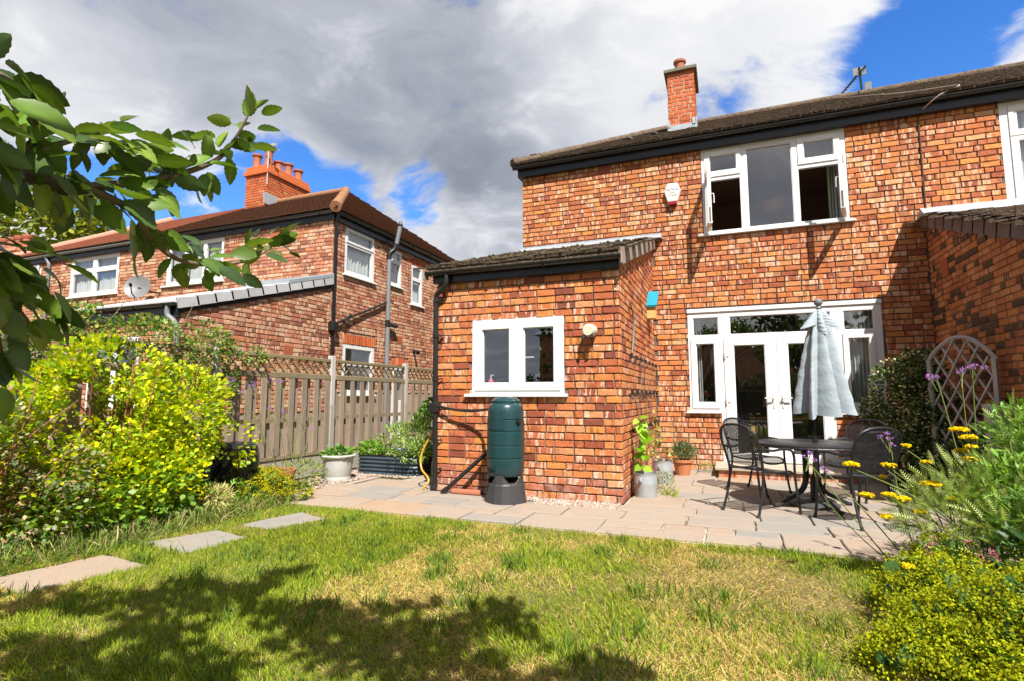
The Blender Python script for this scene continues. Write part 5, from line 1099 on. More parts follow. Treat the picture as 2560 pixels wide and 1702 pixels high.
part(ho, 'tube', MB().tube(spline([(-3.60, 6.30, .95), (-3.62, 6.32, .8), (-3.70, 6.28, .62), (-3.78, 6.25, .42), (-3.74, 6.20, .26), (-3.60, 6.12, .17), (-3.57, 6.08, .10), (-3.64, 6.05, .03)], 6), .012, 7).tube(spline([(-3.60, 6.36, .80), (-3.63, 6.36, .55), (-3.66, 6.34, .3), (-3.58, 6.2, .2)], 6), .012, 7), 'hose_yellow', smooth=True)
# door step
ds = thing('door_step', 'low stone step on brick course below the garden doors', 'step', (.75, 9.0, 0))
part(ds, 'tread', MB().cbox(-.20, 8.62, .115, 1.65, MY - .003, .16, .008), 'stone_step')
for k in range(8): part(ds, 'brick', MB().cbox(-.15 + k * .222, 8.66, .004, -.15 + k * .222 + .212, 8.78, .114, .005), 'brick_ext')
part(ds, 'core', MB().box(-.15, 8.79, .0, 1.6, MY - .003, .114), 'concrete')

# ================================================================ POTS AND BEDS
def bucket(name, c, r, h, label, group):
    b = thing(name, label, 'planter', (*c, 0), group)
    x, y = c; w = r * .035
    part(b, 'pail', MB().lathe((x, y, .017), [(r * .93, 0), (r * .95, .01), (r * .97, h * .55), (r * 1.0, h * .60), (r * .975, h * .63), (r * 1.005, h * .69), (r * .98, h * .72), (r * 1.01, h * .78), (r * .985, h * .82), (r * 1.01, h * .96), (r * 1.05, h), (r * .99, h), (r * .97, h * .86)], 26, close=False), 'galvanised', smooth=True)
    part(b, 'soil', MB().lathe((x, y, .017), [(.001, h * .88), (r * .96, h * .88)], 20, close=False), 'soil')
    part(b, 'bottom', MB().lathe((x, y, .017), [(.001, .004), (r * .93, .002)], 20, close=False), 'galvanised')
    a = R(255); hx, hy = x + r * math.cos(a), y + r * math.sin(a)
    part(b, 'lug', MB().cbox(hx - .014, hy - .03, .017 + h * .66, hx + .014, hy + .004, .017 + h * .82, .006), 'galvanised')
    return b
b1 = bucket('metal_bucket', (-.93, 6.62), .135, .285, 'galvanised bucket holding a young vine at the extension corner', 'galvanised buckets')
b2 = bucket('metal_bucket', (-.86, 7.86), .135, .30, 'galvanised bucket between the vine pot and terracotta pot', 'galvanised buckets')
tp_ = thing('terracotta_pot', 'terracotta pot with a bushy grey-green herb by the doors', 'plant pot', (-.66, 8.66, 0))
part(tp_, 'pot', MB().lathe((-.66, 8.66, .017), [(.10, 0), (.135, .19), (.155, .195), (.158, .235), (.14, .235), (.125, .19)], 22, close=False), 'terracotta', smooth=True); part(tp_, 'soil', MB().lathe((-.66, 8.66, .017), [(.001, .2), (.135, .2)], 16, close=False), 'soil')
wpot = thing('white_planter', 'white round plastic planter with leafy top before the fence', 'plant pot', (-5.27, 6.42, 0))
part(wpot, 'pot', MB().lathe((-5.27, 6.42, 0), [(.18, 0), (.186, .05), (.182, .058), (.186, .066), (.206, .23), (.218, .325), (.246, .33), (.255, .35), (.246, .365), (.212, .365), (.20, .28)], 28, close=False), 'white_plastic', smooth=True); part(wpot, 'soil', MB().lathe((-5.27, 6.42, 0), [(.001, .31), (.21, .31)], 20, close=False), 'soil')
# corrugated raised bed: rounded rectangle
rb_ = thing('raised_bed', 'dark blue corrugated metal raised bed filled with sage', 'planter', (-4.9, 7.65, 0))
def rrect(cx, cy, hx, hy, r, n=6):
    o = []
    for (sx_, sy_, a0) in ((1, 1, 0), (-1, 1, 90), (-1, -1, 180), (1, -1, 270)):
        for k in range(n + 1): t = R(a0 + 90 * k / n); o.append((cx + sx_ * (hx - r) + r * math.cos(t), cy + sy_ * (hy - r) + r * math.sin(t)))
    return o
sh_ = MB(); zs = np.linspace(.01, .30, 33); N = 28; vs = []
for z in zs:
    o = rrect(-4.9, 7.65, .62 + .010 * math.sin(z * 2 * math.pi / .058), .60 + .010 * math.sin(z * 2 * math.pi / .058), .26); vs += [(x, y, z) for x, y in o]
sh_.add(vs, [(i * N + k, i * N + (k + 1) % N, (i + 1) * N + (k + 1) % N, (i + 1) * N + k) for i in range(32) for k in range(N)]); part(rb_, 'panel', sh_, 'bed_metal', smooth=True)
part(rb_, 'soil', MB().add([(x, y, .26) for x, y in rrect(-4.9, 7.65, .60, .58, .25)], [tuple(range(28))]), 'soil')
for (bx, by) in ((-4.4, 7.057), (-4.75, 7.052), (-5.2, 7.052), (-5.45, 7.17)): part(rb_, 'bolt', MB().lathe((bx, by, .24), [(.010, 0), (.008, .006)], 7), 'galvanised')
tt = thing('terracotta_trough', 'low terracotta trough pot at the fence foot behind the bushes', 'plant pot', (-5.48, 5.45, 0))
part(tt, 'pot', MB().lathe((-5.48, 5.45, 0), [(.20, 0), (.25, .19), (.27, .20), (.275, .25), (.245, .25), (.235, .2)], 20, .85, 1.1, close=False), 'terracotta', smooth=True); part(tt, 'soil', MB().lathe((-5.48, 5.45, 0), [(.001, .21), (.24, .21)], 16, .85, 1.1, close=False), 'soil')
cbin = thing('compost_bag', 'crumpled glossy black compost bag standing at the fence beside the golden bush', 'bag', (-5.48, 4.72, 0))
cm = MB(); rc = random.Random(8); nn = 20; cv_ = []
for z, f in ((0, 1), (.12, 1.04), (.25, .98), (.38, 1.03), (.5, .97), (.6, .9), (.66, .7)):
    for k in range(nn):
        t_ = 2 * math.pi * k / nn; q_ = (abs(math.cos(t_)) ** 5 + abs(math.sin(t_)) ** 5) ** -.2 * .27 * f * rc.uniform(.93, 1.05); cv_.append((-5.46 + q_ * math.cos(t_) * .95, 4.74 + q_ * math.sin(t_), z + rc.uniform(-.015, .015)))
cm.add(cv_, [(i * nn + k, i * nn + (k + 1) % nn, (i + 1) * nn + (k + 1) % nn, (i + 1) * nn + k) for i in range(6) for k in range(nn)] + [tuple(6 * nn + k for k in range(nn))])
part(cbin, 'body', cm, 'black_sheet')

# ================================================================ PATIO FURNITURE
TX, TY = .83, 6.75
tb_ = thing('patio_table', 'round black metal patio table holding the folded parasol', 'table', (TX, TY, .016))
part(tb_, 'table_top', MB().lathe((TX, TY, 0), [(.03, .672), (.555, .672), (.562, .680), (.562, .690), (.552, .697), (.03, .697)], 44), 'iron', smooth=True)
part(tb_, 'rim', MB().tube([(TX + .556 * math.cos(2 * math.pi * k / 44), TY + .556 * math.sin(2 * math.pi * k / 44), .668) for k in range(45)], .011, 6), 'iron')
for k in range(4):
    a = R(28 + 90 * k); c, s = math.cos(a), math.sin(a); P3 = [(.30, .665), (.14, .655), (.085, .60), (.075, .42), (.085, .28), (.16, .16), (.30, .085), (.42, .03)]
    part(tb_, 'leg', MB().tube(spline([(TX + r_ * c, TY + r_ * s, z) for r_, z in P3], 4), .021, 8), 'iron_hammered', smooth=True)
    part(tb_, 'foot', MB().lathe((TX + .425 * c, TY + .425 * s, .017), [(.028, 0), (.03, .02), (.018, .035)], 9), 'iron')
part(tb_, 'brace', MB().tube([(TX + .08 * math.cos(2 * math.pi * k / 16), TY + .08 * math.sin(2 * math.pi * k / 16), .34) for k in range(17)], .008, 5), 'iron')
ub = thing('parasol_stand', 'heavy dark round parasol stand under the table', 'parasol stand', (TX, TY, .016)); part(ub, 'weight', MB().lathe((TX + .01, TY + .02, .018), [(.25, 0), (.25, .025), (.20, .05), (.06, .06), (.04, .07)], 26), 'base_disc', smooth=True); part(ub, 'socket', MB().tube([(TX + .01, TY + .02, .07), (TX + .015, TY + .02, .32)], .032, 10), 'iron')
um = thing('parasol', 'folded pale grey parasol standing in the patio table', 'parasol', (TX, TY, .08))
pole0, pole1 = Vector((TX + .01, TY + .02, .09)), Vector((TX + .165, TY + .03, 2.17)); pd = (pole1 - pole0)
part(um, 'pole', MB().tube([pole0, pole1], .019, 10), 'iron', smooth=True)
part(um, 'collar', MB().tube([pole0 + pd * .275, pole0 + pd * .325], .027, 10), 'iron', smooth=True)
part(um, 'finial', MB().lathe(tuple(pole1), [(.02, -.02), (.032, .0), (.022, .012), (.02, .025), (.04, .045), (.046, .068), (.04, .092), (.02, .105), (.001, .108)], 14), 'grey_pipe', smooth=True)
def canopy(z_top, z_bot, r_top, r_bot, folds, seed, sag):
    rr_ = random.Random(seed); n = folds * 10; vs = []; rows__ = 26
    amp = [rr_.uniform(.75, 1.2) for _ in range(folds)]; hem = [rr_.uniform(-.06, .06) for _ in range(folds)]
    for i in range(rows__):
        f = i / (rows__ - 1)
        for k in range(n):
            t = k / n; ph = t * folds; fi = int(ph) % folds; loc = ph - int(ph); wv = .5 + .5 * math.cos(2 * math.pi * (loc - .5)); wv = wv ** .8
            base = r_top + (r_bot - r_top) * f ** .85
            r_ = base * (1 - (.30 + .32 * f) * (1 - wv)) * (1 + (amp[fi] - 1) * f) + .004 * math.sin(37 * f + 9 * t) 
            ang = 2 * math.pi * t + .35 * f * math.sin(fi * 1.7) * wv + .25 * f
            bot = z_bot + hem[fi] + sag * (.5 - .5 * math.cos(ang + 2.2)) + .05 * (1 - wv); z = z_top + (bot - z_top) * f
            c = pole0 + pd * ((z - pole0.z) / pd.z); vs.append((c.x + r_ * math.cos(ang) * (1.12 if math.cos(ang) > 0 else .9), c.y + r_ * math.sin(ang) * .85, z))
    return vs, [(i * n + k, i * n + (k + 1) % n, (i + 1) * n + (k + 1) % n, (i + 1) * n + k) for i in range(rows__ - 1) for k in range(n)]
mb = MB(); mb.add(*canopy(2.10, .97, .07, .315, 7, 4, .13)); part(um, 'canopy', mb, 'fabric', smooth=True)
mb = MB(); mb.add(*canopy(2.155, 1.915, .035, .205, 6, 9, .02)); part(um, 'vent_cap', mb, 'fabric', smooth=True)
for k in range(6):
    a = 2 * math.pi * k / 6 + .3; c = pole0 + pd * .44; part(um, 'rib', MB().tube([c + Vector((.02 * math.cos(a), .02 * math.sin(a), .9)), c + Vector((.11 * math.cos(a), .10 * math.sin(a), -.0))], .007, 5), 'iron')
def uvmesh(mb, name, uvs, root):
    o = part(root, name, mb, 'steel_mesh', smooth=True, off=(0, 0, 0)); me = o.data; uv = me.uv_layers.new(name='UVMap')
    for l in me.loops: uv.data[l.index].uv = uvs[l.vertex_index]
    return o
def chair(label):
    c = thing('patio_chair', label, 'chair', (0, 0, 0), 'black mesh patio chairs')
    t = .0125
    L_ = lambda s: [(s * .225, -.10, 0), (s * .215, -.03, .22), (s * .212, .0, .42), (s * .228, -.03, .58), (s * .235, -.075, .72), (s * .205, -.115, .83), (s * .12, -.135, .885), (0, -.14, .898)]
    left = spline(L_(-1), 5); right = spline(L_(1), 5)
    part(c, 'back_frame', MB().tube(left + list(reversed(right))[1:], t, 8), 'iron', smooth=True, off=(0, 0, 0))
    # back of steel mesh, filling the arch
    mb = MB(); uvs = []; rows__ = 14; prof_ = [p for p in left if p.z > .46]; m = len(prof_); ncol = 9; vs = []
    for p in prof_:
        for k in range(ncol):
            f = k / (ncol - 1) * 2 - 1; x = -p.x * f * .985; y = p.y - .028 * (1 - f * f) * (1 if p.z < .86 else .4); vs.append((x, y, p.z)); uvs.append((x * 60, p.z * 60))
    mb.add(vs, [(i * ncol + k, i * ncol + k + 1, (i + 1) * ncol + k + 1, (i + 1) * ncol + k) for i in range(m - 1) for k in range(ncol - 1)]); uvmesh(mb, 'back_mesh', uvs, c)
    part(c, 'lower_back_rail', MB().tube(spline([(-.212, -.005, .465), (-.1, -.03, .46), (.1, -.03, .46), (.212, -.005, .465)], 4), .009, 6), 'iron', smooth=True, off=(0, 0, 0))
    # seat: dished mesh in a tube frame
    xs = np.linspace(-.215, .215, 9); ys = np.linspace(-.005, .45, 11); vs = []; uvs = []
    for y in ys:
        for x in xs:
            z = .43 - .022 * (1 - (x / .215) ** 2) * math.sin(math.pi * min(1, max(0, (y + .05) / .5))) - .05 * max(0, (y - .36) / .09) ** 2 + .012 * (1 - y / .45); vs.append((x, y, z)); uvs.append((x * 60, y * 60))
    mb = MB(); mb.add(vs, [(i * 9 + k, i * 9 + k + 1, (i + 1) * 9 + k + 1, (i + 1) * 9 + k) for i in range(10) for k in range(8)]); uvmesh(mb, 'seat', uvs, c)
    part(c, 'seat_frame', MB().tube(spline([(-.21, 0, .437), (-.222, .2, .42), (-.218, .36, .425), (-.17, .45, .385), (0, .462, .372), (.17, .45, .385), (.218, .36, .425), (.222, .2, .42), (.21, 0, .437)], 5), .011, 7), 'iron', smooth=True, off=(0, 0, 0))
    for s in (-1, 1):
        part(c, 'front_leg', MB().tube(spline([(s * .235, .475, 0), (s * .232, .44, .2), (s * .236, .415, .42), (s * .25, .40, .56), (s * .262, .35, .635), (s * .268, .22, .655), (s * .262, .08, .645), (s * .234, -.055, .665)], 5), t, 8), 'iron', smooth=True, off=(0, 0, 0))
        for p in ((s * .225, -.10), (s * .235, .475)): part(c, 'foot_cap', MB().lathe((p[0], p[1], 0), [(.015, 0), (.016, .02), (.0145, .035)], 8), 'butt_stand', off=(0, 0, 0))
    part(c, 'stretcher', MB().bar((-.225, .2, .415), (.225, .2, .415), .012, .012), 'iron', off=(0, 0, 0))
    return c
proto = chair('black mesh chair nearest the extension corner, back to the lawn')
def place(o, x, y, face): o.location = (x, y, .018); o.rotation_euler = (0, 0, math.atan2(face[1], face[0]) - math.pi / 2)
def copy_tree(o, parent=None):
    c = o.copy(); COL.objects.link(c)
    if parent: c.parent = parent
    for ch in list(o.children): copy_tree(ch, c)
    return c
spots = [(.155, 6.08, (.70, .714), None), (1.21, 5.86, (-.50, .866), 'black mesh chair behind the yellow yarrow flowers, nearest the lawn'), (.165, 7.58, (.80, -.60), 'black mesh chair facing out from the left garden door'), (1.50, 7.60, (-.62, -.78), 'black mesh chair at the far side of the table near the jasmine')]
for i, (x, y, fdir, lab) in enumerate(spots):
    o = proto if i == 0 else copy_tree(proto)
    if lab: o['label'] = lab
    place(o, x, y, fdir)

# ================================================================ INSIDE THE GLASS
def curtain(x0, x1, y, z0, z1, label, mat='curtain_white', folds=5, tie=0.0, dep=.05, seed=0):
    n = folds * 8; vs = []; rws = 12
    for i in range(rws):
        f = i / (rws - 1); z = z1 + (z0 - z1) * f
        for k in range(n + 1):
            u = k / n; w = (x1 - x0) * (1 - tie * math.sin(math.pi * min(1, f * 1.1)) * .6); x = x0 + w * u; vs.append((x, y + dep * .5 * math.sin(u * folds * 2 * math.pi + seed) + .01 * math.sin(5 * f + u * 9), z))
    mb = MB(); m = n + 1; mb.add(vs, [(i * m + k, i * m + k + 1, (i + 1) * m + k + 1, (i + 1) * m + k) for i in range(rws - 1) for k in range(n)])
    return single('curtain', mb, mat, label, 'curtain', (float(x0), float(y), float(z0)), None, True)
curtain(-.53, -.36, MY + .17, .95, 2.5, 'white curtain behind the side window nearest the herb pot')
curtain(1.80, 2.14, MY + .17, .95, 2.5, 'white curtain behind the side window nearest the jasmine', folds=6)
curtain(1.72, 2.1, MY + .34, 3.6, 5.4, 'pale patterned curtain at the open sash closest to the roof cable', folds=6)
curtain(1.66, 1.73, MY + .33, 3.6, 5.4, 'green curtain edge inside the bedroom window, on the roof cable side', 'curtain_green', folds=2)
curtain(-.22, -.10, MY + .33, 3.6, 4.6, 'green curtain inside the bedroom window, on the alarm box side', 'curtain_green', folds=2, tie=.3)
pic = thing('framed_picture', 'framed picture hanging inside behind the left garden door', 'picture', (.75, 12.9, 1.7)); part(pic, 'frame', MB().holed(.25, 1.15, 1.30, 2.05, [(.31, 1.09, 1.36, 1.99)], 12.84, 12.898), 'picture_frame'); part(pic, 'print', MB().box(.31, 12.86, 1.36, 1.09, 12.897, 1.99), 'picture_print')
rad = thing('radiator', 'white ribbed radiator low on the dining room wall', 'radiator', (.6, 12.8, .2))
for k in range(14): part(rad, 'rib', MB().cbox(.05 + k * .075, 12.78, .22, .105 + k * .075, 12.88, .82, .01), 'white_paint')
dt = thing('dining_table', 'orange wooden dining table inside the garden doors', 'table', (1.0, 10.9, .1)); part(dt, 'table_top', MB().cbox(.35, 10.5, .80, 1.9, 11.4, .84, .006), 'orange_wood')
for (x, y) in ((.42, 10.57), (1.83, 10.57), (.42, 11.33), (1.83, 11.33)): part(dt, 'leg', MB().box(x - .03, y - .03, .1, x + .03, y + .03, .8), 'orange_wood')
pn = thing('pendant_lamp', 'orange pendant lampshade glimpsed inside the bedroom window', 'lamp', (.95, 10.6, 4.6)); part(pn, 'shade', MB().lathe((.95, 10.6, 4.55), [(.05, .24), (.16, .20), (.2, .1), (.16, 0), (.06, -.04)], 16), 'terracotta', smooth=True); part(pn, 'flex', MB().tube([(.95, 10.6, 4.79), (.95, 10.6, 5.44)], .006, 5), 'bulb_black')
sb = thing('soap_bottle', 'pink soap bottle with white pump on the kitchen window sill', 'bottle', (-2.79, FY + .14, 1.22)); part(sb, 'bottle', MB().lathe((-2.79, FY + .14, 1.21), [(.035, 0), (.037, .02), (.037, .17), (.03, .20), (.012, .21)], 12), 'pink_soap', smooth=True); part(sb, 'pump', MB().tube([(-2.79, FY + .14, 1.42), (-2.79, FY + .14, 1.47)], .009, 6).bar((-2.79, FY + .14, 1.47), (-2.75, FY + .13, 1.47), .014, .012), 'white_paint')
part(ext, 'inner_sill', MB().box(-3.0, FY + .085, 1.17, -1.78, FY + .23, 1.21), 'white_paint')
for (a_, b_) in ((-.54, -.10), (1.56, 2.18)): part(house, 'inner_sill', MB().box(a_, MY + .085, .965, b_, MY + .34, .985), 'white_paint')
def sillplant(x, y, z, label, kind):
    p = thing('sill_plant', label, 'house plant', (x, y, z)); part(p, 'dish', MB().lathe((x, y, z), [(.06, 0), (.07, .05), (.055, .05)], 14), 'grey_pipe', smooth=True)
    if kind == 0:
        for (dx, hgt, s) in ((-.01, .48, -1), (.03, .26, 1)):
            tip = (x + dx + s * .03, y, z + hgt); part(p, 'stem', MB().tube(spline([(x + dx, y, z + .04), (x + dx + .01, y, z + hgt * .5), tip], 4), .007, 5), 'twig')
            A = rdir(26, .5); leaves('rosette', np.tile(tip, (26, 1)), A, .06, mixcol(26, [(.30, .06, .07), (.22, .10, .05)]), T_OVAL, p)
    else:
        A = rdir(22, 1.3, .6); leaves('spiky_leaves', np.tile((x, y, z + .04), (22, 1)), A, RNG.uniform(.14, .28, 22), mixcol(22, [(.10, .16, .05), (.3, .16, .05)]), T_NARROW, p)
sillplant(-.36, MY + .2, .985, 'red rosette succulent on the inner sill by the herb pot', 0); sillplant(1.98, MY + .2, .985, 'spiky aloe on the inner sill near the jasmine', 1)
# ================================================================ VEGETATION
class VNoise:
    def __init__(s, seed, n=64): s.g = np.random.default_rng(seed).random((n, n)); s.n = n
    def __call__(s, x, y, f):
        x = np.asarray(x) * f + 100; y = np.asarray(y) * f + 100; i = np.floor(x).astype(int); j = np.floor(y).astype(int); u = x - i; v = y - j; u = u * u * (3 - 2 * u); v = v * v * (3 - 2 * v); n = s.n
        g = s.g; a = g[i % n, j % n]; b = g[(i + 1) % n, j % n]; c = g[i % n, (j + 1) % n]; d = g[(i + 1) % n, (j + 1) % n]
        return (a * (1 - u) + b * u) * (1 - v) + (c * (1 - u) + d * u) * v
vn1, vn2, vn3 = VNoise(1), VNoise(2), VNoise(3)
def inpoly(x, y, poly):
    r = np.zeros(len(x), bool); n = len(poly)
    for i in range(n):
        x0, y0 = poly[i]; x1, y1 = poly[(i + 1) % n]
        c = ((y0 > y) != (y1 > y)) & (x < (x1 - x0) * (y - y0) / (y1 - y0 + 1e-12) + x0); r ^= c
    return r
STONES = [[(-4.55, 2.12), (-4.04, 2.06), (-3.88, 2.70), (-4.42, 2.78)], [(-4.50, 3.08), (-3.90, 3.02), (-3.84, 3.55), (-4.28, 3.64)], [(-4.28, 3.87), (-3.88, 3.83), (-3.72, 4.38), (-4.14, 4.50)]]
def grass():
    n = 370000
    x = RNG.uniform(-5.0, 1.5, n); y = .5 + (RNG.random(n) ** 1.05) * 4.4
    edge = 4.78 + .05 * (vn1(x, y * 0, 3.0) - .5) + .13 * np.clip((-3.6 - x), 0, 1); keep = y < edge
    for s in STONES: keep &= ~inpoly(x, y, s) | (RNG.random(n) < .015)
    keep &= ~((x < -4.62 + .25 * (vn2(x, y, 2.5) - .5)) & (RNG.random(n) < .8))
    keep &= ~((x > 1.15 + .2 * (vn2(x, y, 2.2) - .5)))
    dens = .55 + .65 * vn3(x, y, 1.4); keep &= RNG.random(n) < dens
    x, y = x[keep], y[keep]; n = len(x)
    m = .45 * vn1(x, y, 1.0) + .33 * vn2(x, y, 2.3) + .22 * vn3(x, y, 6.0)
    bias = .06 * np.exp(-(((x + .75) / 1.25) ** 2 + ((y - 3.7) / 1.0) ** 2)) - .07 * np.exp(-(((x + 2.9) / 1.1) ** 2 + ((y - 3.5) / .8) ** 2)) - .09 * np.exp(-(((x - .2) / .9) ** 2 + ((y - 4.0) / .9) ** 2)) - .10 * np.exp(-((y - 4.65) / .14) ** 2)
    dry = np.clip((m + bias - .36) / .30, 0.12, .84)
    isdry = RNG.random(n) < dry
    g = mixcol(n, [(.21, .285, .015), (.27, .345, .018), (.145, .215, .016), (.34, .385, .028)], .18); d = mixcol(n, [(.62, .46, .15), (.56, .39, .12), (.68, .52, .20), (.46, .31, .10)], .14)
    col = np.where(isdry[:, None], d, g)
    h = np.where(isdry, RNG.uniform(.02, .048, n), RNG.uniform(.022, .055, n)) * (.75 + .6 * vn2(x, y, 1.9))
    flow = vn3(x, y, .8) * 6.28; lean = np.where(isdry, 1.35, .75)
    A = np.stack([np.cos(flow) * .35, np.sin(flow) * .35, np.ones(n)], 1) + RNG.normal(0, 1, (n, 3)) * np.stack([lean, lean, lean * .15], 1) * .62
    A[:, 2] = np.abs(A[:, 2]) * np.where(isdry, .55, 1)
    P = np.stack([x, y, np.full(n, -.008)], 1)
    w = .044; T = (np.array([(0, -w, 0), (0, w, 0), (.6, w * .8, -.02), (.6, -w * .8, -.02), (1, 0, -.18)], float), [(0, 3, 2, 1), (2, 3, 4)])
    o = leaves('grass', P, A, h, col, T, None, 'grass_blade', upj=1.0, kind='stuff'); tag(o, 'sun-scorched lawn grass, green and straw blades', 'grass')
    # taller tufts
    n = 5200; cx = RNG.uniform(-4.6, 1.1, 130); cy = RNG.uniform(1.2, 4.7, 130); k = RNG.integers(0, 130, n); x = cx[k] + RNG.normal(0, .05, n); y = cy[k] + RNG.normal(0, .05, n); keep = y < 4.78
    for s in STONES: keep &= ~inpoly(x, y, s)
    x, y = x[keep], y[keep]; n = len(x); A = rdir(n, 1.6, .6); A[:, 2] = np.abs(A[:, 2])
    o2 = leaves('grass_tufts', np.stack([x, y, np.full(n, -.008)], 1), A, RNG.uniform(.05, .11, n), mixcol(n, [(.13, .21, .025), (.17, .25, .03), (.10, .17, .025)]), T, None, 'grass_blade', upj=1, kind='stuff'); tag(o2, 'longer green grass tufts standing in the lawn', 'grass')
grass()
def rough_edge():      # long grass and weeds along the left border
    n = 9000; y = RNG.uniform(1.0, 4.95, n); x = -4.72 + RNG.normal(0, .16, n) - .1; keep = np.ones(n, bool)
    for s in STONES: keep &= ~inpoly(x, y, s)
    x, y = x[keep], y[keep]; n = len(x); A = rdir(n, .9, .8); A[:, 2] = np.abs(A[:, 2]) + .1
    dry = RNG.random(n) < .3
    c = np.where(dry[:, None], mixcol(n, [(.50, .40, .20), (.42, .33, .15)]), mixcol(n, [(.15, .22, .03), (.22, .30, .04), (.09, .15, .025)]))
    o = leaves('long_grass', np.stack([x, y, np.full(n, -.01)], 1), A, RNG.uniform(.08, .20, n), c, (np.array([(0, -.025, 0), (0, .025, 0), (.6, .02, -.06), (.6, -.02, -.06), (1, 0, -.32)], float), [(0, 3, 2, 1), (2, 3, 4)]), None, 'grass_blade', upj=1, kind='stuff'); tag(o, 'long pale grass and weeds along the border edge', 'grass')
    n = 900; y = RNG.uniform(1.6, 4.6, n); x = -4.95 + RNG.normal(0, .15, n); o = leaves('ground_cover', np.stack([x, y, RNG.uniform(0, .16, n)], 1), rdir(n, .5), RNG.uniform(.025, .05, n), mixcol(n, [(.10, .20, .03), (.16, .28, .04), (.07, .14, .03)]), T_OVAL, None, 'leaf', kind='stuff'); tag(o, 'low green ground cover under the golden bush', 'ground cover')
rough_edge()
def shrub_leaves(root, name, blobs, n, size, cols, tmpl, mat='leaf', shell=.55, up=.35, jit=.8, clump=None, uv=(0, 0, 1), upj=.6, zmin=.02):
    vol = np.array([b[1][0] * b[1][1] * b[1][2] for b in blobs]) ** .75; vol /= vol.sum(); Ps = []; As = []
    for (c, r), v in zip(blobs, vol):
        k = int(n * v); P, d = in_ellipsoid(k, c, r, shell); Ps.append(P); As.append(d + np.array([0, 0, up]) + RNG.normal(0, jit * .5, (k, 3)))
    P = np.concatenate(Ps); A = np.concatenate(As)
    if clump:
        f = .6 * vn1(P[:, 0] + P[:, 2] * .7, P[:, 1] - P[:, 2], clump) + .4 * vn2(P[:, 1] + P[:, 2], P[:, 2] * 1.3 + P[:, 0], clump * 2); k = f > .41; P, A = P[k], A[k]
    k = P[:, 2] > zmin; P, A = P[k], A[k]; n = len(P)
    return leaves(name, P, A, RNG.uniform(size[0], size[1], n), mixcol(n, cols, .14), tmpl, root, mat, uvec=uv, upj=upj)
def stems(root, base, tips, r0=.010, r1=.003, mat='twig', bend=.1, name='stem', each=True):
    for t in tips:
        b = Vector(base) if not isinstance(base, list) else Vector(random.choice(base)); t = Vector(t); m = b.lerp(t, .5) + Vector((random.uniform(-bend, bend), random.uniform(-bend, bend), random.uniform(0, bend)))
        p = spline([b, m, t], 5); part(root, name, MB().tube(p, [r0 + (r1 - r0) * i / (len(p) - 1) for i in range(len(p))], 5), mat, smooth=True)
# golden smoke bush
gb = thing('golden_shrub', 'golden-yellow rounded-leaf smoke bush filling the left border', 'shrub', (-5.3, 3.4, 0))
GB = [((-5.34, 3.25, 1.08), (.46, .76, .68)), ((-5.30, 4.0, .96), (.42, .50, .62)), ((-5.36, 2.55, .78), (.42, .55, .55)), ((-5.22, 3.2, .42), (.44, .98, .40)), ((-5.08, 4.47, .74), (.27, .26, .32)), ((-5.40, 3.45, 1.45), (.28, .42, .30)), ((-5.15, 3.75, .40), (.36, .48, .34))]
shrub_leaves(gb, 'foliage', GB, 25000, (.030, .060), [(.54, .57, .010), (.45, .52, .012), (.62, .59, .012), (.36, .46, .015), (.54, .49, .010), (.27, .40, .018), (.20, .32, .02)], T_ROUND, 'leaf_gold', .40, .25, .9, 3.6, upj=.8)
shrub_leaves(gb, 'lower_foliage', [((-5.15, 3.2, .28), (.48, 1.15, .28)), ((-5.1, 4.0, .26), (.36, .5, .26))], 2600, (.04, .075), [(.14, .25, .028), (.20, .33, .03), (.10, .19, .025)], T_ROUND, 'leaf', .4, .3, .9, 3.5)  # green understory: the low leaves are greener in their own pigment
stems(gb, (-5.3, 3.4, 0), [(-5.3 + random.uniform(-.3, .35), 3.3 + random.uniform(-.8, .9), random.uniform(.7, 1.6)) for _ in range(16)], .014, .004, 'stem_red')
plume = in_ellipsoid(900, (-4.86, 4.08, .17), (.15, .16, .13)); leaves('plume', plume[0], plume[1] + RNG.normal(0, .5, (900, 3)), RNG.uniform(.03, .07, 900), mixcol(900, [(.62, .56, .24), (.55, .50, .20)], .1), T_NARROW, gb, 'petal')
# twiggy abelia in front of it
abl = thing('abelia_shrub', 'loose twiggy shrub with small grey-green leaves and reddish stems in the left corner', 'shrub', (-5.2, 2.2, 0))
shrub_leaves(abl, 'foliage', [((-5.15, 2.15, .75), (.42, .55, .62)), ((-5.0, 2.55, .35), (.32, .5, .32)), ((-4.95, 2.75, .62), (.25, .32, .22))], 3800, (.028, .05), [(.13, .17, .06), (.20, .25, .08), (.10, .13, .06), (.30, .33, .16), (.36, .22, .12)], T_OVAL, 'leaf', .35, .2, 1.0, 4)
stems(abl, (-5.25, 2.2, 0), [(-5.15 + random.uniform(-.35, .5), 2.3 + random.uniform(-.6, .8), random.uniform(.5, 1.45)) for _ in range(18)], .009, .003, 'stem_red', .16)
rd = thing('rush_clump', 'upright green reed stems in front of the golden bush', 'plant', (-4.86, 3.05, 0)); A = rdir(110, 3.2, .5); leaves('reeds', np.stack([RNG.normal(-4.9, .05, 110), RNG.normal(3.05, .09, 110), np.zeros(110)], 1), A, RNG.uniform(.28, .5, 110), mixcol(110, [(.10, .17, .03), (.20, .26, .05)]), (np.array([(0, -.01, 0), (0, .01, 0), (1, 0, -.06)], float), [(0, 2, 1)]), rd)
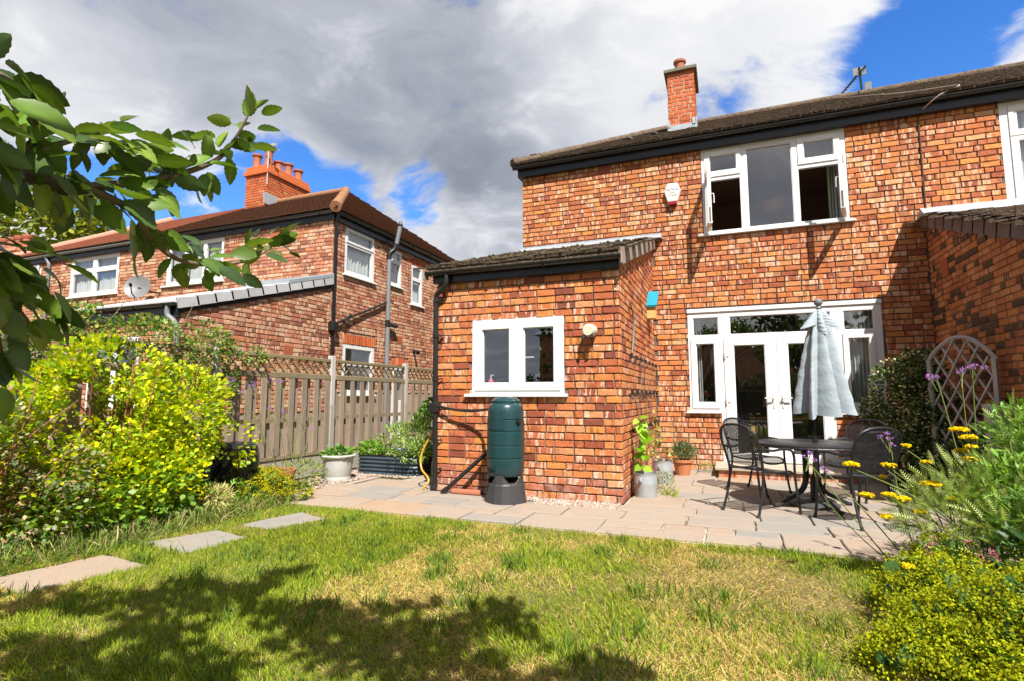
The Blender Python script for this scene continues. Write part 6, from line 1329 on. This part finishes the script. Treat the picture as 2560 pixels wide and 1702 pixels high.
# honeysuckle over the fence
hk = thing('honeysuckle', 'honeysuckle with pink flowers scrambling over the fence lattice', 'climber', (XF, 3.9, 0))
HB = [((XF + .05, 3.0, 1.70), (.20, .62, .30)), ((XF + .03, 3.9, 1.80), (.22, .52, .26)), ((XF + .06, 4.55, 1.75), (.20, .42, .34)), ((XF + .04, 4.95, 1.70), (.14, .26, .20)), ((XF + .02, 5.38, 1.72), (.09, .14, .14)), ((XF + .02, 3.3, 1.95), (.12, .3, .16)), ((XF + .05, 2.2, 1.65), (.2, .5, .35)), ((XF + .1, 4.85, 1.35), (.10, .16, .2))]
shrub_leaves(hk, 'foliage', HB, 7500, (.026, .05), [(.10, .20, .04), (.15, .28, .05), (.07, .15, .035), (.22, .33, .06), (.34, .30, .05)], T_OVAL, 'leaf', .3, .2, 1.0, 5)
shrub_leaves(hk, 'flowers', HB, 800, (.018, .034), [(.55, .12, .22), (.62, .25, .30), (.60, .42, .10), (.45, .08, .18)], T_LANCE, 'petal', .8, .3, 1.0)
stems(hk, [(XF + .08, y, .1) for y in (2.6, 3.4, 4.2)], [(XF + random.uniform(-.05, .1), random.uniform(2.2, 5.4), random.uniform(1.5, 2.3)) for _ in range(14)], .009, .003, 'twig', .15)
# lady's mantle on the left
am = thing('ladys_mantle', 'yellow flowering lady\'s mantle clump beside the patio edge on the fence side', 'plant', (-4.85, 4.85, 0))
def mantle(root, blobs, n_leaf, n_spray, fl, lr=(.05, .09), size=(.006, .011), sr=.045, col=((.46, .44, .012), (.56, .50, .012), (.36, .38, .015), (.50, .42, .01))):
    shrub_leaves(root, 'foliage', [(c, (r[0] * .95, r[1] * .95, r[2] * .85)) for c, r in blobs], n_leaf, lr, [(.055, .12, .03), (.08, .16, .04), (.045, .10, .03), (.12, .20, .05)], T_FAN, 'leaf', .6, .5, .8)
    vol = np.array([b[1][0] * b[1][1] for b in blobs]); vol = vol / vol.sum(); C_ = []
    for (c, r), v in zip(blobs, vol):
        k = int(n_spray * v); d = rdir(k * 3); d = d[d[:, 2] > -.15][:k]; C_.append(np.array(c) + d * np.array(r) * RNG.uniform(.92, 1.12, (len(d), 1)))
    C_ = np.concatenate(C_); C_ = C_[C_[:, 2] > .03]; k = RNG.integers(0, len(C_), fl); P = C_[k] + RNG.normal(0, 1, (fl, 3)) * np.array([sr, sr, sr * .62]) * RNG.uniform(.4, 1, (fl, 1))
    tint = RNG.uniform(.75, 1.2, len(C_))[k]
    leaves('blossom', P, rdir(fl, .8), RNG.uniform(size[0], size[1], fl) * 1.6, mixcol(fl, col, .12) * tint[:, None], (np.array([(-.5, -.5, 0), (.5, -.5, .15), (.5, .5, 0), (-.5, .5, .15)], float), [(0, 1, 2, 3)]), root, 'petal', upj=.8)
mantle(am, [((-4.95, 4.80, .12), (.30, .26, .17)), ((-5.22, 5.02, .16), (.26, .24, .18)), ((-4.66, 4.98, .08), (.16, .14, .12))], 420, 150, 9000, (.045, .075), (.0045, .008))
# tall verbena before the fence
def verbena(root, stems_, headr=.018, n=26, stemr=.003):
    for (b, t) in stems_:
        b = Vector(b); t = Vector(t); p = spline([b, b.lerp(t, .5) + Vector((random.uniform(-.04, .04), random.uniform(-.04, .04), .02)), t], 5); part(root, 'stem', MB().tube(p, [stemr * (1.3 - .6 * i / len(p)) for i in range(len(p))], 5), 'stem_green', smooth=True)
        for k in range(random.randint(2, 4)):
            o = t + Vector((random.uniform(-.06, .06), random.uniform(-.06, .06), random.uniform(-.05, .03))) if k else t
            if k: part(root, 'side_stem', MB().tube([t - Vector((0, 0, .10)), o], stemr * .7, 4), 'stem_green')
            q, d = in_ellipsoid(n, tuple(o), (headr, headr, headr * .55)); leaves('flower_head', q, d + np.array([0, 0, .6]), RNG.uniform(.010, .016, n), mixcol(n, [(.38, .16, .60), (.48, .24, .68), (.30, .11, .52)], .12), T_DIA, root, 'petal')
vb_ = thing('verbena', 'tall thin verbena with tiny purple heads in front of the fence', 'plant', (-5.35, 5.6, 0))
verbena(vb_, [((-5.38 + random.uniform(-.1, .2), 5.55 + random.uniform(-.2, .25), .0), (-5.45 + random.uniform(-.15, .3), 5.0 + random.uniform(-.2, 1.5), random.uniform(.75, 1.45))) for _ in range(11)], .016, 14)
shrub_leaves(vb_, 'foliage', [((-5.35, 5.75, .16), (.28, .42, .2))], 420, (.04, .08), [(.13, .20, .05), (.20, .28, .06), (.30, .30, .06)], T_LANCE, 'leaf', .2, .5)
# plants in pots and beds
sg = thing('sage_plant', 'grey-green sage spilling over the raised bed', 'plant', (-4.9, 7.6, .26))
shrub_leaves(sg, 'foliage', [((-4.78, 7.42, .50), (.56, .44, .28)), ((-4.45, 7.5, .62), (.34, .44, .34)), ((-4.62, 7.02, .38), (.46, .13, .18)), ((-4.3, 7.1, .42), (.16, .2, .2))], 4600, (.045, .085), [(.20, .31, .055), (.28, .40, .08), (.14, .24, .045), (.35, .45, .11)], T_LANCE, 'leaf', .55, .45, .8, 5)
cu = thing('currant_bush', 'upright bright green leafy bush at the back of the raised bed', 'plant', (-4.45, 8.0, .26))
shrub_leaves(cu, 'foliage', [((-4.50, 7.95, .82), (.34, .32, .36)), ((-4.36, 7.95, 1.08), (.22, .22, .24)), ((-4.15, 7.8, .8), (.2, .3, .4))], 1500, (.045, .08), [(.12, .24, .035), (.18, .32, .05), (.08, .17, .03)], T_FAN, 'leaf', .4, .3, .8, 5); stems(cu, (-4.45, 8.0, .26), [(-4.5 + random.uniform(-.2, .2), 8 + random.uniform(-.2, .2), random.uniform(.8, 1.25)) for _ in range(6)], .007, .003)
px_ = thing('parsley_plant', 'low bright parsley at the front corner of the raised bed', 'plant', (-5.36, 7.3, .26)); shrub_leaves(px_, 'foliage', [((-5.34, 7.3, .36), (.20, .24, .14))], 500, (.03, .05), [(.17, .32, .03), (.22, .38, .04)], T_FAN, 'leaf', .3, .5)
sb_ = thing('strawberry_plant', 'leafy strawberry plant in the white planter', 'plant', (-5.27, 6.42, .29)); shrub_leaves(sb_, 'foliage', [((-5.27, 6.42, .37), (.22, .22, .09))], 190, (.05, .09), [(.14, .28, .04), (.20, .36, .05), (.09, .19, .03)], T_OVAL, 'leaf', .3, .5)
cv = thing('young_vine', 'young climbing plant with big lit leaves in the corner bucket', 'plant', (-.93, 6.62, .26))
cpts = [(-.95, 6.64, .26), (-.98, 6.68, .45), (-1.0, 6.66, .62), (-.97, 6.68, .80), (-1.0, 6.70, .95)]
part(cv, 'stem', MB().tube(spline(cpts, 5), .006, 6), 'stem_green', smooth=True); part(cv, 'cane', MB().tube([(-.99, 6.70, .25), (-1.01, 6.73, 1.05)], .004, 5), 'twig')
q = np.array([Vector(p) for p in spline(cpts, 5)][2:]); k = len(q); A = rdir(k, -.25, .8); A[:, 1] = -np.abs(A[:, 1]) - .2; leaves('foliage', q + A * .03, A, RNG.uniform(.09, .15, k), mixcol(k, [(.22, .42, .02), (.30, .50, .03), (.15, .30, .02)]), T_HEART, cv, 'leaf_gold', uvec=(.5, -.9, .5), upj=.4)
w2_ = thing('wilted_plant', 'sparse dry stems with few leaves in the middle bucket', 'plant', (-.86, 7.86, .28)); stems(w2_, (-.86, 7.86, .26), [(-.9 + random.uniform(-.14, .16), 7.86 + random.uniform(-.12, .12), random.uniform(.42, .78)) for _ in range(7)], .004, .002, 'twig', .05)
shrub_leaves(w2_, 'foliage', [((-.86, 7.86, .36), (.14, .13, .12)), ((-.95, 7.9, .62), (.10, .1, .14))], 130, (.03, .055), [(.16, .2, .05), (.34, .28, .08), (.22, .28, .05)], T_OVAL)
hb = thing('lavender_plant', 'bushy needle-leaved herb growing in the terracotta pot', 'plant', (-.66, 8.66, .2))
P, d = in_ellipsoid(700, (-.64, 8.66, .36), (.17, .16, .13), .2); leaves('foliage', P, d * .5 + np.array([0, 0, .8]) + RNG.normal(0, .3, (700, 3)), RNG.uniform(.05, .10, 700), mixcol(700, [(.14, .20, .09), (.20, .26, .12), (.10, .15, .06)]), T_NARROW, hb)
P, d = in_ellipsoid(90, (-.72, 8.66, .5), (.2, .14, .26)); leaves('flower_stems', P, d * .5 + np.array([0, 0, .9]), RNG.uniform(.10, .22, 90), mixcol(90, [(.20, .22, .08), (.30, .24, .10)]), (np.array([(0, -.012, 0), (0, .012, 0), (1, 0, 0)], float), [(0, 1, 2)]), hb)
def daisies(c, r, nl, nf, label, name='daisy_clump'):
    t = thing(name, label, 'plant', (c[0], c[1], 0)); shrub_leaves(t, 'foliage', [(c, r)], nl, (.018, .04), [(.16, .24, .04), (.24, .32, .05), (.10, .16, .03)], T_LANCE, 'leaf', .2, .6); P, d = in_ellipsoid(nf, c, (r[0] * 1.05, r[1] * 1.05, r[2] * 1.2), .8); leaves('flowers', P[P[:, 2] > .05], d[P[:, 2] > .05] + np.array([0, -.3, .6]), .016, (.78, .76, .72), T_FAN, t, 'petal')
daisies((-.78, 7.12, .10), (.15, .22, .14), 420, 40, 'small white daisies growing between the two metal buckets'); daisies((-.30, 9.1, .09), (.17, .13, .10), 260, 40, 'tiny white daisies at the wall foot beside the door step')
wd = thing('paving_weed', 'weed tuft in the paving joint beside the corner bucket', 'plant', (-.70, 6.86, 0)); leaves('blades', np.stack([RNG.normal(-.66, .06, 90), RNG.normal(6.85, .06, 90), np.full(90, .015)], 1), rdir(90, .7), RNG.uniform(.04, .11, 90), mixcol(90, [(.24, .32, .03), (.3, .34, .04)]), T_NARROW, wd)
# jasmine on the trellis
jm = thing('star_jasmine', 'dark star jasmine with cream flowers covering the trellis and wall corner', 'climber', (2.2, 8.2, 0))
JB = [((2.24, 8.18, .55), (.36, .46, .56)), ((2.22, 8.22, 1.08), (.32, .40, .46)), ((2.28, 8.22, 1.50), (.26, .32, .32)), ((2.55, 7.72, .45), (.20, .30, .42)), ((2.10, 8.75, .55), (.34, .42, .5)), ((1.98, 9.0, .62), (.22, .25, .36)), ((2.35, 8.4, .2), (.42, .5, .25)), ((2.38, 7.95, 1.0), (.22, .2, .35)), ((2.18, 7.85, .6), (.24, .18, .6)), ((2.16, 7.98, 1.30), (.24, .18, .46)), ((2.02, 8.35, 1.25), (.26, .3, .45)), ((2.4, 7.62, .35), (.2, .16, .36)), ((1.9, 8.9, 1.0), (.16, .2, .25))]
shrub_leaves(jm, 'foliage', JB, 22000, (.03, .052), [(.045, .085, .022), (.06, .115, .026), (.035, .07, .02), (.09, .15, .035)], T_OVAL, 'leaf_gloss', .45, .15, 1.0, 4.5)
shrub_leaves(jm, 'flowers', JB, 4300, (.020, .034), [(.72, .68, .42), (.66, .60, .34), (.75, .74, .58)], T_FAN, 'petal', .94, .3, .8)
stems(jm, [(2.3, 8.2, 0), (2.4, 7.9, 0)], [(2.25 + random.uniform(-.3, .35), 8.1 + random.uniform(-.4, .4), random.uniform(.8, 1.75)) for _ in range(12)], .010, .003, 'twig')
# ---- right border
ya = thing('yarrow', 'yellow flat-headed yarrow with feathery leaves leaning over the patio', 'plant', (1.5, 4.4, 0))
heads = [(.72, 4.02, .77, .052), (.82, 4.15, .565, .048), (.95, 4.20, .565, .045), (1.03, 4.2, .545, .045), (1.30, 4.05, 1.00, .055), (1.33, 4.02, .955, .05), (1.31, 4.08, .87, .035), (1.18, 4.2, .655, .065), (1.42, 4.12, .42, .055), (.93, 4.2, .425, .04), (.95, 4.22, .75, .03), (.99, 4.24, .745, .028), (1.13, 4.45, .86, .03), (1.22, 4.4, .76, .034), (1.42, 4.3, .80, .045), (1.52, 4.25, .76, .04), (1.10, 4.15, .475, .035), (1.30, 4.2, .56, .04), (1.45, 4.3, .64, .04), (.95, 4.3, .66, .022), (1.47, 4.4, .87, .035), (.86, 3.52, .30, .035)]
for (x, y, z, r) in heads:
    r *= .86
    b = Vector((1.42 + random.uniform(-.15, .25), 4.45 + random.uniform(-.2, .2), .02)); t = Vector((x, y, z - .025)); mid_ = b.lerp(t, .55) + Vector((.06, .02, .08)); p = spline([b, mid_, t], 6)
    part(ya, 'stem', MB().tube(p, [.0048 - .0018 * i / (len(p) - 1) for i in range(len(p))], 5), 'stem_green', smooth=True)
    n = int(40 + 4200 * r); a = RNG.uniform(0, 6.283, n); rad_ = r * np.sqrt(RNG.random(n)); P = np.stack([x + rad_ * np.cos(a), y + rad_ * np.sin(a), z + .006 - 5.0 * rad_ ** 2 + RNG.normal(0, .0035, n)], 1)
    leaves('flower_head', P, rdir(n, .2), RNG.uniform(.010, .015, n), mixcol(n, [(.76, .55, .008), (.80, .60, .01), (.70, .47, .006)], .08), (np.array([(-.5, -.5, 0), (.5, -.5, 0), (.5, .5, 0), (-.5, .5, 0), (0, 0, .35)], float), [(0, 1, 4), (1, 2, 4), (2, 3, 4), (3, 0, 4)]), ya, 'petal', upj=.35)
    mb = MB()
    for k in range(7): a_ = k * .9; mb.tube([(x, y, z - .03), (x + r * .75 * math.cos(a_), y + r * .75 * math.sin(a_), z - .006 - r * .05)], .0018, 4)
    part(ya, 'umbel_ray', mb, 'stem_green')
def feather(root, name, n, blobs, cols, L=(.10, .20)):     # feathery leaves: a rib with paired leaflets
    vs = [(0, -.008, 0), (0, .008, 0), (1, 0, -.12)]; fs = [(0, 2, 1)]
    for i in range(9):
        x = .12 + i * .1; l = .20 * math.sin(math.pi * (.15 + .8 * x)); z = -.12 * x * x
        for s in (-1, 1): b = len(vs); vs += [(x - .02, 0, z), (x + .03, 0, z), (x + .10, s * l, z + .03)]; fs.append((b, b + 1, b + 2) if s > 0 else (b, b + 2, b + 1))
    T = (np.array(vs, float), fs); P, A = [], []
    for c, r in blobs:
        p, d = in_ellipsoid(n // len(blobs), c, r, .35); P.append(p); A.append(d + np.array([0, 0, .4]) + RNG.normal(0, .4, d.shape))
    P = np.concatenate(P); A = np.concatenate(A); k = P[:, 2] > .02; P, A = P[k], A[k]; leaves(name, P, A, RNG.uniform(L[0], L[1], len(P)), mixcol(len(P), cols, .14), T, root, 'leaf')
feather(ya, 'foliage', 2600, [((1.50, 4.35, .45), (.40, .42, .36)), ((1.28, 4.25, .42), (.28, .30, .22)), ((1.85, 4.3, .60), (.34, .45, .34)), ((1.62, 3.95, .35), (.36, .34, .32))], [(.27, .35, .09), (.38, .45, .13), (.19, .26, .07), (.46, .52, .19)], (.07, .14))
vr = thing('verbena', 'tall purple verbena rising in front of the arched trellis', 'plant', (1.7, 4.75, 0))
verbena(vr, [((1.62, 4.78, 0), (1.52, 4.62, 1.36)), ((1.70, 4.80, 0), (1.60, 4.66, 1.40)), ((1.55, 4.7, 0), (1.38, 4.62, 1.33)), ((1.2, 4.6, 0), (1.06, 4.55, .90)), ((1.05, 4.5, 0), (.50, 4.35, .77)), ((1.15, 4.4, 0), (.60, 4.3, .70))], .017, 22, .0042)
mb_ = MB().tube(spline([(1.30, 4.72, .02), (1.05, 4.75, .03), (.85, 4.62, .20), (.62, 4.45, .48), (.55, 4.38, .70)], 6), .004, 5); part(vr, 'fallen_stem', mb_, 'stem_green')
gt = thing('globe_thistle', 'globe thistle with round green heads and toothed leaves at the right edge', 'plant', (2.0, 4.3, 0))
GTb = [((1.88, 4.25, .64), (.36, .40, .48)), ((1.95, 3.95, .48), (.38, .36, .44)), ((1.80, 4.5, .92), (.22, .25, .24)), ((1.68, 3.80, .42), (.30, .28, .38)), ((1.55, 4.15, .55), (.24, .25, .3))]
feather(gt, 'foliage', 500, GTb, [(.14, .25, .04), (.20, .33, .06), (.09, .17, .03), (.28, .40, .08)], (.08, .14))
shrub_leaves(gt, 'lower_leaves', GTb, 5200, (.04, .085), [(.14, .27, .04), (.21, .37, .06), (.09, .18, .03), (.29, .43, .08)], T_LANCE, 'leaf', .35, .35, .9)
for (x, y, z, r) in ((1.72, 4.2, 1.14, .030), (1.55, 4.1, .985, .034), (1.86, 4.35, 1.20, .03), (1.98, 4.2, 1.06, .028)):
    part(gt, 'stem', MB().tube(spline([(x + .12, y + .15, .1), (x + .05, y + .05, z * .6), (x, y, z)], 5), .0055, 5), 'stem_green', smooth=True); n = 150; d = rdir(n); leaves('seed_head', np.array([x, y, z]) + d * r * .55, d, r * .6, mixcol(n, [(.22, .34, .10), (.30, .42, .14)]), T_NARROW, gt, 'leaf')
    q, d = in_ellipsoid(16, (x + .03, y + .03, z - .1), (.09, .09, .08)); leaves('top_leaves', q, d + np.array([0, 0, .3]), RNG.uniform(.06, .1, 16), mixcol(16, [(.18, .32, .05), (.24, .38, .06)]), T_LANCE, gt)
bk = thing('foliage_shrub', 'dark leafy shrub at the bottom right behind the yellow froth', 'shrub', (1.9, 3.5, 0))
shrub_leaves(bk, 'foliage', [((1.80, 3.55, .34), (.42, .40, .38)), ((2.15, 3.7, .5), (.4, .4, .45)), ((1.55, 3.75, .25), (.3, .25, .26))], 2200, (.05, .10), [(.045, .10, .03), (.07, .15, .04), (.035, .08, .025), (.10, .2, .06)], T_LANCE, 'leaf', .4, .3, .9)
val = thing('red_valerian', 'small pink valerian flowers between yarrow and yellow froth', 'plant', (1.2, 3.85, 0))
for k in range(9):
    x, y, z = 1.13 + random.uniform(-.10, .22), 3.80 + random.uniform(-.15, .15), random.uniform(.24, .40); part(val, 'stem', MB().tube([(x + .03, y + .03, .02), (x, y, z)], .0025, 4), 'stem_green'); q, d = in_ellipsoid(40, (x, y, z), (.018, .018, .035)); leaves('flower_head', q, d, .011, mixcol(40, [(.55, .14, .24), (.62, .22, .32), (.40, .10, .18)]), T_DIA, val, 'petal')
ml = thing('ladys_mantle', 'wide mound of yellow-green lady\'s mantle froth in the bottom right corner', 'plant', (1.15, 3.1, 0))
mantle(ml, [((1.18, 3.10, .10), (.46, .36, .26)), ((1.05, 3.55, .14), (.30, .34, .20)), ((1.55, 3.25, .14), (.40, .38, .30)), ((.85, 2.92, .04), (.30, .26, .17)), ((1.18, 4.02, .12), (.16, .30, .24)), ((1.35, 2.75, .08), (.45, .3, .24)), ((1.62, 2.95, .12), (.3, .3, .26))], 900, 900, 62000, (.05, .10), (.0042, .0072), .042, ((.33, .37, .010), (.41, .43, .010), (.24, .30, .012), (.38, .37, .008)))

# ---------------------------------------------------------------- apple tree whose branches hang into view
ap = thing('apple_tree', 'apple tree branches with serrated leaves hanging in from the left', 'tree', (-.95, -.45, 0))
limb = lambda name, pts, r0, r1, n=6, mat='bark', root=ap: part(root, name, MB().tube((lambda q: q)(spline(pts, n)), [r0 + (r1 - r0) * i / (len(spline(pts, n)) - 1) for i in range(len(spline(pts, n)))], 8), mat, smooth=True)
limb('trunk', [(-.95, -.45, -.02), (-.93, -.42, .5), (-.90, -.36, 1.0), (-.85, -.25, 1.35)], .085, .06)
BR = {'main': [(-.85, -.25, 1.30), (-0.76, 0.05, 1.42), (-0.714, 0.250, 1.454), (-0.775, 0.312, 1.470), (-0.823, 0.375, 1.482), (-0.868, 0.446, 1.489), (-0.887, 0.488, 1.506)],
      'upper': [(-0.887, 0.488, 1.506), (-0.899, 0.567, 1.547), (-0.903, 0.646, 1.593), (-0.901, 0.718, 1.652), (-0.897, 0.752, 1.711), (-0.885, 0.766, 1.759)],
      'lower': [(-0.887, 0.488, 1.506), (-0.891, 0.526, 1.503), (-0.892, 0.569, 1.492), (-0.906, 0.600, 1.466), (-0.903, 0.653, 1.436), (-0.897, 0.740, 1.446), (-0.888, 0.815, 1.483), (-0.878, 0.855, 1.526)],
      'top': [(-0.714, 0.250, 1.454), (-0.712, 0.268, 1.500), (-0.720, 0.296, 1.535), (-0.756, 0.334, 1.550), (-0.800, 0.373, 1.544), (-0.828, 0.400, 1.532)],
      'mid': [(-0.823, 0.375, 1.482), (-0.844, 0.417, 1.530), (-0.871, 0.471, 1.572), (-0.892, 0.541, 1.600), (-0.897, 0.592, 1.601)],
      'low': [(-.80, -.1, 1.30), (-0.737, 0.268, 1.349), (-0.781, 0.323, 1.353), (-0.823, 0.378, 1.355), (-0.857, 0.428, 1.345), (-.868, .445, 1.318)],
      'low2': [(-0.781, 0.323, 1.353), (-0.829, 0.379, 1.319), (-0.858, 0.419, 1.290)], 'low3': [(-.76, .30, 1.35), (-.80, .335, 1.325), (-.825, .365, 1.29), (-.84, .385, 1.25)]}
RAD = {'main': (.030, .0085), 'upper': (.0075, .0022), 'lower': (.0075, .0018), 'top': (.008, .003), 'mid': (.005, .002), 'low': (.012, .003), 'low2': (.004, .002), 'low3': (.004, .002)}
LP, LA, LS = [], [], []
rr = random.Random(3)
for k_, pts in BR.items():
    limb('branch', pts, *RAD[k_], 8, 'bark' if k_ == 'main' else 'twig'); sp_ = spline(pts, 10); m = len(sp_)
    start = {'main': .42, 'low': .35}.get(k_, .02); gap = .0060 if k_ in ('mid', 'lower', 'upper') else .0072
    acc = 0
    for i in range(int(m * start), m - 1):
        seg = sp_[i + 1] - sp_[i]; acc += seg.length
        while acc > gap:
            acc -= gap; d = seg.normalized(); side_ = Vector((rr.gauss(0, 1), rr.gauss(0, .8), rr.gauss(.25, .75))).normalized()
            a = (d * .55 + side_ * .8 + Vector((0, 0, -.50))).normalized(); b = sp_[i] + side_ * rr.uniform(.004, .05); f = i / m
            LP.append(tuple(b)); LA.append(tuple(a)); LS.append(rr.uniform(.038, .060) * (1.0 if f < .85 else .8))
    LP += [tuple(sp_[-1])] * 3; LA += [tuple((sp_[-1] - sp_[-3]).normalized() + Vector((rr.gauss(0, .35), rr.gauss(0, .35), rr.gauss(.1, .35)))) for _ in range(3)]; LS += [.06, .05, .045]
n = len(LP); leaves('foliage', np.array(LP), np.array(LA), np.array(LS), mixcol(n, [(.10, .175, .024), (.13, .215, .028), (.072, .13, .024), (.175, .255, .036), (.055, .105, .032)], .25), T_APPLE, ap, 'leaf_gloss', uvec=(.15, -.3, 1), upj=.75)
for (x, y, z) in ((-.775, .33, 1.285), (-.79, .345, 1.28)): part(ap, 'apple', MB().lathe((x, y, z), [(.002, -.014), (.012, -.012), (.0185, 0), (.014, .013), (.003, .012)], 12), 'stem_green', smooth=True)
# the crown overhead and behind: it throws the dappled shade on the lawn
SH = [(-4.5, 1.0), (-4.5, 2.10), (-3.5, 2.25), (-3.4, 2.62), (-2.75, 3.16), (-2.5, 2.55), (-1.95, 2.68), (-1.33, 3.12), (-.85, 2.84), (-.35, 2.50), (.05, 2.2), (.1, 1.2)]
cand = np.stack([RNG.uniform(-4.6, .3, 30000), RNG.uniform(1.25, 3.3, 30000)], 1); cand = cand[inpoly(cand[:, 0], cand[:, 1], SH) & ~((cand[:, 0] > -1.9) & (cand[:, 0] < -1.15) & (cand[:, 1] < 1.9))]
f = .55 * vn1(cand[:, 0] + 7, cand[:, 1] + 3, 3.1) + .45 * vn2(cand[:, 0], cand[:, 1], 7.0); cand = cand[f > .465]
zz = 2.45 + 1.5 * vn3(cand[:, 0], cand[:, 1], .9) + RNG.normal(0, .12, len(cand)); P = np.stack([cand[:, 0] + .7 / 1.6 * zz, cand[:, 1] - zz / 1.6, zz], 1)
for _ in range(6):           # lift whatever would hang into the view along the sun's line
    vis = np.array([in_frame(p, 160) for p in P]); P[vis] += np.array([.7, -1.0, 1.6]) * .3
P = P[~np.array([in_frame(p, 160) for p in P])]; P = P[RNG.permutation(len(P))[:4600]]; n = len(P)
leaves('crown', P, rdir(n, -.1), RNG.uniform(.07, .11, n), mixcol(n, [(.085, .145, .022), (.115, .18, .026), (.065, .115, .022)]), T_OVAL, ap, 'leaf_gloss', upj=.9)
for k in range(0, min(n, 2400), 130): limb('branch', [(-.88, -.35, 1.2), (P[k, 0] * .4 - .45, P[k, 1] * .4 - .35, 1.9 + .3 * P[k, 2] / 3), tuple(P[k])], .022, .005, 6)
# ---------------------------------------------------------------- far trees and what stands behind the camera (seen in the glass)
def tree(name, c, h, r, n, size, cols, label, trunk=.25):
    t = thing(name, label, 'tree', (c[0], c[1], 0)); part(t, 'trunk', MB().tube([(c[0], c[1], 0), (c[0] + .2, c[1], h * .4), (c[0], c[1] + .1, h * .75)], [trunk, trunk * .7, trunk * .3], 9), 'bark', smooth=True)
    for k in range(7): a = k * .9; part(t, 'limb', MB().tube([(c[0], c[1], h * (.35 + .05 * k)), (c[0] + r[0] * .7 * math.cos(a), c[1] + r[1] * .7 * math.sin(a), h * (.5 + .06 * k))], [trunk * .4, trunk * .1], 6), 'bark')
    bl = []
    for k in range(16): d = rdir(1)[0]; bl.append(((c[0] + d[0] * r[0] * .65, c[1] + d[1] * r[1] * .65, h - r[2] + d[2] * r[2] * .7), (r[0] * .42, r[1] * .42, r[2] * .36)))
    shrub_leaves(t, 'crown', bl, n, size, cols, T_OVAL, 'leaf', .45, .2, 1.0, .6); return t
tree('far_tree', (-42.5, 19), 16.4, (7.0, 6.0, 5.2), 11000, (.28, .55), [(.13, .17, .02), (.20, .23, .025), (.09, .13, .02), (.27, .27, .03)], 'tall leafy tree beyond the far roofs at the left edge', .45)
tree('garden_tree', (-5.5, -13), 7.5, (3.4, 3.0, 3.0), 3500, (.22, .4), [(.06, .11, .025), (.08, .14, .03), (.045, .09, .02)], 'broad dark garden tree behind the viewer')
tree('garden_tree', (3.5, -14), 8.5, (3.6, 3.0, 3.4), 3500, (.22, .4), [(.05, .10, .025), (.07, .13, .03)], 'taller dark garden tree behind the viewer, near the far house')
hd = thing('hedge', 'unseen hedge added behind the viewer to darken the door reflections', 'hedge', (-1, -9.5, 0)); shrub_leaves(hd, 'foliage', [((-8 + k * 1.6, -9.5, 1.1), (1.1, .5, 1.1)) for k in range(11)], 7000, (.10, .18), [(.04, .09, .02), (.06, .12, .03)], T_OVAL, 'leaf', .6, .1); part(hd, 'branches', MB().box(-9, -9.7, 0, 9, -9.3, 1.7), 'bark')  # hedge added so the garden doors mirror dark foliage, not bright sky
oh = thing('house', 'slate-roofed brick house behind the viewer', 'house', (0, -24, 0)); part(oh, 'wall', MB().box(-12, -30, 0, 12, -23, 5.4), 'brick_left'); part(oh, 'roof', MB().add([(-12.4, -22.6, 5.4), (12.4, -22.6, 5.4), (12.4, -30.4, 5.4), (-12.4, -30.4, 5.4), (-9, -26.5, 8.2), (9, -26.5, 8.2)], [(0, 4, 5, 1), (1, 5, 2), (2, 5, 4, 3), (3, 4, 0)]), 'verge_slate')
for k in range(5): part(oh, 'window', MB().box(-9 + k * 4, -23.02, 3.4, -7.4 + k * 4, -22.97, 4.8), 'upvc')
